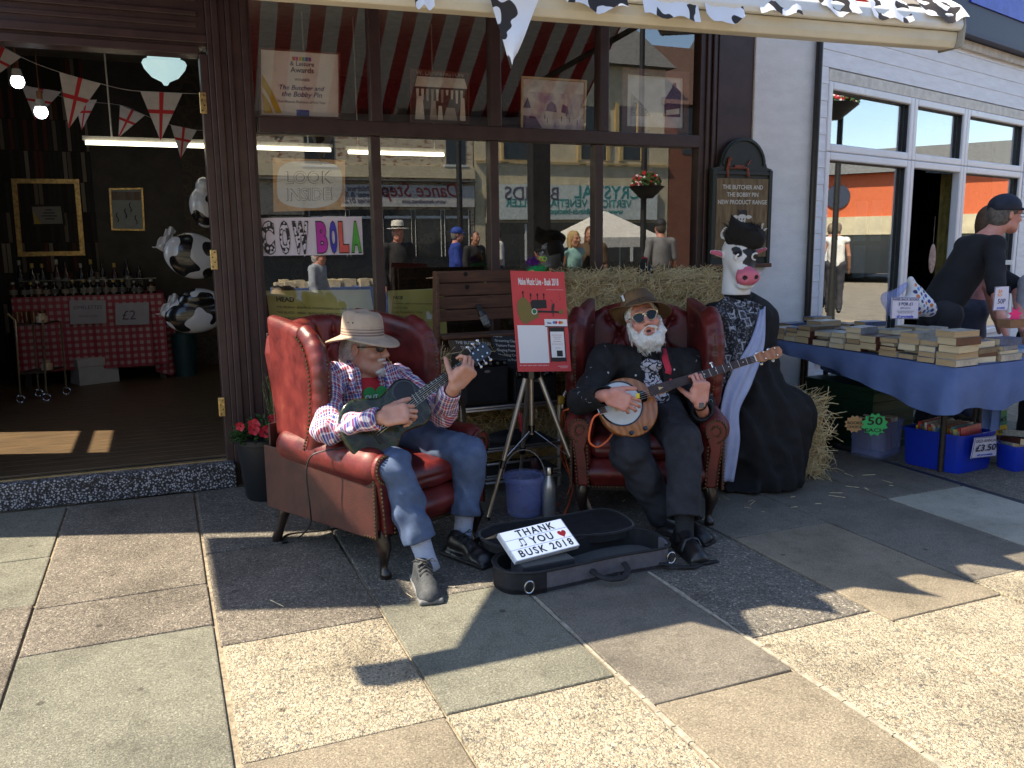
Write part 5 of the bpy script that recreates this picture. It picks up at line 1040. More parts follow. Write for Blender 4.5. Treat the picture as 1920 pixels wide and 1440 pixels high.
for x,c in((.735,(.02,.25,.65)),(.775,(.65,.03,.05)),(.845,(.7,.06,.03)),(.880,(.75,.35,.04))):
 b=MB();disc(b,Pq(x,.492)+Zn*.0024,.0078,Xn,Yn,Zn,.0005,18);b.build('card_logo',pbr('logo_ink_%d'%int(x*1000),c,.5,var=0),po)
art([(.565,.447),(.985,.445),(.985,.455),(.565,.455)],pbr('navy_ink',(.02,.02,.05),.5),'card_strip_base',.0016)
art([(.05,.085),(.60,.085),(.60,.462),(.05,.462)],wht,'white_panel')
art(closed_spline([(.655,.10),(.90,.10),(.925,.12),(.925,.42),(.90,.44),(.655,.44),(.63,.42),(.63,.12)],2),ink,'phone_picture');art([(.65,.14),(.905,.14),(.905,.40),(.65,.40)],wht,'phone_screen',.002);art([(.75,.15),(.86,.15),(.86,.21),(.75,.21)],ink,'phone_image',.0027)
b=MB()
for y,w_ in((.365,.2),(.345,.16),(.325,.12),(.30,.15),(.275,.2),(.235,.1)):c=Pq(.775,y)+Zn*.0027;b.box(c,(w_*PW,.0018,.0006),Matrix((Xn,Yn,Zn)).transposed())
b.build('phone_text_line',pbr('pink_ink',(.5,.12,.14),.5),po)
b=MB()
for i in range(40):
 if i%7!=3:b.box(Pq(.05+i*.0135,.062)+Zn*.0008,(.0024,.005-.0014*(i%3),.0005),Matrix((Xn,Yn,Zn)).transposed())
for i in range(14):b.box(Pq(.76+i*.014,.052 if i<12 else.052)+Zn*.0008,(.0025,.003,.0005),Matrix((Xn,Yn,Zn)).transposed());b.box(Pq(.80+i*.010,.036)+Zn*.0008,(.0018,.0022,.0005),Matrix((Xn,Yn,Zn)).transposed())
for i in range(24):b.box(Pq(.64+i*.0135,.82)+Zn*.0008,(.002,.0022,.0005),Matrix((Xn,Yn,Zn)).transposed())
b.build('small_print',wht,po)
# ================================================================== CASE, LIGHT BOX, COINS
gc=thing('guitar_case','open black and grey padded guitar case lying in front of the chairs','guitar case',(1.75,3.45,0))
blackfab=pbr('black_nylon',(.013,.013,.015),.75,var=.25,vs=20,bump=.4,bs=500);greyfab=pbr('grey_nylon',(.13,.12,.135),.8,var=.12,vs=25,bump=.3,bs=500);plush=pbr('black_plush_lining',(.010,.010,.012),.95,var=.3,vs=60,sheen=.3)
f0,f1=gp(985,1118),gp(1252,1064);ex=(f1-f0);CL=ex.length;ex.normalize();ey=Vector((-ex.y,ex.x,0));CO=f0
def cp(x,y,z=0):return CO+ex*x+ey*y+UP*z
ol2=[(.00,.015),(.06,-.005),(.25,.0),(.45,.012),(.66,.0),(.73,.02),(.765,.10),(.755,.23),(.70,.29),(.55,.31),(.35,.27),(.15,.26),(.02,.27),(-.05,.22),(-.075,.13),(-.055,.05)]
o2=closed_spline(ol2,4);nO=len(o2);H_=.095
def case_side(sel,name,mat,z0,z1,t=.014,shrink=0.0):
 cx,cy=.35,.14;b=MB()
 ins=[(cx+(x-cx)*.955,cy+(y-cy)*.90) for x,y in o2]
 vs=[cp(x,y,z0) for x,y in o2]+[cp(x,y,z1) for x,y in o2]+[cp(x,y,z1) for x,y in ins]+[cp(x,y,.02) for x,y in ins]
 fs=[]
 for i in range(nO):
  if sel(i):
   j=(i+1)%nO
   for k in range(3):fs.append((k*nO+i,k*nO+j,(k+1)*nO+j,(k+1)*nO+i))
 b.add(vs,fs);return b.build(name,mat,gc,True,auto=50)
gsel=lambda i:5<=i<=18 or 21<=i<=24
case_side(lambda i:not gsel(i),'side_wall',blackfab,.0,H_);q=case_side(gsel,'side_wall',greyfab,.0,H_);q['label']='grey side panel'
b=MB();b.prism(o2,CO+UP*.003,ex,ey,UP,.017);b.build('lining',plush,gc)
b=MB();b.tube([cp(x,y,H_) for x,y in o2]+[cp(*o2[0],H_)],.006,6,caps=False);b.build('rim_piping',blackfab,gc,True)
b=MB();b.tube(path_spline([cp(.32,.0,.055),cp(.33,-.045,.045),cp(.37,-.075,.035),cp(.43,-.078,.035),cp(.47,-.045,.05),cp(.48,.0,.06)],5),.014,10,flat=.7);b.build('handle',blackfab,gc,True)
for x,y in((.01,-.002),(.725,.012)):
 b=MB();c=cp(x,y-.014,.045);b.tube([c+ex*(.022*math.cos(a))+UP*(.026*math.sin(a))-ey*.002 for a in[2*math.pi*i/16 for i in range(17)]],.0034,6,caps=False);b.build('d_ring',steel,gc,True)
b=MB();b.box(cp(.16,.15,.055),(.26,.13,.06),Matrix((ex,ey,UP)).transposed());b.build('accessory_box',plush,gc,bevel=.012,seg=3)
ribbon('strap',path_spline([cp(.66,-.005,.03),cp(.72,-.03,.02),cp(.80,-.06,.008),cp(.88,-.035,.006),cp(.955,-.045,.004)],6),.030,blackfab,gc,UP,.004)
h0,h1=cp(-.02,.29,.09),cp(.70,.33,.09);lid=MB();lv=[]
lo=[(x,y) for x,y in o2];td=R_(12)
def lp(x,y,z=0):q=(y-.27);return cp(x*.90+.06,.29-.0+(.30-y)*math.cos(td)-.02,.062+(.30-y)*math.sin(td)*.2+z*.7)
lid.add([lp(x,y,.0) for x,y in o2]+[lp(x,y,.055) for x,y in o2]+[lp(.35+(x-.35)*.95,.14+(y-.14)*.88,.05) for x,y in o2],[tuple(range(nO))]+[(k*nO+i,k*nO+(i+1)%nO,(k+1)*nO+(i+1)%nO,(k+1)*nO+i) for k in range(2) for i in range(nO)]+[tuple(range(2*nO,3*nO))]);lid.build('lid',blackfab,gc,True,auto=50)
b=MB();b.tube([lp(x,y,.056) for x,y in o2]+[lp(*o2[0],.056)],.006,6,caps=False);b.build('lid_piping',plush,gc,True)
copper=pbr('copper_coin',(.35,.15,.07),.4,.8,var=.2,vs=200);silverc=pbr('silver_coin',(.55,.53,.48),.35,.85,var=.2,vs=200);goldc=pbr('gold_coin',(.55,.42,.2),.35,.85,var=.2,vs=200)
rr=random.Random(6);spots=[(.30,.05),(.33,.07),(.36,.055),(.385,.075),(.35,.09),(.40,.06),(.42,.09),(.44,.075),(.45,.105),(.47,.09),(.49,.12),(.405,.10),(.52,.11),(.50,.075),(.345,.045),(.28,.04),(.08,.06),(.10,.05),(.12,.065),(.14,.055),(.095,.075),(.16,.07),(.17,.05),(.185,.06),(.56,.10),(.54,.14),(.47,.13),(.61,.11),(.20,.045)]
LB={'copper':'small copper coin lying on the black lining of the open case','silver':'small silver coin lying on the black lining of the open case','gold':'small brassy coin lying on the black lining of the open case'}
proto={}
for i,(x,y) in enumerate(spots):
 k=rr.choice(['copper','silver','silver','gold']);p=cp(x,y,.0205+rr.uniform(0,.004));r=rr.choice([.0105,.012,.0135])
 if(k,r) not in proto:proto[(k,r)]=MB().lathe([(0,0),(r,0),(r,.002),(0,.002)],(0,0,0),(0,0,1),14).mesh('coin');proto[(k,r)].materials.append({'copper':copper,'silver':silverc,'gold':goldc}[k])
 o=bpy.data.objects.new('coin',proto[(k,r)]);o.location=p;o.rotation_euler=(rr.uniform(-.15,.15),rr.uniform(-.15,.15),0);link(o);tag(o,LB[k],'coin','coins dropped in the guitar case')
lb=thing('message_light_box','white light box reading THANK YOU BUSK 2018 propped on the open case','light box',tuple(at(1010,1010,3.5)))
a0,a1,a2=at(933,1000,3.29),at(1048,969,3.33),at(968,1053,3.17);O=a2;X=at(1088,1022,3.20)-a2;Yv=a0-a2
Xn=X.normalized();Yn=(Yv-Xn*Yv.dot(Xn)).normalized();Zn=Xn.cross(Yn);PW,PH=X.length,Yv.length;sk=Yv.dot(Xn)/PH;print('lightbox',PW,PH,sk)
glow=pbr('lit_acrylic',(.75,.78,.85),.4,var=.02,emit=(.75,.82,1.0),es=.25)
cs=[O,O+X,O+X+Yv,O+Yv];b=MB();b.add(cs+[c-Zn*.03 for c in cs],[(0,1,2,3),(7,6,5,4),(0,4,5,1),(1,5,6,2),(2,6,7,3),(3,7,4,0)]);b.build('case',pbr('white_plastic',(.75,.76,.8),.4),lb,bevel=.004)
b=MB();e=.02;b.add([O+X*(e if i in(0,3) else 1-e)+Yv*(e if i<2 else 1-e)+Zn*.0012 for i in range(4)],[(0,1,2,3)]);b.build('lit_panel',glow,lb)
b=MB()
for f in(.345,.67):b.tube([O+X*.01+Yv*f+Zn*.002,O+X*.99+Yv*f+Zn*.002],.0015,4)
b.build('letter_rail',pbr('clear_rail',(.6,.64,.75),.3),lb)
Yt=Yv.normalized()
def lt(s,x,y,sz=.050,mat=ink,**k):return text(s,'letter',mat,O+X*x+Yv*y,Xn,Yt,sz,lb,bold=.0012,sx=.95,spacing=1.25,lift=.0035,**k)
lt('THANK',.52,.715);lt('YOU',.54,.40);text('BUSK 2018','letter',ink,O+X*.51+Yv*.075,Xn,Yt,.050,lb,bold=.0012,sx=.92,spacing=1.30,lift=.0035)
def lpoly(poly,cx,cy,s,mat,nm):
 b=MB();b.prism(poly,O+X*cx+Yv*cy+Zn*.003,Xn*s,Yt*s,Zn,.0006);return b.build(nm,mat,lb)
lpoly([(.062*1.1*math.sin(t)**3,.0045*(13*math.cos(t)-5*math.cos(2*t)-2*math.cos(3*t)-math.cos(4*t))) for t in[2*math.pi*i/28 for i in range(28)]],.86,.50,.30,pbr('red_heart',(.75,.03,.03),.5,var=0),'heart_symbol')
b=MB();c=O+X*.20+Yv*.42+Zn*.0035
for dx in(0,.020):b.tube([c+Xn*(dx+.006),c+Xn*(dx+.006)+Yt*.032],.0018,4);b.ball(c+Xn*dx,(.006,.005,.003),8,4)
b.tube([c+Xn*.006+Yt*.032,c+Xn*.026+Yt*.032],.003,4);b.build('music_note',ink,lb)
# ================================================================== BUCKET, FLASK, CABLES
bkc=gp(989,968)+Vector((0,.04,0));bucket=thing('bucket','clear bluish plastic collecting bucket with wire handle in front of the tripod','bucket',tuple(bkc))
clearp=bpy.data.materials.new('clear_blue_plastic');clearp.use_nodes=True;n=clearp.node_tree.nodes;L=clearp.node_tree.links;pb=n['Principled BSDF'];pb.inputs['Base Color'].default_value=(.50,.55,.85,1);pb.inputs['Roughness'].default_value=.2;tr=n.new('ShaderNodeBsdfTransparent');tr.inputs[0].default_value=(.75,.8,.97,1);ms=n.new('ShaderNodeMixShader');ms.inputs[0].default_value=.24;L.new(tr.outputs[0],ms.inputs[1]);L.new(pb.outputs[0],ms.inputs[2]);L.new(ms.outputs[0],n['Material Output'].inputs[0])
b=MB();b.lathe([(0,.004),(.088,.004),(.092,.010),(.108,.215),(.105,.215),(.089,.014),(0,.010)],bkc,UP,40);b.build('tub',clearp,bucket,True)
b=MB();b.lathe([(.106,.195),(.116,.197),(.117,.212),(.110,.224),(.104,.222)],bkc,UP,40,caps=False);b.build('rim',clearp,bucket,True)
b=MB();b.tube([bkc+IR*(.112*math.cos(a))+UP*(.205+.155*math.sin(a))+TC*.01 for a in[math.pi*i/24 for i in range(25)]],.0028,6);b.build('handle',pbr('galvanised_wire',(.5,.5,.52),.4,.7),bucket,True)
b=MB();rr=random.Random(2)
for i in range(18):a,r=rr.uniform(0,6.28),rr.uniform(0,.075);b.lathe([(0,0),(.012,0),(.012,.002),(0,.002)],bkc+Vector((r*math.cos(a),r*math.sin(a),.012+rr.uniform(0,.01))),Vector((rr.uniform(-.3,.3),rr.uniform(-.3,.3),1)),10)
q=b.build('loose_change',copper,bucket);tag(q,kind='stuff')
fl_=gp(1034,972)+Vector((0,.03,0));fk=thing('steel_flask','slim silver steel water bottle standing beside the bucket','bottle',tuple(fl_))
b=MB();b.lathe([(0,0),(.034,0),(.036,.006),(.036,.16),(.033,.185),(.022,.215),(.019,.235),(.0,.235)],fl_,UP,24);b.build('body',pbr('satin_steel',(.55,.57,.58),.35,.8),fk,True);b=MB();b.lathe([(.021,.232),(.022,.27),(.020,.275),(0,.275)],fl_,UP,20);b.build('cap',steel,fk,True)
orange=pbr('orange_cable',(.75,.13,.03),.45);blackc=pbr('black_cable',(.012,.012,.013),.5)
def cable(name,pts,r,mat,label,k=8):b=MB();b.tube(path_spline(pts,k),r,6);return tag(b.build(name,mat,None,True),label,'cable')
cable('cable',[at(1110,757,3.62),at(1090,760,3.74),at(1064,768,3.85),at(1054,780,4.0),at(1058,850,4.2),at(1066,880,4.2),at(1074,915,4.15),gp(1058,968)+Vector((0,0,.01)),gp(1046,985)+Vector((0,.05,.01))],.0045,orange,'orange cable trailing from the banjo down beside the tripod')
cable('cable',[at(1124,775,3.50),at(1112,785,3.50),at(1105,812,3.50),at(1106,830,3.50),at(1120,838,3.50),at(1137,828,3.52),at(1150,812,3.58)],.0050,orange,'orange jack lead looping below the banjo body')
cable('cable',[at(1057,770,4.3),at(1060,800,4.3),at(1051,850,4.3),at(1070,900,4.28),at(1060,935,4.25),gp(1045,950)+Vector((0,0,.01))],.004,pbr('dark_orange_cable',(.5,.08,.02),.45),'thin dark orange cable hanging behind the right tripod leg')
cable('cable',[at(705,840,3.70),at(690,832,3.58),at(640,840,3.62),at(592,850,3.66),at(577,868,3.68),at(575,900,3.68),at(582,960,3.70),at(581,985,3.80),gp(560,1010)+Vector((0,0,.006)),gp(530,1020)+Vector((0,0,.006)),gp(540,1004)+Vector((0,0,.006)),gp(600,997)+Vector((0,0,.006)),gp(650,990)+Vector((0,0,.006))],.0038,blackc,'black cable hanging over the left arm of the left chair')
# ================================================================== STRAW BALES
straw_body=pbr('straw_mass',(.50,.37,.18),.95,col2=(.25,.175,.08),vs=45,bump=1.0,bs=90,stretch=(.5,1,1))
straw_ms=[pbr('straw_pale',(.80,.66,.38),.7,var=.2,vs=30),pbr('straw_gold',(.64,.49,.25),.75,var=.2,vs=30)]
def bale(c,size,rz,label,n_=900,faces=('f','t','l','r'),seed=1,fl=.10):
 t=thing('straw_bale',label,'straw bale',(c[0],c[1],c[2]-size[2]/2),rz,'straw bales');R=Matrix.Rotation(rz,3,'Z');c=Vector(c)
 S=SDF(*bounds([c],max(size)*.62),.016);S.box(c,[s/2-.012 for s in size],.03,np.array(R),0);S.noise(.010,30,seed);S.noise(.006,75,seed+1);S.build('bale_body',straw_body,t)
 rr=random.Random(seed);bs=[MB(),MB()];hx,hy,hz=[s/2 for s in size]
 for i in range(n_):
  f=rr.choice(faces);u,v=rr.uniform(-1,1),rr.uniform(-1,1)
  p,nrm,e={'f':(Vector((u*hx,-hy,v*hz)),Vector((0,-1,0)),Vector((1,0,0))),'t':(Vector((u*hx,v*hy,hz)),Vector((0,0,1)),Vector((1,0,0))),'l':(Vector((-hx,u*hy,v*hz)),Vector((-1,0,0)),Vector((0,1,0))),'r':(Vector((hx,u*hy,v*hz)),Vector((1,0,0)),Vector((0,1,0)))}[f]
  k=nrm.cross(e);a=rr.uniform(0,6.28);d=(e*math.cos(a)+k*math.sin(a)*.8).normalized();l=rr.uniform(.04,.16)*(1.0 if f!='t' else 1.1)
  w0,w1=rr.uniform(-.010,.004),rr.uniform(.0,.028) if rr.random()<.8 else rr.uniform(.02,.07)
  if f=='t' and rr.random()<.3:w1=rr.uniform(.03,.085)
  m_=rr.uniform(.004,.022);q=[c+R@(p+nrm*w0),c+R@(p+d*l*.5+nrm*(m_+(w0+w1)/2)+k*rr.uniform(-.01,.01)),c+R@(p+d*l+nrm*w1)]
  bs[rr.random()<.55].tube(q,rr.uniform(.0012,.0021),3,caps=False)
 for b,mt in zip(bs,straw_ms):tag(b.build('straw',mt,t),kind='stuff')
 return t
bale((3.0,4.98,1.0),(1.24,.50,.40),0,'top straw bale of the stack behind the bearded man, under the spotted hen',3200,('f','f','t'),1)
bale((3.02,4.98,.59),(1.22,.48,.40),0,'middle straw bale of the stack behind the bearded man',500,('f','r','l'),2)
bale((3.0,4.99,.19),(1.22,.48,.38),0,'lowest straw bale of the stack behind the bearded man',250,('f','r','l'),3)
bale((1.75,4.99,.19),(1.10,.46,.38),0,'straw bale on the pavement behind the metal shelf stand',900,('f','t','l'),4)
bale((1.72,4.98,.575),(1.06,.46,.38),.04,'straw bale carrying the old wooden display chest',2200,('f','f','t','l'),5)
bale((3.36,4.20,.225),(.74,.42,.45),R_(-14),'straw bale under the cow-headed dummy',2600,('f','f','r','t','l'),6)
b=MB();rr=random.Random(77)
for i in range(80):
 p=Vector((rr.uniform(2.9,4.1),rr.uniform(3.5,4.6),.004)) if i<42 else Vector((rr.uniform(.3,3.6),rr.uniform(3.2,5.1),.004));a=rr.uniform(0,6.28);l=rr.uniform(.02,.09);b.tube([p,p+Vector((math.cos(a)*l,math.sin(a)*l,rr.uniform(0,.006)))],.0018,3,caps=False)
tag(b.build('loose_straw',straw_ms[0],None),'loose stalks of straw scattered on the paving','straw',kind='stuff')
# ================================================================== STAND WITH AMPLIFIERS
sx0,sx1=at(868,765,4.45).x,at(1050,757,4.45).x
st=thing('shelf_stand','folding aluminium stand with silver treads carrying the two amplifiers','stand',((sx0+sx1)/2,4.6,0))
zt=[at(960,762,4.45).z,at(960,840,4.45).z,at(960,868,4.42).z,at(960,908,4.40).z]
for i,z in enumerate(zt[:2]+[.10]):
 b=MB();b.span((sx0,4.45,z-.014),(sx1,4.475,z+.014));b.span((sx0,4.475,z-.006),(sx1,4.80,z+.008));b.build('tread',pbr('dark_rubber_tread',(.03,.03,.03),.8),st)
 for k in range(2):q=MB();q.span((sx0,4.440,z-.013+k*.015),(sx1,4.452,z-.001+k*.015));q.build('tread_edge',alu,st,bevel=.003)
for z in(zt[2],zt[3]+.01):b=MB();b.tube([(sx0,4.44,z),(sx1,4.44,z)],.009,8);b.build('cross_bar',alu,st,True)
for x in(sx0,sx1):
 b=MB();b.tube([(x,4.46,.0),(x,4.46,zt[0]+.03)],.013,8);b.build('leg',alu,st,True);b=MB();b.tube([(x,4.80,.0),(x,4.80,zt[0])],.013,8);b.build('leg',alu,st,True)
chr_=pbr('chrome_tube',(.75,.72,.66),.2,1.0,var=0)
b=MB();b.tube(path_spline([at(868,812,4.42),at(870,775,4.42),at(864,748,4.42),at(853,731,4.42),at(838,722,4.44)],6),.013,8);b.build('side_handle',chr_,st,True)
b=MB();b.tube(path_spline([at(1054,765,4.30),at(1056,748,4.30),at(1066,725,4.30),at(1074,706,4.32)],6),.010,8);b.build('side_handle',chr_,st,True)
b=MB();b.box(at(1052,750,4.29),(.036,.03,.05),None);b.build('yellow_clip',pbr('yellow_tape',(.62,.40,.05),.5),st,bevel=.01)
grille=pbr('black_grille_cloth',(.016,.016,.018),.9,bump=.5,bs=700,var=.1);tolex=pbr('black_tolex',(.014,.014,.015),.6,bump=.6,bs=500,var=.15)
def amp(px0,px1,py,label,Y=4.47,dep=.24):
 x0,x1=at(px0,765,Y).x,at(px1,765,Y).x;z0=zt[0]+.012;z1=at((px0+px1)/2,py,Y).z
 t=thing('amplifier',label,'amplifier',((x0+x1)/2,Y+.1,z0),0,'black amplifiers on the stand');b=MB();b.span((x0,Y+.012,z0),(x1,Y+dep,z1));b.build('cabinet',tolex,t,bevel=.012,seg=3)
 b=MB();b.span((x0+.012,Y,z0+.02),(x1-.012,Y+.02,z1-.055));b.build('speaker_grille',grille,t,bevel=.006)
 b=MB();b.span((x0+.010,Y+.004,z1-.05),(x1-.010,Y+.02,z1-.012));b.build('control_panel',blackp,t,bevel=.004)
 for i in range(6):
  q=MB();q.lathe([(.008,0),(.007,.012),(0,.012)],(x0+.03+i*(x1-x0-.06)/5,Y+.003,z1-.031),(0,-1,0),10);q.build('knob',pbr('grey_knob',(.12,.12,.12),.4),t,True)
 b=MB();b.tube([((x0+x1)/2-.07,Y+.1,z1),((x0+x1)/2-.05,Y+.1,z1+.022),((x0+x1)/2+.05,Y+.1,z1+.022),((x0+x1)/2+.07,Y+.1,z1)],.008,8);b.build('handle',tolex,t,True)
 b=MB();disc(b,Vector(((x0+x1)/2+.0,Y-.002,z1-.075)),.018,Vector((1,0,0)),Vector((0,0,1)),Vector((0,-1,0)),.003,16,.008);b.build('badge',pbr('silver_badge',(.25,.25,.26),.4,.6),t)
amp(872,956,672,'square black guitar amplifier on the left half of the stand');amp(966,1046,690,'smaller black amplifier behind the tripod legs')
S=SDF(*bounds([at(955,825,4.55)],.26),.008);S.ell(at(955,822,4.58),(.15,.09,.055),None,0);S.noise(.006,40,3);bg=S.build('cloth_bag',blackfab,None);tag(bg,'soft black cloth bag lying on the lower shelf of the stand','bag')
c=at(1004,893,4.36);can=thing('drink_can','dark red and black drink can on the bottom shelf of the stand','can',tuple(c));b=MB();b.lathe([(0,0),(.028,.0),(.033,.008),(.033,.15),(.027,.165),(0,.165)],c-UP*.05,UP,20);b.build('body',pbr('dark_can_print',(.05,.012,.02),.3,.3,col2=(.012,.012,.015),vs=9),can,True)
c=at(975,792,4.40);t=thing('screwdriver','red handled tool hanging from the front of the stand','tool',tuple(c));b=MB();b.tube([at(973,770,4.42),at(975,782,4.41),at(978,808,4.40)],[.006,.013,.011],8);b.build('handle',pbr('red_handle',(.6,.03,.05),.35),t,True)
# ================================================================== OLD DISPLAY CHEST
oak,n,L,bb=nodes_of('dark_stained_wood');bb.inputs['Roughness'].default_value=.55;tc=n.new('ShaderNodeTexCoord');mp=n.new('ShaderNodeMapping');mp.inputs['Scale'].default_value=(2,14,22);L.new(tc.outputs['Object'],mp.inputs[0]);nz=n.new('ShaderNodeTexNoise');nz.inputs['Scale'].default_value=2.5;nz.inputs['Detail'].default_value=8;nz.inputs['Distortion'].default_value=1;L.new(mp.outputs[0],nz.inputs['Vector'])
L.new(ramp(n,L,nz.outputs[0],[(.25,(.045,.020,.012)),(.5,(.105,.045,.024)),(.75,(.16,.072,.038))]),bb.inputs['Base Color'])
ch=thing('display_chest','old dark wooden chest standing open with planked lid behind the amplifiers','chest',(1.78,4.9,.78))
Yc=4.86;xl_,xr_=at(812,520,Yc).x,at(1002,520,Yc).x;zA,zB=at(830,508,Yc).z,at(830,690,4.76).z
z_s=at(850,628,4.80).z
nP=3;zp0,zp1=z_s+.07,zA
hts=[zp1,zp1-.075,zp1-.155,zp1-.235,zp0]
for i in range(4):
 b=MB();b.span((xl_+.02,Yc+.03+.01*(i%2),hts[i+1]+.002),(xr_-.01,Yc+.06,hts[i]-.003));b.build('plank',oak,ch,bevel=.004)
b=MB();b.prism([(0,0),(.10,.0),(.06,zA-z_s+.06),(.0,zA-z_s+.06)][::-1],(xl_,Yc-.05,z_s-.06),(0,1,0),(0,0,1),(1,0,0),.022);b.build('lid_side',oak,ch,bevel=.004)
b=MB();b.prism([(0,0),(.10,.0),(.06,zA-z_s+.06),(.0,zA-z_s+.06)][::-1],(xr_-.012,Yc-.05,z_s-.06),(0,1,0),(0,0,1),(1,0,0),.022);b.build('lid_side',oak,ch,bevel=.004)
b=MB();b.span((xl_+.022,Yc-.12,z_s-.02),(xr_-.012,Yc+.05,z_s));b.build('shelf',oak,ch,bevel=.004)
b=MB();b.span((xl_+.03,Yc-.02,zB+.0),(xr_-.02,Yc+.10,z_s-.02));b.build('box',oak,ch,bevel=.006)
holes=pbr('bolt_hole',(.008,.006,.005),.8)
for px,py in((873,514),(876,538),(976,530)):
 b=MB();p=at(px,py,Yc+.028);b.lathe([(.0,-.001),(.014,-.001),(.014,.002),(0,.003)],p,(0,-1,0),12);b.build('bolt',holes if px<900 else steel,ch)
def board_quad(name,px,Ys,mat,label,cat,th=.012,lines=()):
 P=[at(x,y,Y) for(x,y),Y in zip(px,Ys)];nrm=(P[1]-P[0]).cross(P[3]-P[0]).normalized();nrm=nrm if nrm.y<0 else-nrm;t=thing(name,label,cat,tuple(P[0]));b=MB();b.add(P+[p-nrm*th for p in P],[(0,1,2,3),(7,6,5,4),(0,4,5,1),(1,5,6,2),(2,6,7,3),(3,7,4,0)]);b.build('panel',mat,t,bevel=.002)
 O=P[0];X=(P[1]-P[0]);Yv=(P[3]-P[0]);return t,O+nrm*.0015,X,Yv
varn=pbr('varnished_board',(.125,.072,.030),.5,col2=(.065,.036,.016),vs=10,stretch=(6,1,1));wtxt=pbr('cream_lettering',(.68,.66,.60),.6,var=0)
t,O,X,Yv=board_quad('wooden_notice',[(855,690),(948,693),(940,634),(838,628)],(4.70,4.72,4.78,4.76),varn,'varnished wooden notice board leaning on the chest, with cream lettering','notice')
Xn=X.normalized();Yn=(Yv-Xn*Yv.dot(Xn)).normalized();text('THE BUTCHER AND','lettering',wtxt,O+X*.48+Yv*.74,Xn,Yv.normalized(),.026,t,bold=.0006);text('THE BOBBY PIN','lettering',wtxt,O+X*.48+Yv*.58,Xn,Yv.normalized(),.026,t,bold=.0006)
def cow_logo(O,X,Y,s,par,wm,bm,hairs=True):
 Z=X.cross(Y).normalized()
 def pg(pts,m_,z,nm):b=MB();b.prism(closed_spline(pts,3),O+Z*z,X*s,Y*s,Z,.0006);return b.build(nm,m_,par)
 pg([(-.30,.35),(.30,.35),(.28,-.1),(.22,-.5),(0,-.58),(-.22,-.5),(-.28,-.1)],wm,.0012,'logo_face');pg([(-.85,.22),(-.55,.36),(-.32,.22),(-.55,.08)],wm,.0012,'logo_ear');pg([(.85,.22),(.55,.36),(.32,.22),(.55,.08)],wm,.0012,'logo_ear')
 pg([(-.36,.34),(-.38,.78),(-.2,.66),(.1,.72),(.40,.66),(.38,.34),(.1,.42),(-.1,.42)],bm,.0020,'logo_hair');pg([(-.22,-.30),(.22,-.30),(.20,-.50),(0,-.58),(-.20,-.50)],bm,.0020,'logo_muzzle')
 for x in(-.14,.14):pg([(x-.06,.08),(x,.14),(x+.06,.08),(x,.02)],bm,.0020,'logo_eye')
cow_logo(O+X*.62+Yv*.28,Xn,Yv.normalized(),.05,t,wtxt,ink)
slate=pbr('black_price_card',(.015,.015,.018),.5)
def price_card(px,Ys,label,rows):
 t,O,X,Yv=board_quad('price_card',px,Ys,slate,label,'price card',.004);Xn=X.normalized();Yt=Yv.normalized();sz=Yv.length*.085
 for i,r in enumerate(rows):
  if r:text(r,'lettering',wtxt,O+X*.06+Yv*(.88-i*.115),Xn,Yt,sz,t,align='LEFT',bold=.0003)
price_card([(938,700),(1018,702),(1005,622),(918,622)],(4.68,4.68,4.75,4.75),'black printed price card headed HEAD leaning on the chest left of the poster',['HEAD','Grooming Clay','Texture Paste','Shaping Paste','Moulding Cream','Texture Pomade','','BEARD','Beard Oil'])
price_card([(1020,688),(1082,690),(1070,618),(1015,616)],(4.68,4.68,4.74,4.74),'black printed price card partly hidden behind the poster',['FACE','Shave Oil','Shave Cream','Balm','Face Scrub'])
def small_bottle(c,d,label,h=.13,r=.022,cap=True):
 t=thing('product_bottle',label,'bottle',tuple(c));b=MB();b.lathe([(0,0),(r,0),(r,h*.6),(r*.45,h*.75),(r*.45,h*.8),(0,h*.8)],c,d,14);b.build('body',pbr('dark_bottle',(.02,.018,.016),.25),t,True,auto=60);b=MB();b.lathe([(r*1.02,h*.12),(r*1.02,h*.5)],c,d,14,caps=False);b.build('label',pbr('grey_label',(.30,.30,.29),.6,col2=(.04,.04,.04),vs=90),t,True);b=MB();b.lathe([(r*.75,h*.76),(r*.75,h),(0,h)],c,d,14);b.build('cap',blk,t,True);return t
small_bottle(at(915,612,4.76),(-.42,.1,.9),'small dark bottle with grey label tilted on the chest shelf',.145)
td_=thing('carnival_doll','small orange faced doll with purple ruff and green skirt on the chest','doll',tuple(at(1008,515,4.80)))
def tuft(name,c,r,mat,par,seed,up=.3,n_=160,th=.0022):
 rr=random.Random(seed);b=MB()
 for i in range(n_):
  d=Vector((rr.gauss(0,1),rr.gauss(0,1),rr.gauss(up,.5))).normalized();b.tube([c+d*r*.2,c+d*r*rr.uniform(.8,1.15)],[th,.0006],4,caps=False)
 return tag(b.build(name,mat,par,True),kind='stuff')
pur=pbr('purple_fluff',(.14,.02,.26),.8);grn=pbr('green_fluff',(.03,.42,.12),.8);org_=pbr('orange_rubber',(.72,.27,.09),.5);lime=pbr('lime_plastic',(.35,.75,.06),.4)
Y=4.80;c=at(1006,508,Y);tuft('skirt',c,.065,grn,td_,1,.1,260);b=MB();b.ball(c,(.055,.045,.035),12,8);b.build('skirt_base',grn,td_,True);c2=at(1000,493,Y);tuft('ruff',c2,.05,pur,td_,2,.2,200);b=MB();b.ball(c2,(.035,.03,.02),10,6);b.build('ruff_base',pur,td_,True)
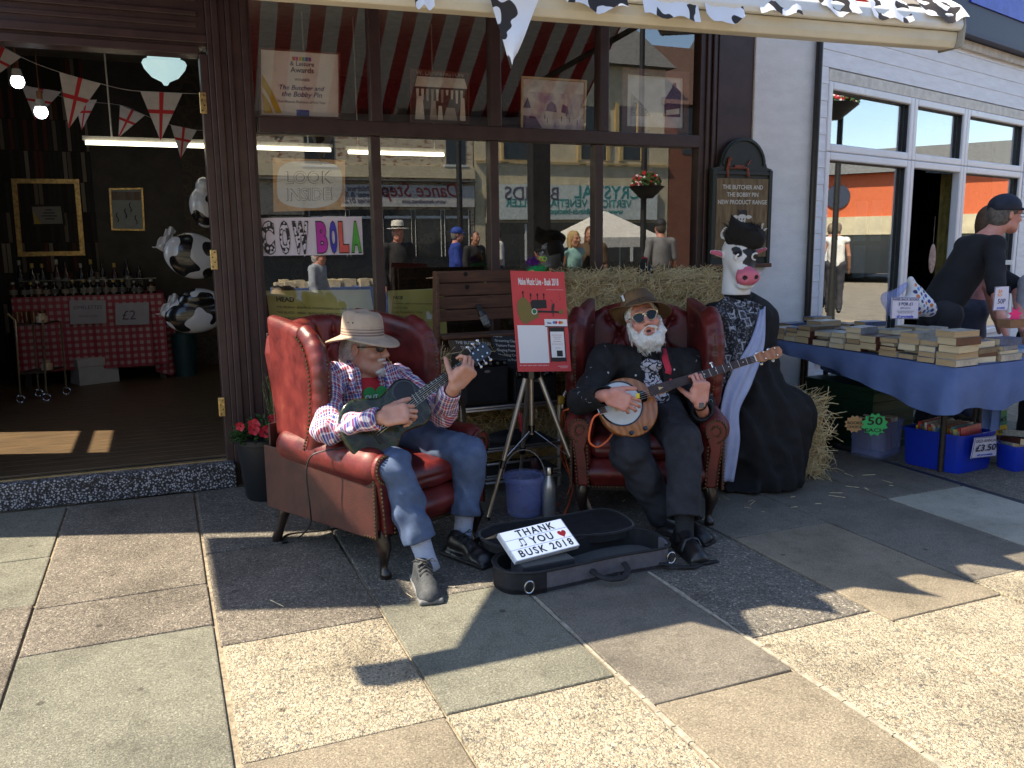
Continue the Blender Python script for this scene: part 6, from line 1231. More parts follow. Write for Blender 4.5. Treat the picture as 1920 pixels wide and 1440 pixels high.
S=SDF(*bounds([at(1010,487,Y)],.10),.004);hcn=at(1011,487,Y);S.ell(hcn,(.020,.022,.024),None,0);S.cap(hcn+IR*.01,hcn+IR*.035-UP*.012,.008,.005,.008);S.cap(hcn-IR*.012+UP*.01,hcn-IR*.028+UP*.05,.009,.003,.008);S.build('head',org_,td_)
b=MB()
for s in(0,1):b.tube([hcn+IR*(.010+s*.022)-TC*-.022+IR*.012*math.cos(a)+UP*.012*math.sin(a)+UP*.006 for a in[2*math.pi*i/12 for i in range(13)]],.0028,5)
b.tube([hcn-IR*.02+UP*.012+TC*.01,hcn+IR*.01+UP*.012+TC*.02],.003,5);b.build('spectacles',lime,td_,True)
S=SDF(*bounds([at(1000,508,Y)],.14),.004);h_=at(996,510,Y-.055);S.ell(h_,(.014,.007,.012),None,0)
for i in range(4):S.cap(h_,h_+IR*(.010+.004*i)+UP*(.012-.006*i),.004,k=.003)
S.cap(h_,h_-IR*.02-UP*.02,.008,k=.004);h2=at(1034,514,Y-.04);S.cap(h2,h2-IR*.012+UP*.03,.008,.005,0);S.build('hands',org_,td_)
b=MB();b.ball(hcn+UP*.045+IR*.02,.007,8,6);b.tube([hcn+UP*.022+IR*.01,hcn+UP*.045+IR*.02],.0015,4);b.build('antenna_bobble',pbr('silver_bobble',(.5,.5,.5),.3,.8),td_,True)
hn=thing('fabric_hen','black fabric hen doorstop with white spots sitting on the straw','hen',tuple(at(1208,540,4.92)));spotm,n,L,bb=nodes_of('black_spotted_felt');bb.inputs['Base Color'].default_value=(.012,.012,.013,1);bb.inputs['Roughness'].default_value=.9
cH=at(1209,520,4.92);S=SDF(*bounds([cH],.20),.0055);S.ell(cH,(.066,.058,.062),None,0);S.ell(cH+UP*.05,(.042,.042,.05),None,.03);S.ell(cH+UP*.095-IR*.004,(.024,.024,.032),None,.025);S.noise(.002,60,2);S.build('body',spotm,hn)
b=MB()
for dx,dz in((-.035,.015),(-.005,.028),(.030,.022),(-.01,-.005),(.045,-.01),(-.045,-.02),(.012,-.035),(-.022,-.042),(.002,.07),(.035,.055),(-.03,.05)):
 yy=math.sqrt(max(.0001,1-(dx/.066)**2-(min(.06,abs(dz))/.075)**2))*.055;p=cH+IR*dx+UP*dz+TC*(yy if dz<.04 else.042);b.ball(p,(.0058,.0058,.0058),8,6)
b.build('spot',pbr('white_felt',(.7,.7,.7),.9),hn,True)
b=MB()
for i in range(3):b.ball(cH+UP*(.128-.004*i)-IR*(.012-.013*i),(.010,.006,.012),8,6)
b.ball(cH+UP*.098+IR*.012+TC*.022,(.006,.005,.009),6,5);b.build('comb',pbr('dark_red_felt',(.28,.02,.03),.9),hn,True)
b=MB();q=at(1230,532,4.85);b.prism([(-.012,-.026),(.016,-.030),(.014,.022),(-.014,.026)],q,IR,UP,TC,.002);b.build('price_tag',wht,hn);
b=MB();disc(b,q+TC*.003+UP*.006,.006,IR,UP,TC,.0008,12);b.build('tag_mark',pbr('blue_mark',(.05,.1,.45),.5),hn)
# ================================================================== COW-HEADED DUMMY
dm=thing('cow_dummy','dummy in rubber cow mask and black cape seated on a straw bale','dummy',(3.3,4.1,0))
cape_m=pbr('black_jersey_cape',(.009,.009,.011),.9,var=.3,vs=10,bump=.3,bs=350)
Yd=4.12;S=SDF((2.80,3.68,-.02),(3.72,4.48,1.20),.0095)
ctr=at(1392,580,Yd);sL,sR=at(1338,592,Yd),at(1432,596,Yd-.02)
S.cap(sL,sR,.068,.068,0);S.cap(ctr-UP*.04,Vector((ctr.x+.02,Yd,.62)),.15,.17,.08,n=TC,sq=.8);S.cap((ctr.x+.02,Yd,.62),(ctr.x+.04,Yd-.06,.40),.19,.21,.06)
S.cap(sR-UP*.02,at(1440,740,3.98),.075,.085,.06);S.cap(at(1440,740,3.98),at(1430,905,3.93),.085,.105,.05);S.cap((3.20,4.0,.45),(3.08,3.92,.06),.17,.14,.06);S.cap((3.38,3.93,.40),(3.28,3.90,.08),.17,.17,.06)
S.cap(sL-UP*.02,(sL.x-.03,Yd+.02,.55),.08,.12,.05)
S.wave(lambda X,Y,Z:.015*np.sin(62*(X-3.2)+5*np.sin(3*Z)+30*(Y-4))*np.clip(1.05-Z,0,1)**.5);S.noise(.007,16,8);S.noise(.004,55,9)
S.ell(at(1396,895,3.80),(.10,.13,.10),None,.04,'sub');S.cut((0,0,.012),(0,0,-1));S.build('cape',cape_m,dm)
b=MB();b.tube(path_spline([gp(1340,905)+UP*.03,gp(1380,915)+UP*.03,gp(1440,922)+UP*.035,gp(1470,905)+UP*.04],6),[.035]*19,10,flat=.7);b.build('cape_hem',cape_m,dm,True,auto=180)
cpr,n,L,bb=nodes_of('cow_mask_rubber');bb.inputs['Roughness'].default_value=.55;at2=n.new('ShaderNodeAttribute');at2.attribute_name='pat';L.new(at2.outputs['Vector'],bb.inputs['Base Color'])
cM=at(1386,482,4.06);Fm=(TC*.93+IR*.18-UP*.25).normalized();Um=(UP+TC*.22).normalized();Um=(Um-Fm*Um.dot(Fm)).normalized();Rm=Fm.cross(Um);Am=np.array([Rm,Fm,Um]).T
def Q(x,y,z):return cM+Rm*x+Fm*y+Um*z
S=SDF(*bounds([cM],.34),.0055)
S.ell(Q(0,-.02,.03),(.092,.105,.100),Am,0);S.cap(Q(0,.03,-.01),Q(.0,.10,-.085),.074,.056,.05);S.cap(Q(0,-.04,-.05),cM+Vector((.0,.02,-.20)),.068,.082,.04);S.ell(Q(0,.135,-.078),(.070,.044,.050),Am,.02);S.ell(Q(0,.110,-.135),(.054,.040,.024),Am,.012)
for s in(-1,1):
 S.ell(Q(s*.034,.174,-.072),(.013,.016,.013),Am,.01,'sub');S.cap(Q(s*.088,-.02,.015),Q(s*.165,-.015,.035),.020,.012,.01,n=Fm,sq=.6);S.ell(Q(s*.125,.004,.026),(.032,.010,.012),Am,.008,'sub');S.ell(Q(s*.048,.085,.030),(.025,.018,.022),Am,.012)
S.cap(Q(-.04,.143,-.105),Q(.04,.143,-.105),.004,k=.008,mode='sub');S.cut(cM+Vector((0,0,-.215)),(0,.0,-1));S.noise(.0012,60,3)
def cow_uv(V):
 q=V-np.array(cM);x,y,z=q@np.array(Rm),q@np.array(Fm),q@np.array(Um);C=np.full((len(V),3),.72);C[:,2]=.74
 black=((np.hypot(x+.064,(z-.022)*.58)<.080+.012*np.sin(9*np.arctan2(z-.045,x+.055)))|(z>.085)|(np.hypot(x+.088,z+.095)<.018)|(np.hypot(x-.05,z-.055)<.024)|((y<-.055)&(z>-.03))|(np.hypot(x+.09,z+.17)<.012));C[black]=(.013,.012,.013)
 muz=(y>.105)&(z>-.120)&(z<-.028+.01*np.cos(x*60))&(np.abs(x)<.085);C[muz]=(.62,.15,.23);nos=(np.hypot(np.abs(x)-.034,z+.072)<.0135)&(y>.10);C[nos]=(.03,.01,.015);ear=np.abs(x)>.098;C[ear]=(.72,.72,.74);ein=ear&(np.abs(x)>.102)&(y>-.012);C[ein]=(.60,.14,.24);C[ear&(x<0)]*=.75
 return C
mask=S.build('cow_mask',cpr,dm,uvfn=cow_uv)
b=MB()
for s,rot in((-1,.9),(1,.2)):
 c=Q(s*.050+.004,.105,.030);b.tube([c+Rm*(.019*math.cos(a))+Um*(.019*math.sin(a)) for a in[rot+R_(-150+20*i) for i in range(12)]],.0050,6)
b.build('eye_ring',white_p,mask,True)
S=SDF(*bounds([Q(0,-.02,.12)],.26),.0065);S.ell(Q(-.025,-.01,.118),(.118,.105,.070),Am,0);S.cap(Q(-.07,.04,.115),Q(.05,.05,.165),.050,.052,.03);S.cap(Q(.05,.03,.165),Q(.085,.02,.255),.046,.010,.03);S.noise(.004,70,6);S.build('quiff',pbr('black_fur',(.008,.007,.007),.95,bump=.6,bs=180),mask);rr=random.Random(9);L_=[]
for i in range(420):a=rr.uniform(0,6.28);rad=rr.uniform(.3,1);p=Q(-.01+.10*rad*math.cos(a),.0+.09*rad*math.sin(a),.13+.05*rr.random());d=(Rm*.5+Um*.7+Fm*.2+Vector((rr.uniform(-.5,.5),rr.uniform(-.5,.5),rr.uniform(-.5,.3)))).normalized();L_.append([p,p+d*.025,p+d*.045+UP*-.006])
strands('quiff_fur',MATS['black_fur'],L_,mask,.0016)
b=MB();b.tube([cM+Vector((0,.02,-.18)),ctr+UP*-.02],[.075,.085],16);b.build('neck',cape_m,dm,True)
scarfm,n,L,bb=nodes_of('label_print_scarf');bb.inputs['Roughness'].default_value=.8;tc=n.new('ShaderNodeTexCoord');vo=n.new('ShaderNodeTexVoronoi');vo.inputs['Scale'].default_value=13;vo.distance='CHEBYCHEV';L.new(tc.outputs['Object'],vo.inputs['Vector']);nz=n.new('ShaderNodeTexNoise');nz.inputs['Scale'].default_value=75;nz.inputs['Detail'].default_value=2;L.new(tc.outputs['Object'],nz.inputs['Vector'])
c1=ramp(n,L,vo.outputs['Distance'],[(0,(.03,.032,.04)),(.22,(.03,.032,.04)),(.24,(.34,.36,.42)),(.30,(.34,.36,.42)),(.32,(.012,.012,.016))],'CONSTANT');c2=ramp(n,L,nz.outputs[0],[(.5,(0,0,0)),(.56,(.30,.32,.38))],'CONSTANT')
mx=n.new('ShaderNodeMix');mx.data_type='RGBA';mx.blend_type='LIGHTEN';mx.inputs[0].default_value=.45;L.new(c1,mx.inputs[6]);L.new(c2,mx.inputs[7]);L.new(mx.outputs[2],bb.inputs['Base Color'])
def drape(name,a,bq,c0,d0,mat,par,nu=10,nv=40,fold=.012,fr=3.0,ph=0,thick=.004):
 A,B=path_spline(a,8),path_spline(bq,8);b=MB()
 def f(u,v):
  i=v*(len(A)-1);k=min(int(i),len(A)-2);t=i-k;p=A[k].lerp(A[k+1],t);j=v*(len(B)-1);k2=min(int(j),len(B)-2);q=B[k2].lerp(B[k2+1],j-k2);return p.lerp(q,u)+TC*(fold*math.sin(u*fr*6.28+ph+v*2)+fold*.8*math.sin(v*9+u*3)+.02*math.sin(math.pi*u))
 b.grid(f,nu*2,nv);return b.build(name,mat,par,True,solid=thick,auto=180)
drape('scarf',[at(1315,590,3.98),at(1338,620,3.90),at(1356,680,3.84),at(1352,730,3.84)],[at(1362,555,4.0),at(1408,575,3.93),at(1410,620,3.88),at(1385,690,3.86)],0,0,scarfm,dm)
drape('scarf',[at(1395,560,3.98),at(1390,580,3.94),at(1380,620,3.88)],[at(1428,572,3.98),at(1424,600,3.92),at(1402,650,3.88)],0,0,scarfm,dm)
bluew=pbr('pale_blue_scarf',(.42,.47,.66),.85,col2=(.32,.37,.58),vs=9,bump=.2,bs=200)
drape('pale_scarf',[at(1424,582,3.93),at(1405,640,3.86),at(1370,700,3.83),at(1352,760,3.80),at(1345,830,3.80),at(1340,900,3.80)],[at(1434,574,3.94),at(1432,650,3.88),at(1408,720,3.84),at(1385,770,3.81),at(1387,830,3.78),at(1376,903,3.78)],0,0,bluew,dm,10,50,.009,2.2)
# ================================================================== ARCHED PUB SIGN
asg=thing('arched_sign','arched dark green wooden sign with brown product panel hung by the white pier','sign',tuple(at(1385,400,5.22)))
green_b,n,L,bb=nodes_of('chipped_dark_green_paint');bb.inputs['Roughness'].default_value=.5;tc=n.new('ShaderNodeTexCoord');nz=n.new('ShaderNodeTexNoise');nz.inputs['Scale'].default_value=16;nz.inputs['Detail'].default_value=8;nz.inputs['Roughness'].default_value=.75;L.new(tc.outputs['Object'],nz.inputs['Vector']);L.new(ramp(n,L,nz.outputs[0],[(0,(.014,.020,.018)),(.62,(.022,.030,.027)),(.70,(.05,.055,.045)),(.735,(.32,.24,.13))]),bb.inputs['Base Color'])
Ys=5.215;bl,brr=at(1325,497,Ys),at(1440,492,Ys);zS=at(1332,312,Ys).z;zT=at(1390,257,Ys).z;x0,x1=at(1333,400,Ys).x,at(1444,400,Ys).x;xa,xb=x0+.075,x1-.055;zb=(bl.z+brr.z)/2;xm,ra=(xa+xb)/2,(xb-xa)/2
arc=[(xm+ra*math.cos(a),zT-ra+ra*math.sin(a)) for a in[math.pi*i/16 for i in range(17)]]
prof=[(x0,zb),(x1,zb),(x1,zS-.01),(xb+.012,zS)]+[(xb,zS+.03)]+arc+[(xa,zS+.03),(xa-.012,zS),(x0,zS-.01)]
b=MB();b.prism(prof,(0,Ys,0),(1,0,0),(0,0,1),(0,1,0),.03);b.build('board',green_b,asg,bevel=.006)
b=MB();b.tube([(x,Ys-.004,z) for x,z in[(xb-.015,zS+.02)]+[(xm+(ra-.02)*math.cos(a),zT-ra+(ra-.02)*math.sin(a)) for a in[math.pi*i/16 for i in range(17)]]+[(xa+.015,zS+.02)]],.010,6);b.span((x0,Ys-.016,zb),(x0+.03,Ys+.002,zS-.02));b.span((x1-.03,Ys-.016,zb),(x1,Ys+.002,zS-.02));b.span((x0+.03,Ys-.014,zS-.055),(x1-.03,Ys+.002,zS-.03));b.build('moulding',green_b,asg,True,bevel=.004)
b=MB();b.span((x0-.01,Ys-.03,zb-.03),(x1+.01,Ys+.03,zb));b.build('ledge',oak,asg,bevel=.005)
panel_m,n,L,bb=nodes_of('streaky_brown_print');bb.inputs['Roughness'].default_value=.5;tc=n.new('ShaderNodeTexCoord');mp=n.new('ShaderNodeMapping');mp.inputs['Scale'].default_value=(26,1,4);L.new(tc.outputs['Object'],mp.inputs[0]);nz=n.new('ShaderNodeTexNoise');nz.inputs['Scale'].default_value=1.8;nz.inputs['Detail'].default_value=7;L.new(mp.outputs[0],nz.inputs['Vector']);L.new(ramp(n,L,nz.outputs[0],[(.25,(.070,.042,.016)),(.5,(.16,.105,.045)),(.7,(.24,.165,.075))]),bb.inputs['Base Color'])
pz0,pz1=at(1390,482,Ys).z,at(1390,335,Ys).z;pxa,pxb=x0+.035,x1-.035;b=MB();b.span((pxa,Ys-.012,pz0),(pxb,Ys-.004,pz1));b.build('product_panel',panel_m,asg,bevel=.001)
Xn,Yn=Vector((1,0,0)),Vector((0,0,1));cx=(pxa+pxb)/2
for s_,py,sz in(('THE BUTCHER AND',355,.043),('THE BOBBY PIN',369,.043),('NEW PRODUCT RANGE',383,.0435)):text(s_,'lettering',wtxt,(cx,Ys-.0135,at(1390,py,Ys).z),Xn,Yn,sz,asg,bold=.0008,sx=.93)
cow_logo(Vector((cx+.0,Ys-.0125,at(1390,413,Ys).z)),Xn,Yn,.105,asg,wtxt,ink)
text('C','script_letter',wtxt,(cx-.16,Ys-.0135,at(1390,448,Ys).z),Xn,Yn,.14,asg,bold=.002,shear=.4);text('k','script_letter',wtxt,(cx+.17,Ys-.0135,at(1390,446,Ys).z),Xn,Yn,.15,asg,bold=.002,shear=.4)
ornm=pbr('orange_red_metal',(.30,.07,.03),.6,col2=(.12,.03,.02),vs=50);b=MB()
def o3(px,py):p=at(px,py,Ys-.012);return p
b.tube([o3(1365,332),o3(1364,318),o3(1367,302),o3(1370,296)],[.010,.011,.013,.016],6);b.tube([o3(1403,332),o3(1402,322),o3(1401,315)],.011,6);b.tube([o3(1368,315),o3(1401,315)],.006,6);b.box(o3(1386,312),(.08,.012,.018));b.tube([o3(1401,310),o3(1408,300)],.006,6);b.build('metal_ornament',ornm,asg,True)
# ================================================================== FLOWER POT
pot=thing('flower_pot','tall black pot of red petunias beside the doorway step','plant pot',(.50,4.96,0));b=MB();b.lathe([(0,0),(.115,0),(.125,.01),(.165,.33),(.178,.335),(.180,.365),(.168,.37),(.160,.345),(0,.34)],(.50,4.96,0),UP,32);b.build('pot',pbr('black_plastic_pot',(.014,.015,.018),.45),pot,True,auto=50)
leafm=pbr('dark_green_leaf',(.030,.085,.022),.5,col2=(.06,.13,.03),vs=30);petal=pbr('red_petal',(.55,.012,.03),.55,col2=(.38,.006,.02),vs=25);dk_c=pbr('petal_throat',(.05,.005,.01),.6);spike_m=pbr('pale_green_foliage',(.20,.24,.07),.6,col2=(.10,.16,.05),vs=20)
rr=random.Random(8);b=MB()
for i in range(420):
 a,r=rr.uniform(0,6.28),.19*rr.random()**.5;p=Vector((.50+r*math.cos(a),4.96+r*math.sin(a),.35+rr.uniform(0,.13)*(1.2-r/.2)));d=Vector((math.cos(a)+rr.uniform(-.6,.6),math.sin(a)+rr.uniform(-.6,.6),rr.uniform(-.3,.9))).normalized();x=d.cross(UP).normalized();l,w_=rr.uniform(.025,.05),rr.uniform(.008,.014);nr=x.cross(d)*.006
 b.add([p,p+d*l*.5+x*w_+nr,p+d*l,p+d*l*.5-x*w_+nr],[(0,1,2,3)])
tag(b.build('leaf',leafm,pot),kind='stuff')
def petunia(c,f,r):
 f=Vector(f).normalized();X,Y,Z=frame3(f);b=MB();vs=[c-Z*r*.35];N=25
 for j in range(N):a=2*math.pi*j/N;q=r*(1+.10*math.cos(5*a));vs.append(c+X*(q*math.cos(a))+Y*(q*math.sin(a))+Z*(.12*r*math.sin(5*a+1)))
 b.add(vs,[(0,1+j,1+(j+1)%N) for j in range(N)]);o=b.build('flower',petal,pot,True,auto=180);q=MB();q.ball(c-Z*r*.22,r*.16,6,4);q.build('flower_throat',dk_c,o)
for px,py,Y,r in((476,797,4.82,.034),(476,806,4.80,.030),(496,810,4.80,.033),(450,800,4.88,.026),(510,785,4.92,.024),(508,803,4.86,.028)):petunia(at(px,py,Y),TC+Vector((rr.uniform(-.4,.4),0,rr.uniform(-.1,.4))),r)
b=MB()
for i in range(70):
 p=Vector((.60+rr.uniform(-.05,.05),5.02+rr.uniform(-.05,.05),.38));d=Vector((rr.uniform(-.25,.25),rr.uniform(-.2,.2),1));l=rr.uniform(.12,.36);t_=p+d*l;b.tube([p,p+d*l*.6,t_],[.0012,.001,.0006],3,caps=False)
 for k in range(5):q=p+d*l*(.45+.12*k);e=Vector((rr.uniform(-1,1),rr.uniform(-1,1),.6)).normalized()*.022;b.tube([q,q+e],[.0022,.0006],3,caps=False)
tag(b.build('grass_foliage',spike_m,pot),kind='stuff')
# ================================================================== WINDOW PAPERS AND PICTURES
XX,ZZ,NN=Vector((1,0,0)),Vector((0,0,1)),Vector((0,-1,0))
def sheet(name,c4,Y,mat,label,cat,th=.002,group=None,tilt=0):
 P=[at(x,y,Y+(tilt if i>1 else 0)) for i,(x,y) in enumerate(c4)];t=thing(name,label,cat,tuple(P[0]),0,group);b=MB();nrm=(P[1]-P[0]).cross(P[3]-P[0]).normalized();b.add(P+[p-nrm*th for p in P],[(0,1,2,3),(7,6,5,4),(0,4,5,1),(1,5,6,2),(2,6,7,3),(3,7,4,0)]);b.build('sheet' if th<.006 else 'panel',mat,t);return t,P[0]+nrm*.0012,P[1]-P[0],P[3]-P[0],nrm
def bw(t,O,X,Yv,s,x,y,w,mat,bold=0,shear=0,nm='lettering',al='CENTER',lift=.0012,ht=None):
 c=text(s,nm,mat,(0,0,0),(1,0,0),(0,1,0),1.0,None,bold=bold,shear=shear);xs=[v.co.x for v in c.data.vertices];W=max(xs)-min(xs);me=c.data;sc=w*X.length/W;h_=sc if ht is None else ht*Yv.length
 Xn,Yn=X.normalized(),Yv.normalized();Z=Xn.cross(Yn).normalized();o=O+X*x+Yv*y+Z*lift;mid=(max(xs)+min(xs))/2 if al=='CENTER' else min(xs)
 me.transform(Matrix(((Xn.x*sc,Yn.x*h_,Z.x,o.x),(Xn.y*sc,Yn.y*h_,Z.y,o.y),(Xn.z*sc,Yn.z*h_,Z.z,o.z),(0,0,0,1)))@Matrix.Translation((-mid,0,0)));c.parent=t;c.matrix_parent_inverse=WORLD[t.name].inverted();return c
paper=pbr('lilac_white_paper',(.72,.66,.76),.8,var=.03,vs=4);opaper=pbr('orange_card',(.72,.42,.18),.8,var=.1);cpaper=pbr('white_card',(.85,.84,.82),.8,var=.03)
t,O,X,Yv,nr=sheet('cow_bola_poster',[(484,480),(681,477),(678,406),(479,409)],5.318,paper,'hand lettered COW BOLA paper poster taped across the left window pane','poster')
cowink,n,L,bb=nodes_of('cow_spot_ink');tc=n.new('ShaderNodeTexCoord');nz=n.new('ShaderNodeTexNoise');nz.inputs['Scale'].default_value=55;nz.inputs['Detail'].default_value=.5;L.new(tc.outputs['Object'],nz.inputs['Vector']);L.new(ramp(n,L,nz.outputs[0],[(.0,(.66,.62,.70)),(.48,(.66,.62,.70)),(.49,(.02,.02,.03))],'CONSTANT'),bb.inputs['Base Color'])
for s,x,w,m_ in(('C',.10,.125,cowink),('O',.255,.10,cowink),('W',.405,.155,cowink),('B',.605,.11,pbr('magenta_felt_pen',(.55,.04,.42),.6)),('O',.715,.075,pbr('blue_felt_pen',(.06,.05,.48),.6)),('L',.815,.10,pbr('coral_felt_pen',(.75,.12,.10),.6)),('A',.935,.105,pbr('green_felt_pen',(.10,.45,.06),.6))):
 bw(t,O,X,Yv,s,x,.12,w,ink,.080,nm='letter_outline',ht=1.06);bw(t,O,X,Yv,s,x,.12,w*.92,m_,.050,nm='letter',lift=.0022,ht=1.06)
t,O,X,Yv,nr=sheet('look_inside_poster',[(513,397),(647,393),(647,300),(511,296)],5.345,opaper,'orange and white LOOK INSIDE poster behind the left window glass','poster');b=MB();b.prism([(p[0]*X.length,p[1]*Yv.length) for p in closed_spline([(.05,.5),(.10,.82),(.30,.93),(.70,.92),(.92,.80),(.96,.5),(.90,.2),(.66,.06),(.32,.07),(.09,.2)],4)],O+nr*.0005,X.normalized(),Yv.normalized(),nr,.001);b.build('white_cloud',cpaper,t)
outl=pbr('grey_pen',(.09,.08,.12),.7)
for s,y in(('LOOK',.52),('INSIDE!',.20)):bw(t,O,X,Yv,s,.5,y,.66,outl,.028,nm='letter_outline',lift=.0022,ht=.32);bw(t,O,X,Yv,s,.5,y,.66,cpaper,.006,nm='letter',lift=.003,ht=.32)
ybd,n,L,bb=nodes_of('yellow_menu_board');bb.inputs['Roughness'].default_value=.6;tc=n.new('ShaderNodeTexCoord');nz=n.new('ShaderNodeTexNoise');nz.inputs['Scale'].default_value=4;L.new(tc.outputs['Object'],nz.inputs['Vector']);L.new(ramp(n,L,nz.outputs[0],[(.3,(.50,.42,.09)),(.7,(.74,.66,.22))]),bb.inputs['Base Color'])
MENU=['THE MENSCH - SHAMPOO, SCALP MASSAGE, CUT AND STYLE 27.00','THE BLADE - WASH, BLOW DRY AND STYLES 26.00','THE BARON - WASH CUT BLOW DRY AND STYLE 25.00','DE-STYLE 20.00','CHILD TROUBLING 12 - 15 14.00','CHILDREN 10.00','SENIORS 60 - 12.00','SKIN FADE 14.00']
for nm,c4,hd,ofs in(('HEAD',[(516,665),(716,668),(694,543),(499,545)],'HEAD',0),('FACE',[(732,640),(840,640),(832,540),(728,545)],'FACE',2)):
 t,O,X,Yv,nr=sheet('menu_board',c4,5.42,ybd,'yellow printed menu board headed %s leaning inside the window'%nm,'menu board',.012,tilt=.03)
 bw(t,O,X,Yv,hd,.16,.84,.16,ink,.02)
 for i,r in enumerate(MENU[ofs:]):bw(t,O,X,Yv,r,.07,.74-i*.088,(.80 if nm=='HEAD' else.86)*min(1,len(r)/50),ink,0,al='LEFT')
 if nm=='HEAD':
  b=MB();b.tube([O+X*x+Yv*y+nr*.002 for x,y in((.80,.2),(.74,.52),(.70,.72),(.74,.74),(.88,.74),(.90,.70),(.89,.3))],.0035,5);b.build('razor_drawing',ink,t)
def framed(c4,Y,fm,label,cat='picture',fw=.016,nm='framed_picture',inner=None,mount=None):
 P=[at(x,y,Y) for x,y in c4];t=thing(nm,label,cat,tuple(P[0]));nrm=(P[1]-P[0]).cross(P[3]-P[0]).normalized();X=P[1]-P[0];Yv=P[3]-P[0];Xn,Yn=X.normalized(),Yv.normalized();b=MB()
 for a,bb_ in((P[0],P[1]),(P[1],P[2]),(P[2],P[3]),(P[3],P[0])):
  d=(bb_-a).normalized();i_=nrm.cross(d);b.add([a,bb_,bb_-d*fw+i_*fw,a+d*fw+i_*fw]+[q+nrm*.014 for q in(a,bb_,bb_-d*fw+i_*fw,a+d*fw+i_*fw)],[(3,2,1,0),(4,5,6,7),(0,1,5,4),(1,2,6,5),(2,3,7,6),(3,0,4,7)])
 b.build('frame',fm,t);b=MB();b.add([P[0]+(Xn+Yn)*fw,P[1]+(Yn-Xn)*fw,P[2]-(Xn+Yn)*fw,P[3]+(Xn-Yn)*fw],[(0,1,2,3)])
 b.build('picture',inner,t);return t,P[0]+nrm*.002,X,Yv,nrm
redwood=pbr('reddish_wood_frame',(.16,.05,.025),.45,var=.2,vs=30);palef=pbr('pale_gilt_frame',(.72,.52,.30),.45,var=.1);cert=pbr('certificate_paper',(.86,.76,.72),.7,var=.04)
t,O,X,Yv,nr=framed([(487,218),(637,223),(637,100),(486,90)],5.352,redwood,'framed award certificate with yellow ribbons in the top left window pane','certificate',.008,inner=cert)
for s,y,w,m_,bd in(('& Leisure',.77,.30,outl,.008),('Awards',.67,.29,outl,.01),('WINNER',.545,.19,outl,.0),('The Butcher and',.41,.56,pbr('navy_script',(.05,.05,.22),.6),.004),('the Bobby Pin',.31,.50,MATS.get('navy_script') or outl,.004),('Hair/Beauty Business of the Year',.215,.60,outl,0)):bw(t,O,X,Yv,s,.52,y,w,m_ if m_ else outl,bd,.25 if 'But' in s or 'Bob' in s else 0)
for i,c in enumerate(((.6,.08,.05),(.55,.1,.3),(.7,.45,.05),(.15,.4,.12),(.08,.25,.5),(.3,.1,.4))):
 b=MB();b.box(O+X*(.415+.04*i)+Yv*.875+nr*.001,(.016,.001,.022));b.build('logo_block',pbr('logo_block_%d'%i,c,.6,var=0),t)
bw(t,O,X,Yv,'The Gazette',.50,.92,.24,pbr('red_print',(.5,.04,.04),.6),.01) if False else None
yel=pbr('yellow_ribbon_print',(.62,.42,.04),.6,var=.1)
for pl in([(.03,.62),(.14,.40),(.27,.06),(.20,.05),(.10,.32),(.03,.45)],[(.03,.36),(.12,.20),(.16,.05),(.05,.05)]):b=MB();b.prism([(x*X.length,y*Yv.length) for x,y in pl],O,X.normalized(),Yv.normalized(),nr,.001);b.build('ribbon_print',yel,t)
b=MB();b.box(O+X*.53+Yv*.065+nr*.001,(.075,.001,.04));b.build('blue_badge',pbr('blue_badge',(.05,.13,.42),.6),t)
def photo_mat(name,lo,mid,hi,sc,ph):
 M,n,L,bb=nodes_of(name);bb.inputs['Roughness'].default_value=.5;tc=n.new('ShaderNodeTexCoord');mp=n.new('ShaderNodeMapping');mp.inputs['Scale'].default_value=(1.6,1,1);mp.inputs['Location'].default_value=ph;L.new(tc.outputs['Object'],mp.inputs[0]);nz=n.new('ShaderNodeTexNoise');nz.inputs['Scale'].default_value=sc;nz.inputs['Detail'].default_value=7;L.new(mp.outputs[0],nz.inputs['Vector']);L.new(ramp(n,L,nz.outputs[0],[(.36,lo),(.5,mid),(.6,hi)]),bb.inputs['Base Color']);return M
sep_l,sep_m,sep_h=pbr('sepia_light',(.78,.70,.62),.6),pbr('sepia_mid',(.42,.35,.30),.6),pbr('sepia_dark',(.06,.045,.04),.6)
def pic_parts(t,O,X,Yv,nr,items):
 for pl,m_,nm,z in items:b=MB();b.prism([(x*X.length,y*Yv.length) for x,y in pl],O+nr*z,X.normalized(),Yv.normalized(),nr,.0006);b.build(nm,m_,t)
t,O,X,Yv,nr=framed([(769,229),(879,233),(879,138),(768,129)],5.352,redwood,'framed sepia photograph of an old butcher shop with hanging meat','picture',.008,inner=pbr('sepia_street',(.085,.06,.05),.6,var=.3,vs=30));rr=random.Random(5)
pic_parts(t,O,X,Yv,nr,[([(.08,.68),(.97,.68),(.92,.87),(.12,.87)],sep_l,'shop_blind',.001),([(.08,.665),(.97,.665),(.97,.68),(.08,.68)],sep_h,'blind_edge',.0016)]+[([(x,.64),(x+.05,.64),(x+.04,.64-h_),(x+.01,.64-h_)],rr.choice((sep_l,sep_m)),'hanging_meat',.0012) for x,h_ in[(.10+.083*i,rr.uniform(.10,.26)) for i in range(10)]]+[([(x,.06),(x+w_,.06),(x+w_*.8,h_),(x+w_*.2,h_)],m_,'shop_figure',.0014) for x,w_,h_,m_ in((.08,.16,.50,sep_l),(.33,.12,.42,sep_m),(.46,.09,.33,sep_l),(.56,.24,.30,sep_m),(.84,.10,.5,sep_l))])
bw(t,O,X,Yv,'W. DENNINGTON',.5,.90,.80,sep_m,.005)
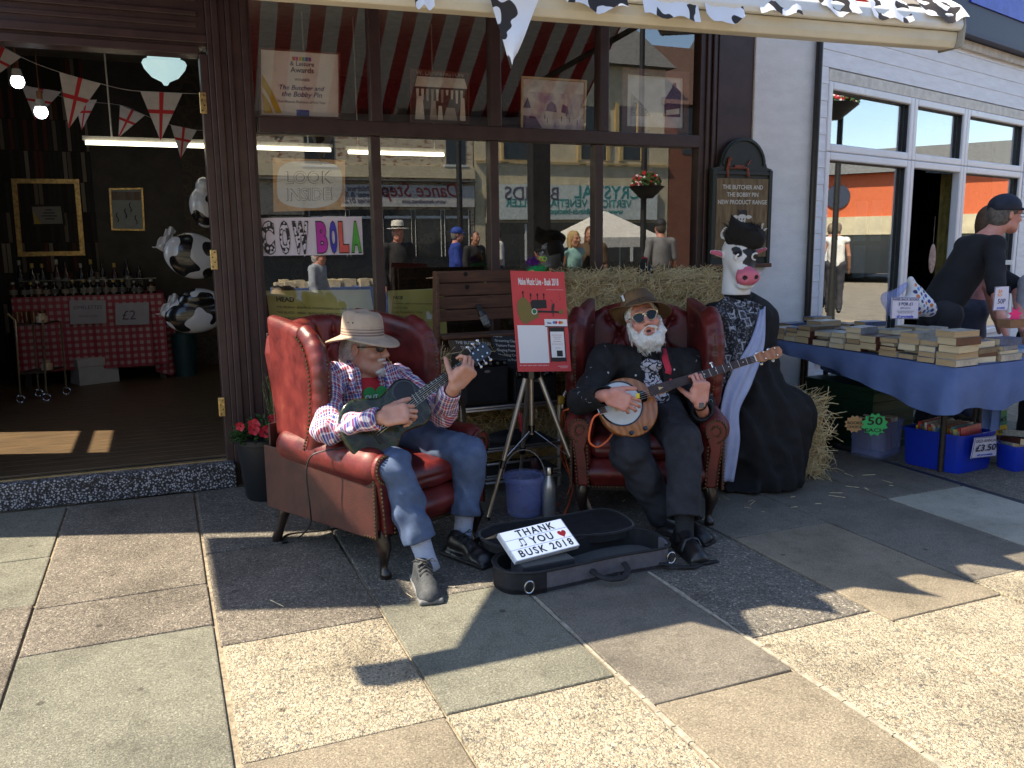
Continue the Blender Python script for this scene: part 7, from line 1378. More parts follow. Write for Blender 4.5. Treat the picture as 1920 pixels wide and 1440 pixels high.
t,O,X,Yv,nr=framed([(976,244),(1096,248),(1099,151),(977,143)],5.352,palef,'pale framed old photograph of a busy promenade, third from left','picture',.012,inner=photo_mat('faded_mauve_photo',(.48,.32,.48),(.66,.54,.54),(.80,.72,.68),9,(0,0,3)))
mv,mvd=pbr('mauve_ink',(.26,.15,.28),.6,var=.3,vs=60),pbr('mauve_dark',(.13,.06,.15),.6,var=.3,vs=60);pic_parts(t,O,X,Yv,nr,[([(.03,.72),(.97,.72),(.97,.95),(.03,.95)],pbr('faded_sky',(.82,.74,.70),.6),'sky',.0008),([(.03,.42),(.10,.62),(.15,.42)],mvd,'kiosk',.001),([(.38,.38),(.40,.50),(.47,.56),(.53,.50),(.55,.36)],mv,'pavilion',.001),([(.62,.36),(.64,.52),(.72,.47),(.74,.34)],mv,'pavilion',.001),([(.03,.04),(.03,.28),(.22,.26),(.33,.05)],mvd,'crowd',.001)]+[([(x,y),(x+.012,y),(x+.01,y+.09),(x+.002,y+.09)],mvd,'walker',.0012) for x,y in((.36,.22),(.40,.15),(.62,.2),(.75,.18),(.87,.14),(.52,.08),(.70,.3))])
t,O,X,Yv,nr=framed([(1164,248),(1289,253),(1290,136),(1166,127)],5.352,redwood,'wide wooden frame with old photograph of a street corner, rightmost of the window pictures','picture',.042,inner=pbr('pale_photo_sky',(.82,.79,.77),.6,var=.06))
pic_parts(t,O,X,Yv,nr,[([(.14,.15),(.14,.62),(.26,.50),(.38,.36),(.42,.30),(.42,.15)],pbr('photo_grey',(.55,.52,.52),.6,var=.3,vs=70),'terrace',.001),([(.62,.28),(.64,.56),(.74,.74),(.76,.82),(.80,.82),(.81,.75),(.88,.68),(.88,.28)],mvd,'corner_house',.001),([(.66,.30),(.66,.38),(.86,.42),(.86,.33)],sep_l,'shop_blind',.0016),([(.14,.13),(.88,.13),(.88,.28),(.14,.26)],pbr('photo_road',(.74,.70,.71),.6),'road',.0012)])
# ================================================================== INSIDE THE SHOP
wp_,n,L,bb=nodes_of('bookshelf_wallpaper');bb.inputs['Roughness'].default_value=.7;tc=n.new('ShaderNodeTexCoord');mp=n.new('ShaderNodeMapping');mp.inputs['Rotation'].default_value=(R_(90),0,0);L.new(tc.outputs['Object'],mp.inputs[0]);bt=n.new('ShaderNodeTexBrick');bt.offset=.37;bt.inputs['Scale'].default_value=1;bt.inputs['Brick Width'].default_value=.042;bt.inputs['Row Height'].default_value=.30;bt.inputs['Mortar Size'].default_value=.004;bt.inputs['Color1'].default_value=(0,0,0,1);bt.inputs['Color2'].default_value=(1,1,1,1);bt.inputs['Mortar'].default_value=(0,0,0,1);L.new(mp.outputs[0],bt.inputs[0])
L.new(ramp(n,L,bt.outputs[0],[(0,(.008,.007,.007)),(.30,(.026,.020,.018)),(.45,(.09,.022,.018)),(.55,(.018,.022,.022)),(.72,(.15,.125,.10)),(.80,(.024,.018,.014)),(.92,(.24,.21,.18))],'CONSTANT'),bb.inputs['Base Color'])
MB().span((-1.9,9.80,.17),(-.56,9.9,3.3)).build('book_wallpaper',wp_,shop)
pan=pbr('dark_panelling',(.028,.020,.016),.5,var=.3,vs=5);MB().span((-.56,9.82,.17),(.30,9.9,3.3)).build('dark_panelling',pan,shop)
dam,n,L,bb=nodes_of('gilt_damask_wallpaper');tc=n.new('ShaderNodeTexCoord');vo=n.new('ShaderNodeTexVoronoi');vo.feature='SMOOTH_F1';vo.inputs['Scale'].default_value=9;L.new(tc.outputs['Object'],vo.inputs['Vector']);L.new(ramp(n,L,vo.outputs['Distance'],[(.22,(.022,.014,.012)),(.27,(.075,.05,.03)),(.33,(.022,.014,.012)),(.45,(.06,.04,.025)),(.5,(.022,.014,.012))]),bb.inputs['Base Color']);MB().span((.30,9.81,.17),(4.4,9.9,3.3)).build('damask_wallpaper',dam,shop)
gilt=pbr('gilt_frame',(.55,.38,.15),.35,.75,var=.25,vs=40);darkart=pbr('dark_mirror',(.012,.011,.011),.2,var=.1)
t,O,X,Yv,nr=framed([(34,481),(160,479),(148,336),(21,335)],9.78,gilt,'large gilt frame hanging on the book wallpaper inside the doorway','picture frame',.045,'gilt_frame',inner=wp_)
t,O,X,Yv,nr=framed([(60,424),(123,423),(118,383),(55,384)],9.765,blk,'small black framed certificate inside the large gilt frame','certificate',.02,'framed_certificate',inner=pbr('dim_certificate',(.30,.30,.28),.7,var=.05))
for i,w_ in enumerate((.2,.35,.45,.3)):b=MB();b.box(O+X*.55+Yv*(.75-.14*i)+nr*.002,(w_*X.length,.001,.012));b.build('text_line',outl,t)
for pl in([(.08,.7),(.2,.3),(.30,.1),(.1,.1)],):b=MB();b.prism([(x*X.length,y*Yv.length) for x,y in pl],O,X.normalized(),Yv.normalized(),nr,.001);b.build('ribbon_print',yel,t)
t,O,X,Yv,nr=framed([(209,432),(272,433),(268,352),(204,353)],9.78,gilt,'small gilt framed picture on the dark panel inside the doorway','picture',.018,inner=pbr('pale_sketch',(.34,.40,.42),.5,var=.08))
b=MB();b.box(O+X*.5+Yv*.83+nr*.001,(X.length*.86,.001,Yv.length*.2));b.build('striped_top',pbr('sketch_red',(.15,.06,.05),.6,col2=(.30,.27,.25),vs=16,stretch=(1,1,.1)),t);b=MB()
for x,y in((.2,.2),(.45,.3),(.6,.45),(.75,.15)):b.tube([O+X*(x+.03*math.sin(k*1.3))+Yv*(y+.045*k)+nr*.002 for k in range(6)],.004,4)
tag(b.build('sketch_line',ink,t),kind='stuff')
ging,n,L,bb=nodes_of('red_gingham');tc=n.new('ShaderNodeTexCoord');sp=n.new('ShaderNodeSeparateXYZ');L.new(tc.outputs['Object'],sp.inputs[0]);cs_=[]
for ax in(0,2):
 m1=n.new('ShaderNodeMath');m1.operation='MULTIPLY';m1.inputs[1].default_value=1/.062;L.new(sp.outputs[ax],m1.inputs[0]);f=n.new('ShaderNodeMath');f.operation='FRACT';L.new(m1.outputs[0],f.inputs[0]);g=n.new('ShaderNodeMath');g.operation='GREATER_THAN';g.inputs[1].default_value=.5;L.new(f.outputs[0],g.inputs[0]);cs_.append(g.outputs[0])
ad=n.new('ShaderNodeMath');ad.operation='ADD';L.new(cs_[0],ad.inputs[0]);L.new(cs_[1],ad.inputs[1]);hf=n.new('ShaderNodeMath');hf.operation='MULTIPLY';hf.inputs[1].default_value=.5;L.new(ad.outputs[0],hf.inputs[0]);L.new(ramp(n,L,hf.outputs[0],[(0,(.30,.025,.05)),(.4,(.34,.05,.08)),(.75,(.42,.30,.32))],'CONSTANT'),bb.inputs['Base Color'])
Yt_=8.85;A,B=at(20,556,Yt_),at(306,552,Yt_);zt_=(A.z+B.z)/2;tb=thing('gingham_table','long table under a red gingham cloth inside the doorway','table',(-.6,9.1,.17));zc=at(200,690,Yt_).z
b=MB();b.span((A.x,Yt_+.01,zt_-.03),(B.x,9.6,zt_-.004));b.build('tabletop',pan,tb)
for x in(A.x+.06,B.x-.06):
 for y in(8.95,9.5):MB().span((x-.025,y-.025,.17),(x+.025,y+.025,zt_-.03)).build('leg',pan,tb)
b=MB();b.grid(lambda u,v:Vector((A.x+(B.x-A.x)*u,Yt_-.012*math.sin(u*37)*v-.01*math.sin(u*11)*v,zt_-(zt_-zc)*v)),60,6);b.grid(lambda u,v:Vector((A.x+(B.x-A.x)*u,Yt_+.75*v,zt_)),10,4)
tip=at(312,708,Yt_-.05);b.grid(lambda u,v:Vector((B.x-.12*(1-u)+(.16*v)*u,Yt_+.3*u-.05*v+.03*math.sin(u*9)*v,zt_-(zt_-tip.z)*v*(1-.15*abs(u-.5)))),12,10);b.build('gingham_cloth',ging,tb,True)
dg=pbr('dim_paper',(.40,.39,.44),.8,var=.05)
for c4,lb_,rows in(([(132,608),(200,606),(198,563),(130,563)],'dim white paper notice pinned at the middle of the gingham cloth',(('OMELETTES',.62,.78),('GOOD LUCK',.28,.5))),([(217,610),(280,608),(279,567),(216,569)],'dim white paper reading £2 pinned at the right of the gingham cloth',(('£2',.25,.4),))):
 t,O,X,Yv,nr=sheet('paper_notice',c4,Yt_-.035,dg,lb_,'notice');[bw(t,O,X,Yv,s,.5 if len(s)>3 else.4,y,w_,outl) for s,y,w_ in rows]
bm_=[pbr('dark_glass_%d'%i,c,.12,coat=.3,var=0) for i,c in enumerate(((.010,.013,.011),(.016,.010,.008),(.010,.012,.018),(.05,.012,.010)))];lab=[pbr('bottle_label_%d'%i,c,.6,var=.15,vs=60) for i,c in enumerate(((.20,.20,.19),(.10,.10,.11),(.26,.22,.18)))];caps_=[pbr('bottle_cap_%d'%i,c,.4,var=0) for i,c in enumerate(((.02,.02,.02),(.40,.40,.38),(.45,.33,.08)))];rr=random.Random(21)
ORD=['leftmost','second','third','fourth','fifth','sixth','seventh','eighth','ninth','tenth','eleventh','twelfth','thirteenth','fourteenth','fifteenth','sixteenth','seventeenth']
def iq(i):return ORD[i] if i==0 else ORD[i]+' from left'
for row,(y0,n_,px0,px1,h0) in enumerate(((8.93,17,28,281,.13),(9.12,11,40,265,.30))):
 for i in range(n_):
  x=at(px0+(px1-px0)*i/(n_-1)+rr.uniform(-4,4),550,y0).x;h=h0*rr.uniform(.9,1.12);r=(.036 if row==0 else.032)*rr.uniform(.85,1.1);t=thing('bottle',('squat dark bottle, %s in the front row on the gingham table' if row==0 else 'tall dark bottle, %s in the back row on the gingham table')%iq(i),'bottle',(x,y0,zt_),0,'bottles on the gingham table')
  b=MB();b.lathe([(0,0),(r,0),(r,h*.62),(r*.42,h*.76),(r*.38,h*.93),(0,h*.93)],(x,y0,zt_),UP,12);b.build('glass_body',rr.choice(bm_),t,True,auto=60);b=MB();b.lathe([(r*1.02,h*.16),(r*1.02,h*.5)],(x,y0,zt_),UP,12,caps=False);b.build('label',rr.choice(lab),t,True);b=MB();b.lathe([(r*.48,h*.86),(r*.48,h),(0,h)],(x,y0,zt_),UP,10);b.build('cap',rr.choice(caps_),t,True)
MB().span((A.x+.05,9.05,zt_+.135),(B.x-.05,9.2,zt_+.142)).build('glass_shelf',pbr('shelf_edge',(.22,.24,.23),.15),tb)
tg=pbr('gold_tube',(.62,.47,.28),.3,.9,var=.1);tr_=thing('drinks_trolley','gilt wire drinks trolley on castors in front of the gingham table','trolley',(-.95,8.3,.17));Ya,Yb=8.02,8.30
fx=[(at(37,735,Ya),at(14,588,Ya)),(at(86,735,Ya),at(80,600,Ya)),(at(70,712,Yb),at(62,608,Yb)),(at(123,718,Yb),at(114,605,Yb))]
for i,(a,c) in enumerate(fx):
 a.z=.22;b=MB();b.tube([a,c] if i else[a,Vector((c.x+.05,c.y,c.z-.06)),c],.009,6);b.build('upright',tg,tr_,True);b=MB();b.tube([a+Vector((.03*math.cos(k),0,-.02+.03*math.sin(k))) for k in[2*math.pi*j/14 for j in range(15)]],.007,6,caps=False);b.build('castor',steel,tr_,True)
for z in(fx[1][1].z-.03,.42):
 b=MB();P4=[fx[0][0],fx[1][0],fx[3][0],fx[2][0]];b.add([Vector((p.x,p.y,z)) for p in P4]+[Vector((p.x,p.y,z-.012)) for p in P4],[(0,1,2,3),(7,6,5,4),(0,4,5,1),(1,5,6,2),(2,6,7,3),(3,7,4,0)]);b.build('tray',pan,tr_)
zt2=fx[1][1].z-.03;tumb=pbr('amber_glassware',(.12,.045,.02),.15,var=0)
for i in range(4):c=Vector((-1.12+.06*i,8.12+.05*(i%2),zt2));t=thing('tumbler','amber tumbler, %s on the gilt trolley top'%iq(i),'glass',tuple(c),0,'tumblers on the trolley');b=MB();b.lathe([(0,0),(.026,0),(.030,.10),(.027,.10),(.024,.008),(0,.008)],c,UP,12);b.build('body',tumb,t,True)
for z,lb_ in((zt2+.005,'small cream pot on the top of the gilt trolley'),(.425,'small cream tub on the lower tray of the gilt trolley')):c=Vector((-.94,8.10,z));t=thing('pot',lb_,'pot',tuple(c));b=MB();b.lathe([(0,0),(.045,0),(.045,.05),(.04,.055),(.03,.055),(.03,.075),(0,.075)],c,UP,14);b.build('body',pbr('cream_pot',(.55,.42,.28),.5),t,True,auto=50)
bx=thing('cardboard_box','plain white box standing on the floor before the gingham table','box',(-.62,8.5,.17));b=MB();Rz=Matrix.Rotation(R_(22),3,'Z');cX=gp(172,722,.17)+Vector((.02,.18,0));wb=pbr('white_box_card',(.50,.49,.50),.75,var=.05);b.box(cX+UP*.12,(.36,.26,.24),Rz);b.build('box',wb,bx,bevel=.004);b=MB();b.box(cX+UP*.21,(.37,.27,.08),Rz);b.build('lid',wb,bx,bevel=.004)
c=Vector((.18,9.0,.17));t=thing('bin','dark teal bin beside the corner of the gingham cloth','bin',tuple(c));b=MB();b.lathe([(0,0),(.10,0),(.12,.42),(.11,.42),(.09,.01),(0,.01)],c,UP,18);b.build('body',pbr('teal_bin',(.012,.05,.06),.5),t,True,auto=50)
foil,n,L,bb=nodes_of('cow_foil');bb.inputs['Roughness'].default_value=.22;bb.inputs['Coat Weight'].default_value=.5;tc=n.new('ShaderNodeTexCoord');nz=n.new('ShaderNodeTexNoise');nz.inputs['Scale'].default_value=9.5;nz.inputs['Detail'].default_value=.3;mp=n.new('ShaderNodeMapping');mp.inputs['Location'].default_value=(.3,1,2.2);L.new(tc.outputs['Object'],mp.inputs[0]);L.new(mp.outputs[0],nz.inputs['Vector']);L.new(ramp(n,L,nz.outputs[0],[(0,(.60,.62,.68)),(.53,(.60,.62,.68)),(.54,(.012,.012,.014))],'CONSTANT'),bb.inputs['Base Color'])
Y=6.9
for lb_,blobs,tail,nm in(('upper foil cow balloon with black spots inside the door jamb',[((362,480),.21,.17,-18),((382,390),.10,.15,10),((382,350),.06,.07,0)],(300,465),0),('lower foil cow balloon with black spots inside the door jamb',[((366,590),.22,.14,4),((372,560),.15,.08,0)],(307,590),1)):
 t=thing('foil_balloon',lb_,'balloon',tuple(at(blobs[0][0][0],blobs[0][0][1],Y)));S=SDF(*bounds([at(*q[0],Y) for q in blobs],.32),.009)
 for(px,py),rx,rz_,an in blobs:S.ell(at(px,py,Y),(rx,.10,rz_),np.array(Matrix.Rotation(R_(-an),3,'Y')),.02)
 S.build('body',foil,t);q=at(*tail,Y);r2=at(tail[0]+22,tail[1]-38,Y);b=MB();b.grid(lambda u,v:r2.lerp(q,v)+Vector((.055*(u-.5)*2*(.5+.5*v),.02*math.sin(u*9),.02*math.sin(v*14+u*4)-.01)),6,8);b.build('tail',pbr('white_foil',(.62,.63,.68),.3),t,True,solid=.004)
globe=pbr('pale_green_glass_shade',(.45,.60,.60),.3,var=.04,emit=(.5,.72,.74),es=.32);c=at(308,120,6.3);t=thing('globe_lamp','pale green glass ceiling lamp shade hanging inside the doorway','lamp',tuple(c));k=6.7/1584;b=MB();b.lathe([(0,-31*k),(3*k,-32*k),(6*k,-27*k),(20*k,-20*k),(30*k,-8*k),(33*k,0),(31*k,4*k),(24*k,6*k),(25*k,17*k),(0,17*k)],c,UP,32);b.build('lamp_shade',globe,t,True);b=MB();b.tube([c+UP*13*k,Vector((c.x,c.y,3.3))],.05,10);b.build('stem',brass,t,True)
copperl=pbr('copper_socket',(.5,.22,.12),.3,.9,var=0);bulbm=pbr('lit_bulb',(.9,.9,.95),.3,var=0,emit=(.92,.93,1.0),es=6.0)
for px,py,Y,lb_ in((33,153,6.6,'lit bulb on a copper socket, nearer the doorway edge'),(77,210,7.4,'lit bulb on a copper socket, lower and further inside')):
 c=at(px,py,Y);k=Y/1584*1.05;t=thing('hanging_bulb',lb_,'lamp',tuple(c));S=MB();S.ball(c,(9.5*k,9.5*k,10*k),14,10);S.build('bulb',bulbm,t,True,auto=180);b=MB();b.tube([c+UP*7*k,c+UP*18*k],[8*k,6*k],10);b.build('bulb_neck',pbr('white_socket',(.6,.6,.6),.5),t,True);b=MB();b.tube([c+UP*17*k,c+UP*30*k],4*k,8);b.tube([c+UP*30*k,Vector((c.x,c.y,3.3))],.004,5);b.build('socket',copperl,t,True)
tubem=pbr('lit_fluorescent_tube',(.95,.92,.8),.3,var=0,emit=(1.0,.90,.66),es=2.2);casing=pbr('white_batten',(.5,.49,.45),.5)
for a,c,lb_ in(((160,265),(620,283),'long lit fluorescent tube light seen through doorway and left window'),((653,284),(832,291),'shorter lit fluorescent tube light seen through the second window')):
 A,B=at(*a,7.3),at(*c,7.3);A.z=B.z=(A.z+B.z)/2;t=thing('tube_light',lb_,'lamp',tuple(A));b=MB();b.tube([A,B],.016,10);b.build('tube',tubem,t,True);b=MB();b.box((A+B)/2+Vector((0,.03,.035)),((B-A).length+.04,.05,.03));b.build('batten',casing,t);[MB().tube([A.lerp(B,f)+UP*.05,Vector((A.lerp(B,f).x,A.y,3.3))],.006,5).build('drop_rod',casing,t) for f in(.1,.9)]
flagc=pbr('white_flag_cloth',(.58,.55,.58),.85,var=.06,vs=20);flagr=pbr('red_flag_cross',(.50,.03,.04),.85,var=0)
def flag(A,B,T,label,Y):
 A,B,T=at(*A,Y),at(*B,Y),at(*T,Y);t=thing('flag',label,'flag',tuple(A),0,'St George bunting flags in the shop');nr=(B-A).cross(T-A).normalized();nr=nr if nr.y<0 else-nr;b=MB();b.add([A,B,T],[(0,1,2)]);b.build('cloth',flagc,t);M_=A.lerp(B,.5);d=(B-A).normalized()*(B-A).length*.055
 b=MB();b.add([M_-d+nr*.002,M_+d+nr*.002,T.lerp(M_,.06)+d*.5+nr*.002,T+nr*.002,T.lerp(M_,.06)-d*.5+nr*.002],[(0,1,2,3,4)]);b.build('upright_cross',flagr,t);p=A.lerp(T,.36),B.lerp(T,.36),B.lerp(T,.44),A.lerp(T,.44);b=MB();b.add([q+nr*.0025 for q in p],[(0,1,2,3)]);b.build('level_cross',flagr,t)
FL=[((-30,70),(40,107),(-18,150),'St George flag cut by the left edge of the doorway view',6.25),((111,135),(189,157),(129,241),'left large St George flag inside the doorway',6.25),((263,171),(342,175),(301,264),'right large St George flag inside the doorway',6.25),((40,160),(115,172),(66,225),'dim far St George flag behind the bulbs',8.4),((140,187),(182,187),(153,244),'far St George flag half hidden behind the left large flag',8.0),((225,197),(272,216),(222,258),'tilted far St George flag between the two large flags',7.8),((320,234),(369,244),(339,297),'small St George flag crossing the tube light',7.1)]
for i,(a,c,tt,lb_) in enumerate([f[:4] for f in FL]):flag(a,c,tt,lb_,FL[i][4])
for pts,Y,lb_ in(([(-40,60),(40,107),(111,135),(189,157),(225,166),(263,171),(342,175),(378,176),(400,178)],6.26,'white bunting tape of the nearer flag string'),([(30,155),(140,187),(225,197),(272,216),(320,234),(369,244),(420,240)],7.9,'bunting tape of the farther flag string')):
 b=MB();b.tube(path_spline([at(x,y,Y) for x,y in pts],5),.006,4,flat=.3);tag(b.build('bunting_tape',flagc,None),lb_,'bunting')
# ================================================================== BOOK STALL
e2=Vector((-.085,.996,0)).normalized();e1=Vector((e2.y,-e2.x,0));TF=Vector((4.05,3.34,0));TL_,TW=1.62,.72;zT0=.735
def tq(a,b_,z=zT0):return TF+e2*a+e1*b_+UP*(z+.02*a)
trs=thing('trestle_table','trestle table under the blue cloth piled with paperbacks','table',(4.4,4.1,0));rust=pbr('dark_steel_leg',(.045,.035,.032),.5,.4,var=.3,vs=20)
b=MB();P4=[tq(.02,.02,zT0-.02),tq(.02,TW,zT0-.02),tq(TL_,TW,zT0-.02),tq(TL_,.02,zT0-.02)];b.add(P4+[p-UP*.03 for p in P4],[(0,1,2,3),(7,6,5,4),(0,4,5,1),(1,5,6,2),(2,6,7,3),(3,7,4,0)]);b.build('tabletop',pan,trs)
for foot,top in((gp(1763,884),tq(.18,.42)),(Vector((4.32,4.86,0)),tq(1.52,.30)),(Vector((4.85,3.8,0)),tq(.3,.66)),(Vector((4.62,4.95,0)),tq(1.52,.68))):MB().tube([foot,Vector((foot.x,foot.y,.70))],.019,10).build('leg',rust,trs,True)
MB().tube([gp(1763,884)+UP*.38,Vector((4.85,3.8,.40))],.016,8).build('brace',rust,trs,True)
bluec=pbr('dusty_blue_cloth',(.105,.16,.35),.85,col2=(.08,.125,.29),vs=7,bump=.25,bs=220)
cl=thing('table_cloth','creased dusty blue cloth hanging over the front of the trestle table','tablecloth',(4.3,4.1,.7));b=MB()
b.grid(lambda u,v:tq(TL_*u,TW*v,zT0+.002),8,6);fr_=lambda t:.16+.05*math.sin(t*3.0+.6)+.085*math.exp(-((t-.12)/.30)**2)-.02*t
h0=fr_(0)
def hang(u,v):
 q=TL_-u*(TL_+TW);k=min(1,max(0,.5-q/.10));base=tq(max(q,0),max(-q,0));nrm=(-e1*(1-k)-e2*k);d=fr_(max(q,0)) if q>0 else h0*(1+q/TW)-.25*q/TW+.02*math.sin(q*12)
 return base+nrm*(.005+.012*math.sin(v*3)+(.011*math.sin(q*27)+.015*math.sin(q*11+1)+.02*math.exp(-(q/.07)**2))*v)-UP*d*v
b.grid(hang,150,14);b.build('cloth',bluec,cl,True,auto=180)
b=MB();b.grid(lambda u,v:tq(.12+.1*u,.60+.02*math.sin(u*20),zT0-.03-.42*v)+e1*(.02*math.sin(u*12+v*2)),14,8);b.build('cloth_corner',bluec,cl,True)
b=MB();b.grid(lambda u,v:tq(.1+1.5*u,.70,zT0-.02-(.26+.10*math.sin(u*3))*v)+e1*(.015*math.sin(u*30+v)),40,8);b.build('rear_hanging',bluec,cl,True)
pg_ms=[pbr('yellowed_pages_%d'%i,c,.9,var=.12,vs=3,bump=.4,bs=500,stretch=(1,1,40)) for i,c in enumerate(((.62,.50,.31),(.68,.57,.38),(.55,.42,.24),(.72,.63,.46),(.48,.34,.19)))]
cv_ms=[pbr('book_cover_%d'%i,c,.35,var=.2,vs=20) for i,c in enumerate(((.05,.05,.06),(.30,.28,.24),(.09,.03,.02),(.20,.22,.25),(.06,.10,.2),(.45,.42,.36),(.14,.10,.06)))]
def book_mesh(w_,d,h,c=None,p=None):
 b=MB();b.box((0,0,h/2),(w_-.004,d-.003,h-.003),mi=0);b.box((0,.0015,.0008),(w_,d,.0016),mi=1);b.box((0,.0015,h-.0008),(w_,d,.0016),mi=1);b.box((0,d/2,h/2),(w_,.0018,h),mi=1);me=b.mesh('book');me.materials.append(p or random.choice(pg_ms));me.materials.append(c or random.choice(cv_ms));return me
BM=[book_mesh(.175,.108,h) for h in(.022,.026,.030,.033,.037,.041)]+[book_mesh(.195,.125,h) for h in(.028,.036,.043)]+[book_mesh(.178,.11,h) for h in(.022,.030,.034)]
ang0=math.atan2(e2.y,e2.x);rr=random.Random(31);NTH=['lowest','second up','third up','fourth up','fifth up','sixth up']
SUF=['nearest the table corner','second from the near corner','third from the near corner','fourth from the near corner','fifth from the near corner','sixth from the near corner','seventh from the near corner','eighth from the near corner','ninth from the near corner','tenth from the near corner','eleventh from the near corner','twelfth from the near corner']
for row,(off,cnts) in enumerate(((.092,(5,4,5,4,3,4,3,3,3,3,2,3)),(.285,(4,3,4,3,4,3,3,3,4,2,3)),(.50,(5,4,3,4,4,3,4,3,3,4)))):
 for i,cN in enumerate(cnts):
  a=.075+i*(TL_-.12)/(len(cnts)-.4)+rr.uniform(-.008,.008);z=.004
  for k in range(cN):
   me=BM[7+rr.randrange(2)] if(row==0 and i==0) else rr.choice(BM);hgt=max(v.co.z for v in me.vertices);turn=R_(90) if rr.random()<.88 else 0
   o=bpy.data.objects.new('book',me);o.location=tq(a+rr.uniform(-.006,.006),off+rr.uniform(-.012,.012)+(.03 if turn==0 else 0),zT0+z);o.rotation_euler=(0,0,ang0+math.pi+turn*(1 if rr.random()<.5 else-1)+rr.uniform(-.14,.14));link(o)
   tag(o,'paperback, %s of the %s-row stack %s'%(NTH[k],('front','middle','rear')[row],SUF[i]),'book','paperback books on the blue table');z+=hgt+.0006
   if row==2 and k>2:break
lil=pbr('lilac_sign_paper',(.62,.60,.74),.6,var=.03);navyi=pbr('navy_print',(.03,.035,.14),.6,var=0)
def sign(c4,Ys_,label,rows,mat=lil,edge=navyi):
 P=[at(x,y,Y) for(x,y),Y in zip(c4,Ys_)];t=thing('price_sign',label,'sign',tuple(P[0]));nr=(P[1]-P[0]).cross(P[3]-P[0]).normalized();b=MB();b.add(P+[p-nr*.003 for p in P],[(0,1,2,3),(7,6,5,4),(0,4,5,1),(1,5,6,2),(2,6,7,3),(3,7,4,0)]);b.build('card',mat,t);O,X,Yv=P[0]+nr*.001,P[1]-P[0],P[3]-P[0]
 if edge:b=MB();q=[O+X*x+Yv*y for x,y in((.02,.02),(.98,.02),(.98,.98),(.02,.98),(.02,.02))];b.tube(q,.0016,4);b.build('border',edge,t)
 for s,x,y,w_,h_,m_,bd in rows:bw(t,O,X,Yv,s,x,y,w_,m_,bd,ht=h_,lift=.0012)
 return t,O,X,Yv,nr
sign([(1670,598),(1722,598),(1723,558),(1672,557)],(3.72,3.66,3.66,3.72),'lilac card sign reading PAPER BACK BOOKS 3 FOR £1 standing on the books',(('PAPER BACK BOOKS',.5,.84,.92,.16,navyi,.015),('3 FOR £1',.5,.62,.5,.20,navyi,.025),('(50P EACH)',.5,.46,.36,.13,navyi,0),('See individual book prices',.5,.33,.6,.10,outl,0),('Books and more at',.5,.26,.5,.09,outl,0),('all proceeds',.5,.06,.6,.17,pbr('royal_ink',(.02,.05,.5),.6,var=0),.03)))
sign([(1861,583),(1890,582),(1892,537),(1866,538)],(3.50,3.46,3.46,3.50),'small lilac card reading 50P at the right of the book table',(('SALE',.5,.74,.55,.2,pbr('orange_print',(.75,.30,.08),.6,var=0),.04),('BOOKS',.5,.60,.6,.16,MATS['orange_print'] if 'orange_print' in MATS else navyi,.03),('50P',.5,.30,.5,.28,navyi,.02),('proceeds',.5,.08,.5,.14,MATS['royal_ink'],.03)))
bagm,n,L,bb=nodes_of('retro_petal_print');bb.inputs['Roughness'].default_value=.5;tc=n.new('ShaderNodeTexCoord');mp=n.new('ShaderNodeMapping');mp.inputs['Scale'].default_value=(30,8,30);mp.inputs['Rotation'].default_value=(0,.5,0);L.new(tc.outputs['Object'],mp.inputs[0]);vo=n.new('ShaderNodeTexVoronoi');vo.inputs['Scale'].default_value=1;vo.inputs['Randomness'].default_value=.25;L.new(mp.outputs[0],vo.inputs['Vector']);se=n.new('ShaderNodeSeparateColor');L.new(vo.outputs['Color'],se.inputs[0]);pc=ramp(n,L,se.outputs[0],[(0,(.03,.05,.28)),(.35,(.62,.17,.05)),(.62,(.06,.22,.52)),(.85,(.02,.03,.15))],'CONSTANT');mk=ramp(n,L,vo.outputs['Distance'],[(.36,(1,1,1)),(.40,(0,0,0))]);mx=n.new('ShaderNodeMix');mx.data_type='RGBA';L.new(mk,mx.inputs[0]);mx.inputs[6].default_value=(.68,.68,.70,1);L.new(pc,mx.inputs[7]);L.new(mx.outputs[2],bb.inputs['Base Color'])
bgt=thing('carrier_bag','full carrier bag with orange and blue petal print standing behind the price sign','bag',tuple(at(1715,590,3.95)));Yb=3.95;S=SDF(*bounds([at(1690,560,Yb),at(1740,570,Yb),at(1706,520,Yb)],.16),.006);S.cap(at(1690,575,Yb),at(1738,578,Yb),.06,.055,0);S.cap(at(1715,565,Yb),at(1708,522,Yb),.055,.012,.05);S.cap(at(1730,572,Yb),at(1710,528,Yb),.05,.012,.04);S.noise(.004,45,7);S.wave(lambda X,Y,Z:.004*np.sin(60*X+30*Z));S.build('bag',bagm,bgt);S=SDF(*bounds([at(1675,560,Yb-.03)],.2),.007);S.cap(at(1665,560,Yb-.04),at(1700,532,Yb-.02),.036,.014,0);S.cap(at(1665,560,Yb-.04),at(1680,585,Yb-.05),.036,.045,.03);S.noise(.004,50,3);S.build('clear_sack',clearp,bgt)
pk_=thing('star_card','bright pink star shaped card in a small basket on the table','sign',tuple(at(1900,590,3.5)));b=MB();c=at(1903,590,3.48);b.prism([((.045 if i%2 else.022)*math.sin(i*.449),(.050 if i%2 else.025)*math.cos(i*.449)) for i in range(14)],c,IR,UP,TC,.004);b.build('card',pbr('neon_pink_card',(.85,.03,.20),.5,var=0),pk_);b=MB();b.box(at(1896,606,3.5),(.12,.08,.05),None,taper=1.15);b.build('basket',pbr('wicker',(.25,.13,.07),.8,bump=.8,bs=120),pk_)
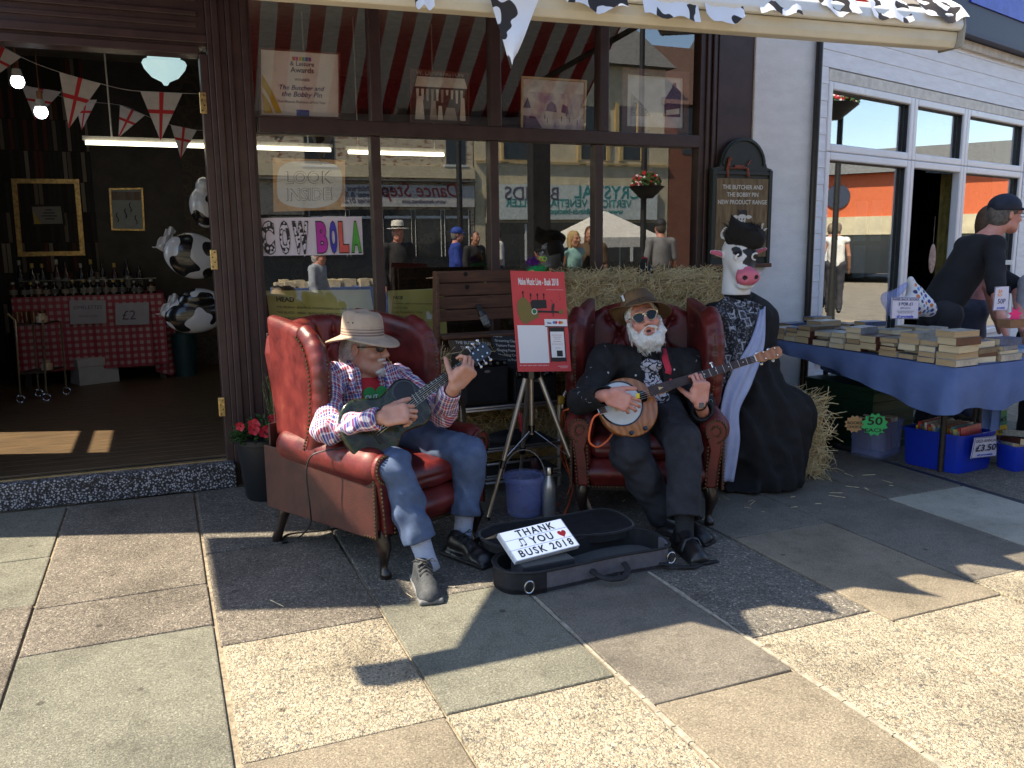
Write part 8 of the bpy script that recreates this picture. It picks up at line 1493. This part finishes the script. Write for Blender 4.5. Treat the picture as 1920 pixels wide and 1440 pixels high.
t2=thing('second_table','second trestle table with blue cloth at the right edge','table',(5.1,3.3,0));o_=Vector((4.86,3.20,0));b=MB();b.grid(lambda u,v:o_+e1*(.9*u)+e2*(.75*v)+UP*.70,6,4);b.grid(lambda u,v:o_+e1*(.9*u)+UP*(.70-.22*v)-e2*(.015*math.sin(u*25)*v),40,6);b.grid(lambda u,v:o_+e2*(.75*u)+UP*(.70-.22*v)-e1*(.012*math.sin(u*25)*v),30,6);b.build('cloth',bluec,t2,True,auto=180)
for p in((.06,.06),(.06,.68)):MB().tube([o_+e1*p[0]+e2*p[1],o_+e1*(p[0]+.1)+e2*p[1]+UP*.69],.014,8).build('leg',rust,t2,True)
mags=[((.10,.2),.32,(.03,.03,.04)),((.12,.42),.3,(.45,.45,.47)),((.16,.60),.28,(.05,.22,.45)),((.42,.35),.3,(.35,.05,.05))]
for i,(p,w_,c) in enumerate(mags):o=bpy.data.objects.new('magazine',book_mesh(w_,.22,.03+.008*i,pbr('magazine_cover_%d'%i,c,.3)));o.location=o_+e1*(p[0]+.1)+e2*p[1]+UP*.702;o.rotation_euler=(0,0,ang0+R_(90)+.1*i);link(o);tag(o,('black','silver','blue','red')[i]+' covered magazine lying on the second blue table','magazine')
def crate(name,c4,h,mat,label,wall=.006,lip=.012,tp=1.06,cat='box'):
 P=[Vector(p) for p in c4];m_=sum(P,Vector())/4;t=thing(name,label,cat,tuple(m_));S=closed_spline([tuple((m_+(p-m_)*s).xy) for p in P for s in(1,)],1);b=MB();R4=[]
 def ringp(s,z):
  out=[]
  for i in range(4):
   a,bq,c=P[i-1],P[i],P[(i+1)%4];r=.03;q=[bq+(a-bq).normalized()*r,bq+((a-bq).normalized()+(c-bq).normalized())*r*.3,bq+(c-bq).normalized()*r];out+=[m_+(x-m_)*s+UP*z for x in q]
  return out
 L_=[ringp(.97,.0),ringp(1.0,.02),ringp(tp,h-.02),ringp(tp+.035,h-.02),ringp(tp+.04,h),ringp(tp-.015,h),ringp(.96,.02)];vs=[p for r in L_ for p in r];b.add(vs,[tuple(range(11,-1,-1))]+[(k*12+i,k*12+(i+1)%12,(k+1)*12+(i+1)%12,(k+1)*12+i) for k in range(6) for i in range(12)]+[tuple(range(72,84))]);b.build('tub',mat,t,True,auto=40);return t,m_
bluep=pbr('royal_blue_plastic',(.010,.035,.42),.35,var=.08,vs=6,spec=.5)
A,B,C=gp(1692,868),gp(1796,890),gp(1858,877);D=A+C-B
crate('storage_box',[A,B,C,D],.245,bluep,'large royal blue plastic box of old annuals under the book table');ux,uy=(A-B).normalized(),(C-B).normalized();LA,LC=(A-B).length,(C-B).length
cols=[(.6,.42,.04),(.55,.06,.04),(.08,.25,.3),(.62,.5,.1),(.6,.58,.5),(.5,.04,.06),(.62,.48,.05),(.55,.35,.3),(.6,.56,.46),(.05,.2,.42),(.32,.28,.22),(.03,.24,.24),(.04,.28,.30),(.5,.1,.05)]
NB=20
for i in range(NB):
 f=.12+.74*i/(NB-1);c=B+ux*(LA*(1-f))+uy*(LC*.5);col=cols[i%len(cols)];me=book_mesh(.21,LC*.78,.014+.006*((i*7)%4),pbr('annual_%d'%(i%len(cols)),col,.35,var=.3,vs=25),pg_ms[i%4]);o=bpy.data.objects.new('annual',me);x=uy;z_=UP+ux*.12;M3=Matrix((z_.normalized(),-uy,ux)).transposed();o.rotation_euler=M3.to_euler();o.location=c+UP*(.155+.012*((i*5)%3));link(o)
 tag(o,'%s hardback annual standing upright in the blue box, %s from its left end'%(('yellow','red','teal','ochre','cream','crimson','gold','pinkish','ivory','blue','brown','dark teal','turquoise','orange red')[i%14],['first','second','third','fourth','fifth','sixth','seventh','eighth','ninth','tenth','eleventh','twelfth','thirteenth','fourteenth','fifteenth','sixteenth','seventeenth','eighteenth','nineteenth','twentieth'][i]),'book','annuals in the blue box')
sign([(1820,860),(1868,855),(1868,817),(1828,821)],(3.59,3.62,3.615,3.575),'white price label reading OLD ANNUALS £3.50 on the blue box',(('OLD ANNUALS',.5,.76,.9,.20,ink,.01),('£3.50',.5,.34,.78,.44,ink,.02),('all proceeds',.5,.10,.6,.15,MATS['royal_ink'],.03)),edge=navyi)
A2,B2,C2=gp(1592,852),gp(1648,863),gp(1690,850);D2=A2+C2-B2;clb=clearp.copy();clb.name='clear_box_plastic';clb.node_tree.nodes['Mix Shader'].inputs[0].default_value=.25
crate('clear_storage_box',[A2,B2,C2,D2],.24,clb,'clear plastic storage box of hardbacks under the book table');u2,v2=(A2-B2),(C2-B2)
for i,(f,g,col,nm) in enumerate(((.25,.12,(.45,.38,.26),'tan'),(.55,.12,(.16,.04,.03),'dark brown'),(.3,.40,(.30,.04,.04),'red'),(.7,.45,(.25,.03,.03),'maroon'),(.4,.7,(.5,.48,.42),'cream'),(.75,.75,(.1,.14,.2),'slate blue'))):o=bpy.data.objects.new('hardback',book_mesh(.22,u2.length*.42,.030,pbr('hardback_%d'%i,col,.5),pg_ms[i%5]));un,vn=u2.normalized(),v2.normalized();o.rotation_euler=Matrix(((UP-vn*.25).normalized(),-un,vn)).transposed().to_euler();o.location=B2+u2*(.25+.5*(f>.5))+v2*(g+.05)+UP*.15;link(o);tag(o,nm+' hardback leaning in the clear box under the table','book')
for px,py,Y,col,nm,rows in((1640,796,4.0,(.05,.55,.16),'neon green',(('50',.5,.42),('EACH',.22,.2))),(1602,795,4.1,(.72,.33,.10),'orange',(('BOOKS',.5,.2),('CHOICE',.3,.18)))):
 t=thing('star_label',nm+' star shaped price label on the clear storage box','label',tuple(at(px,py,Y)));c=at(px,py,Y);nrm=(TC+IR*-.1).normalized();X=UP.cross(nrm).normalized();Yq=nrm.cross(X);k=.085 if nm[0]=='n' else.065;b=MB();b.prism([((k if i%2 else k*.8)*math.sin(i*.2618),(k if i%2 else k*.8)*.9*math.cos(i*.2618)) for i in range(24)],c,X,Yq,nrm,.003);b.build('card',pbr(nm.replace(' ','_')+'_card',col,.5,var=0),t)
 for s,y,h_ in rows:bw(t,c-X*k-Yq*k+nrm*.003,X*2*k,Yq*2*k,s,.5,y,.55 if len(s)<4 else.7,ink,.02,ht=h_)
A3,B3=gp(1864,874),gp(1903,886);C3=B3+(C-B).normalized()*.3;crate('book_basket',[A3,B3,C3,A3+C3-B3],.16,bluep,'small blue plastic basket of books at the far right under the stall');
for i in range(4):o=bpy.data.objects.new('book',BM[7+i%3]);o.location=(A3+C3)/2+Vector((.03*i-.05,.02,.12+.022*i));o.rotation_euler=(.15,.1,1.2+.2*i);link(o);tag(o,'cream paged book, %s in the small blue basket'%NTH[i],'book')
t,O,X,Yv,nr=sign([(1846,820),(1888,806),(1888,768),(1848,778)],(4.05,4.0,4.0,4.05),'green and teal children\'s book lettered CALLUM\'S behind the blue box',(("CALLUM'S",.5,.45,.85,.28,ink,.02),),pbr('teal_book_cover',(.05,.28,.30),.4,col2=(.16,.40,.06),vs=9),None)
sign([(1866,828),(1890,822),(1888,796),(1866,800)],(3.92,3.9,3.9,3.92),'yellow starry childrens book cover beside the blue box',(('50P',.5,.5,.6,.3,ink,.02),),pbr('yellow_book_cover',(.72,.52,.05),.4,var=.2,vs=14),None)
gcr=pbr('dark_green_plastic_crate',(.006,.040,.018),.5);b=MB();cN=Vector((4.62,4.62,.0));b.box(cN+UP*.22,(.62,.42,.44),Matrix.Rotation(ang0,3,'Z'));
for i in range(6):b.box(cN+UP*(.05+.07*i),(.64,.44,.02),Matrix.Rotation(ang0,3,'Z'))
tag(b.build('green_crate',gcr,None,bevel=.004),'dark green plastic crate at the back under the book table','crate')
S=SDF((3.95,4.3,-.02),(4.5,5.0,.5),.010);S.ell((4.2,4.62,.12),(.17,.2,.16),None,0);S.ell((4.14,4.82,.16),(.14,.14,.2),None,.06);S.noise(.010,30,5);S.cut((0,0,.002),(0,0,-1));tag(S.build('bin_bag',pbr('black_plastic_sack',(.006,.006,.007),.3,bump=.6,bs=60),None),'black plastic sack slumped under the left end of the book table','bag')
cum=pbr('mustard_curtain',(.26,.19,.045),.85,var=.2,vs=12);cu=thing('curtain','mustard curtain hanging in the clapboard shop doorway','curtain',tuple(wp(1.3,1.0,-.25)));sA,zA_=wsz(1757,326,-.22);sB,zB_=wsz(1788,332,-.22);_,zL=wsz(1770,480,-.22)
b=MB();b.grid(lambda u,v:wp(sA+(sB-sA)*(.25+.75*u-.12*v*(1-u)),zA_-(zA_-zL+.5)*v,-.22+.03*math.sin(u*16+v)),24,10);b.build('cloth',cum,cu,True);b=MB();b.tube([wp(sA-.25,zA_+.01,-.22),wp(sB+.03,zA_+.01,-.22)],.008,6);b.build('rail',steel,cu,True)
s_,z_=wsz(1748,485,-.1);t=thing('hanging_ornament','pale pink fish shaped ornament hanging in the shop doorway','ornament',tuple(wp(s_,z_,-.1)));b=MB();b.ball(wp(s_,z_,-.1),(.045,.012,.14),12,10);b.tube([wp(s_,z_+.13,-.1),wp(s_,z_+.4,-.1)],.002,4);b.build('body',pbr('pale_pink_felt',(.50,.34,.28),.8,var=.2,vs=40),t,True)
for i,(a,c,m_,lb_) in enumerate((((1602,452),(1628,378),pbr('blue_green_poster',(.22,.36,.55),.5,col2=(.10,.30,.05),vs=4),'blue and green poster in the clapboard shop window'),((1631,452),(1656,376),pbr('pale_teal_poster',(.42,.47,.50),.5,col2=(.08,.20,.20),vs=6),'pale poster with teal figure in the clapboard shop window'),((1599,522),(1624,460),pbr('pale_notice',(.38,.44,.52),.5,var=.2,vs=9),'lower left pale notice in the clapboard shop window'),((1627,524),(1652,460),pbr('dark_film_poster',(.03,.03,.035),.4,col2=(.09,.09,.1),vs=14),'dark poster in the clapboard shop window'))):s0,z0=wsz(*a,-.06);s1,z1=wsz(*c,-.06);b=MB();wbox(b,s0,s1,z0,z1,-.066,-.062);tag(b.build('window_poster',m_,None),lb_,'poster')
# ================================================================== STALL HOLDERS AND PASSERS-BY
def figure(label,x,y,face,H=1.72,top=(.3,.3,.3),legs=(.03,.03,.05),hair=(.05,.03,.02),hat=None,skinm=None,arms=None,lean=0.0,sleeve=.5,res=.010,long=False,seat=False):
 t=thing('person',label,'person',(x,y,0));f=Vector(face).normalized();f.z=0;r=f.cross(UP);k=H/1.72;B=Vector((x,y,0));D={}
 def p(a,b_,z):return B+(r*a+f*(b_+lean*max(0,z-.95))+UP*z)*k
 D['pel']=p(0,0,.95);D['neck']=p(0,0,1.44);D['chest']=p(0,.0,1.30);D['head']=p(0,.04,1.60)
 for s,q in(('R',1),('L',-1)):
  D['sh'+s]=p(q*.175,0,1.385);a=(arms or{}).get(s);D['el'+s]=a[0] if a else p(q*.23,.0,1.10);D['wr'+s]=a[1] if a else p(q*.235,.10,.87);D['hip'+s]=p(q*.09,0,.92);D['knee'+s]=p(q*.095,.03,.50);D['ank'+s]=p(q*.10,0,.09);D['hem'+s]=p(q*.10,0,.10)
 hd=(lambda S:[S.cap(D['wr'+s],D['wr'+s]+(D['wr'+s]-D['el'+s]).normalized()*.12,.035,.025,.02,n=f,sq=.6) for s in 'RL'])
 _,Ph=body('body',skinm or skin_c,t,D,f+UP*-.05,UP,res=res,hands=hd,front=f);tm=pbr('top_%d_%d_%d'%tuple(int(c*999) for c in top),top,.85,var=.12,vs=14);lm=pbr('legs_%d_%d_%d'%tuple(int(c*999) for c in legs),legs,.85,var=.12,vs=14)
 S=SDF(*bounds([D[q] for q in('pel','neck','shR','shL','elR','elL','wrR','wrL')],.2),res);torso(S,D,f,(.160,.158),.07)
 for s in 'RL':
  if sleeve>0:S.cap(D['sh'+s],D['sh'+s].lerp(D['el'+s],min(1,sleeve*1.5)),.068,.060,.03)
  if sleeve>.8:S.cap(D['el'+s],D['wr'+s],.055,.045,.03)
 S.noise(.005,34,5);S.cap(D['neck'],D['neck']+UP*.2,.062,.09,0,'sub');S.build('top',tm,t)
 S=SDF(*bounds([D[q] for q in('pel','kneeR','kneeL','hemR','hemL')],.2),res);S.cap(D['hipR'],D['hipL'],.11,k=0)
 for s in 'RL':S.cap(D['hip'+s],D['knee'+s],.10,.072,.03);S.cap(D['knee'+s],D['hem'+s],.07,.06,.02)
 S.noise(.005,34,6);S.build('trousers',lm,t);S=SDF(*bounds([D['ankR'],D['ankL']],.25),res)
 for s in 'RL':S.cap(D['ank'+s]-UP*.04*k-f*.05,D['ank'+s]-UP*.05*k+f*.14,.045,.038,.0)
 S.build('shoes',blackshoe,t);hm=pbr('hair_%d_%d_%d'%tuple(int(c*999) for c in hair),hair,.6,var=.3,vs=50,bump=.5,bs=120);A=np.array([r,f,UP]).T;c=Ph(0,0,0)
 S=SDF(*bounds([c],.34),res);S.ell(Ph(0,-.02,.035),(.084,.102,.096),A,0);S.ell(Ph(0,-.055,-.03),(.075,.06,.07),A,.03)
 if long:S.cap(Ph(0,-.06,-.02),Ph(0,-.075,-.20),.075,.06,.04,n=f,sq=.6);S.cap(Ph(.06,-.02,0),Ph(.075,-.0,-.19),.03,.025,.03);S.cap(Ph(-.06,-.02,0),Ph(-.075,-.0,-.19),.03,.025,.03)
 S.noise(.004,60,3);S.ell(Ph(0,.10,-.035),(.075,.075,.085),A,.01,'sub');S.build('hair',hm,t)
 if hat:
  kd,col=hat;m_=pbr('hat_%d_%d_%d'%tuple(int(q*999) for q in col),col,.7,var=.1,vs=30)
  if kd=='cap':S=SDF(*bounds([c],.3),min(res,.007));S.ell(Ph(0,-.012,.058),(.096,.114,.092),A,0);S.cut(Ph(0,-.02,.030),-UP);S.cap(Ph(-.03,.11,.045),Ph(.03,.11,.045),.064,k=.0,n=UP,sq=.14);S.build('cap',m_,t)
  else:hat_mesh('hat',m_,t,Ph(0,-.01,.055),f,UP,[(.165,-.006),(.16,0),(.12,.002),(.10,.006),(.096,.06),(.088,.105),(.06,.118),(.0005,.112)],.95,1.05);bq=MB();bq.lathe([(.103,.008),(.102,.035)],Ph(0,-.01,.055),UP,30,sx=.95,sy=1.05,caps=False,up=f);bq.build('hat_band',blk,t,True)
 return t,D,Ph
tatt=skin('tattooed_skin',(.34,.23,.19))
fm=Vector((.95,-.30,0));hb=Vector((5.02,4.35,0))
t,D,Ph=figure('man in black T-shirt and navy cap leaning over the book stall',5.13,4.42,fm,1.72,(.007,.007,.010),(.02,.02,.025),(.12,.10,.09),('cap',(.008,.012,.03)),skin_b,{'R':(at(1868,548,3.98),at(1880,600,3.86)),'L':(at(1906,540,4.25),at(1912,596,4.05))},lean=.62,sleeve=.62,res=.009)
b=MB();b.tube([Ph(.078,.0,.012),Ph(.07,.07,.014),Ph(.06,.105,.012)],.003,5);b.tube([Ph(.034+.024*math.cos(a),.112-.2*abs(.024*math.cos(a)),.008+.018*math.sin(a)) for a in[.52*i for i in range(13)]],.0025,5);b.build('spectacles',gunm,t,True)
b=MB();b.box(at(1893,492,3.95),(.012,.05,.03));b.build('name_badge',wht,t)
figure('woman with long brown hair and pink strappy top behind the stall man',5.86,4.78,Vector((.9,-.4,0)),1.68,(.62,.33,.36),(.06,.07,.12),(.09,.045,.022),None,skin_b,None,.15,0,.012,True)
figure('person with curly brown hair and striped top at the right edge of the photo',5.75,4.05,Vector((-.3,-1,0)),1.40,(.35,.35,.40),(.012,.012,.015),(.15,.075,.035),None,skin_c,None,0,.5,.011,True)
def vat(px,py,Y):p=at(px,py,10.652-Y);return Vector((p.x,Y,p.z))
CR=[('blonde woman in aqua vest standing in the street, reflected in the window',1075,-1.0,(.3,1,0),1.60,(.30,.55,.52),(.05,.05,.07),(.45,.30,.12),None,skin_c,True,0),('woman with long auburn hair beside the blonde woman in the street',1108,-1.5,(-.6,1,0),1.68,(.10,.06,.03),(.03,.03,.04),(.14,.05,.02),None,skin_c,True,.5),('man in grey T-shirt and dark cap with his back to the shop',1238,-1.2,(.2,-1,0),1.78,(.20,.20,.21),(.04,.045,.06),(.08,.06,.05),('cap',(.02,.02,.025)),skin_b,False,.6),('man in blue jacket and blue cap browsing across the street',850,-4.2,(1,.2,0),1.72,(.02,.05,.30),(.03,.03,.05),(.2,.18,.16),('cap',(.02,.06,.34)),skin_b,False,1),('man in white brimmed hat and dark jacket watching the musicians',742,-1.6,(.0,1,0),1.74,(.03,.03,.035),(.025,.025,.03),(.3,.28,.26),('hat',(.62,.60,.54)),skin_b,False,1),('man in white shirt walking across the street',935,-4.6,(-1,-.2,0),1.74,(.62,.62,.60),(.06,.06,.07),(.07,.05,.04),None,skin_b,False,.6),('dark haired person in black top in the street',885,-5.0,(.3,1,0),1.66,(.02,.02,.022),(.03,.03,.04),(.03,.02,.015),None,skin_c,False,1),('man in pale shirt and white flat cap across the street',588,-2.4,(.8,.6,0),1.36,(.40,.44,.50),(.05,.06,.1),(.5,.48,.45),('cap',(.60,.58,.52)),skin_b,False,1)]
for lb_,px,Y,fc,H,tp_,lg,hr,ht_,sk_,lng,sl_ in CR:q=vat(px,460,Y);figure(lb_,q.x,Y,fc,H,tp_,lg,hr,ht_,sk_,None,.0,sl_,.014,lng)
for i,(X,Y) in enumerate(((15.2,3.05),(16.4,2.65))):figure(('sunburnt man in white vest in the far street, left one','sunburnt man in white vest in the far street, right one')[i],X,Y,(1,-.2,0),1.76,(.70,.68,.66),(.03,.03,.04),(.2,.15,.1),None,skin_c,None,0,0,.016)
ren=pbr('cream_house_render',(.50,.44,.30),.9,var=.10,vs=2,bump=.4,bs=20);trim=pbr('yellow_trim_paint',(.46,.34,.15),.8);glz=pbr('dark_street_glass',(.02,.025,.03),.1,var=0);wfr=pbr('white_shop_frame',(.55,.57,.56),.6);tiles=pbr('brown_roof_tiles',(.11,.06,.04),.8,var=.3,vs=20,bump=1,bs=25);slate2=pbr('grey_slate_roof',(.13,.13,.125),.8,var=.2,vs=8)
patch,n,L,bb=nodes_of('flaking_cream_brick');tc=n.new('ShaderNodeTexCoord');nz=n.new('ShaderNodeTexNoise');nz.inputs['Scale'].default_value=5;nz.inputs['Detail'].default_value=5;mp=n.new('ShaderNodeMapping');mp.inputs['Scale'].default_value=(1,1,3);L.new(tc.outputs['Object'],mp.inputs[0]);L.new(mp.outputs[0],nz.inputs['Vector']);L.new(ramp(n,L,nz.outputs[0],[(.5,(.46,.40,.28)),(.57,(.46,.40,.28)),(.585,(.22,.09,.05))]),bb.inputs['Base Color'])
YB=-16.2
def bld(name,label,px0,px1,ztop,mat,roof=None):
 x0,x1=vat(px0,400,YB).x,vat(px1,400,YB).x;t=thing(name,label,'building',((x0+x1)/2,YB,0));b=MB();b.span((x0,YB-8,0),(x1,YB,ztop));b.build('wall',mat,t)
 if roof:b=MB();b.add([(x0-.2,YB+.4,ztop),(x1+.2,YB+.4,ztop),(x1+.2,YB-8,ztop),(x0-.2,YB-8,ztop),(x0-.2,YB-4,ztop+3),(x1+.2,YB-4,ztop+3)],[(0,1,5,4),(3,4,5,2),(0,4,3),(1,2,5),(0,3,2,1)]);b.build('roof',roof,t)
 return t
def rect(t,nm,px0,px1,py0,py1,mat,out=.03,dp=.1):a,c=vat(px0,py0,YB),vat(px1,py1,YB);z0,z1=sorted((a.z,c.z));b=MB();b.span((a.x,YB+out-dp,max(0,z0)),(c.x,YB+out,z1));return b.build(nm,mat,t),a,c
t=bld('terrace_house','cream house with flaking brick and a dance shop, across the street',330,884,7.2,patch,tiles)
rect(t,'fascia_band',330,884,300,335,ren,.10);rect(t,'cornice',330,884,330,342,slate2,.3,.4);rect(t,'shop_sign',630,882,345,388,pbr('grey_sign_board',(.45,.45,.43),.6),.16);rect(t,'shop_blind',400,560,352,402,slate2,.35,.3)
def mtext(s,px,py,hgt,mat,t,it=.25,wide=1.0):q=vat(px,py,YB+.165);text(s,'sign_lettering',mat,q,(-1,0,0),(0,0,1),hgt,t,bold=.006,shear=it,lift=.004,sx=wide)
redi=pbr('dark_red_paint',(.25,.02,.02),.6,var=0);mtext('Dance Steps',780,368,.62,redi,t,.3,.9);mtext('www.dancedirect.com',790,380,.16,outl,t,0);mtext('Kids & Childrens Dance',670,357,.22,outl,t);mtext('Dancewear & Shoes',670,368,.22,outl,t);mtext('Enquiries 01253',670,379,.22,outl,t)
rect(t,'shop_front',335,880,392,535,glz,.015)
for a,c in((500,560),(575,640),(650,700),(715,765),(775,820),(830,872)):o,_,_=rect(t,'shop_window',a,c,392,480,glz,.03);rect(t,'window_frame',a-3,a,392,480,wfr,.06);rect(t,'window_frame',c,c+3,392,480,wfr,.06);rect(t,'window_frame',a,c,404,409,wfr,.06)
for a,c in((560,620),(830,868)):rect(t,'upper_window',a,c,230,308,glz,.02);rect(t,'window_sill',a-4,c+4,308,313,wfr,.12)
t=bld('blinds_shop','cream rendered shop selling blinds, across the street',886,1250,7.4,ren,slate2);rect(t,'string_course',886,1250,302,310,trim,.12);rect(t,'shop_sign',905,1226,345,412,pbr('pale_mint_sign',(.52,.58,.55),.6),.16);tl_=pbr('teal_paint',(.02,.22,.20),.6,var=0);mtext('CRYSTAL',1140,372,.62,tl_,t,0);mtext('BLINDS',1000,375,.62,outl,t,0);mtext('VERTICAL VENETIAN ROLLER',1070,388,.36,tl_,t,0);mtext('www.crystalblinds-blackpool.co.uk',1080,401,.26,tl_,t,0)
for a,c in((945,990),(1090,1135),(1165,1200)):rect(t,'upper_window',a,c,200,300,glz,.02);rect(t,'window_surround',a-6,a,195,302,trim,.08);rect(t,'window_surround',c,c+6,195,302,trim,.08)
rect(t,'shop_front',905,1230,418,535,glz,.015)
for a,c in((915,985),(1000,1080),(1095,1180)):rect(t,'shop_window',a,c,420,490,glz,.03);rect(t,'window_frame',c,c+4,420,490,wfr,.06)
t=bld('brick_house','red brick house beyond the blinds shop',1252,1420,6.2,pbr('street_brick',(.20,.075,.045),.9,var=.2,vs=30),tiles);rect(t,'upper_window',1280,1310,200,290,glz,.02)
bld('brick_house','red brick terrace beyond the blinds shop, farther along',1430,2400,6.8,MATS['street_brick'],slate2)
bld('terrace_house','cream terrace at the left end across the street',-900,322,7.0,ren,slate2)
XO=36;t=thing('orange_shop','orange fronted shop with grey roof far along the street','building',(XO,-2,0));b=MB();b.span((XO,-14,0),(XO+7,6,4.1));b.build('wall',pbr('orange_paint',(.55,.12,.04),.7),t);b=MB();b.span((XO-.15,-14,1.6),(XO,6,2.35));b.build('fascia',ren,t);b=MB();b.span((XO-.1,-14,0),(XO,6,1.6));b.build('shop_front',glz,t);b=MB();b.add([(XO-.4,-14.3,4.1),(XO-.4,6.3,4.1),(XO+3.5,6.3,5.4),(XO+3.5,-14.3,5.4),(XO+7,-14.3,4.1),(XO+7,6.3,4.1)],[(0,1,2,3),(3,2,5,4),(0,3,4),(1,5,2)]);b.build('roof',slate2,t);b=MB();b.lathe([(0,0),(.5,0),(.5,.06),(0,.06)],(XO-.02,-1.9,3.2),(-1,0,0),24);b.build('round_sign',pbr('dark_round_sign',(.03,.04,.07),.5),t)
def basket(c,label,r=.28):
 t=thing('flower_basket',label,'flower basket',tuple(c));b=MB();b.lathe([(.10,-.22),(r,0),(r-.03,0),(0,-.1)],c,UP,16,sx=1.3);b.build('trough',blk,t,True);rr=random.Random(4)
 for nm,m_,N in(('foliage',leafm,200),('bloom',petal,150),('pale_bloom',wht,40)):
  b=MB()
  for i in range(N):d=Vector((rr.gauss(0,1)*1.3,rr.gauss(0,1),abs(rr.gauss(0,.8)))).normalized();q=c+d*r*rr.uniform(.6,1.05);b.ball(q,.030,5,3)
  tag(b.build(nm,m_,t),kind='stuff')
def post(x,y,label,h=6,r=.06):t=thing('lamp_post',label,'lamp post',(x,y,0));b=MB();b.tube([(x,y,-.1),(x,y,1),(x,y,h)],[r*1.5,r,r*.8],10);b.build('post',blk,t,True);b=MB();b.tube([(x,y,h-.1),(x,y-.5,h+.1),(x,y-1,h)],.04,6);b.ball((x,y-1.05,h-.05),(.14,.2,.1),10,6);b.build('lantern',blk,t,True)
q=vat(1206,350,-3.6);post(q.x,-3.6,'black lamp post carrying a flower trough across the road');basket(Vector((q.x,-3.5,q.z)),'flower trough of red and white petunias on the black lamp post');q=vat(857,350,-5.5);post(q.x,-5.5,'slim black lamp post farther left across the road');post(12.3,3.7,'black lamp post along the pavement to the right',6,.05);basket(Vector((12.0,3.67,3.5)),'flower basket on the lamp post along the right pavement',.36)
q=vat(1012,400,-1.9);tag(MB().box((q.x,-1.9,1.5),(.32,.22,3.3)).build('dark_totem',blk,None,bevel=.02),'tall dark totem pillar standing at the kerb behind the photographer','pillar')
q=vat(1132,440,-9.5);gz=thing('gazebo','off white market gazebo across the road','gazebo',(q.x,-9.5,0));b=MB();W=1.1;z0,z1=1.55,2.25;b.add([(q.x-W,-9.5+W,z0),(q.x+W,-9.5+W,z0),(q.x+W,-9.5-W,z0),(q.x-W,-9.5-W,z0),(q.x,-9.5,z1)]+[(q.x+a*W,-9.5+c*W,z0-.25) for a,c in((-1,1),(1,1),(1,-1),(-1,-1))],[(0,1,4),(1,2,4),(2,3,4),(3,0,4),(0,5,6,1),(1,6,7,2),(2,7,8,3),(3,8,5,0)]);b.build('canopy',pbr('offwhite_canvas',(.62,.60,.54),.8),gz)
for a,c in((-1,1),(1,1),(1,-1),(-1,-1)):MB().tube([(q.x+a*W,-9.5+c*W,-.13),(q.x+a*W,-9.5+c*W,z0)],.02,6).build('leg',wfr,gz)
q=vat(690,520,-4.4);t=thing('far_stall','blue clothed stall table with books across the road','table',(q.x,-4.4,-.13));b=MB();b.span((q.x-1.7,-4.9,-.13),(q.x+1.7,-4.2,.72));b.build('cloth',bluec,t);rr=random.Random(5);b=MB()
for i in range(60):b.box((q.x+rr.uniform(-1.6,1.6),rr.uniform(-4.8,-4.3),.77),(.16,.12,rr.uniform(.05,.2)))
tag(b.build('stacked_books',pg_ms[1],t),kind='stuff')
t=thing('far_stall','added dark stall to the right, there to darken the clapboard window reflection','table',(13.8,3.4,0));b=MB();b.span((12.6,2.2,.0),(15.0,2.9,.8));b.build('cloth',MATS['black_nylon'],t);b=MB();rr=random.Random(15)  # added stall, placed so the clapboard shop glass mirrors something darker than sunlit ground
for i in range(40):b.box((rr.uniform(12.7,14.9),rr.uniform(2.3,2.8),.86),(.2,.15,rr.uniform(.08,.3)))
tag(b.build('stacked_goods',pbr('mustard_goods',(.5,.32,.05),.6,var=.4,vs=5),t),kind='stuff')
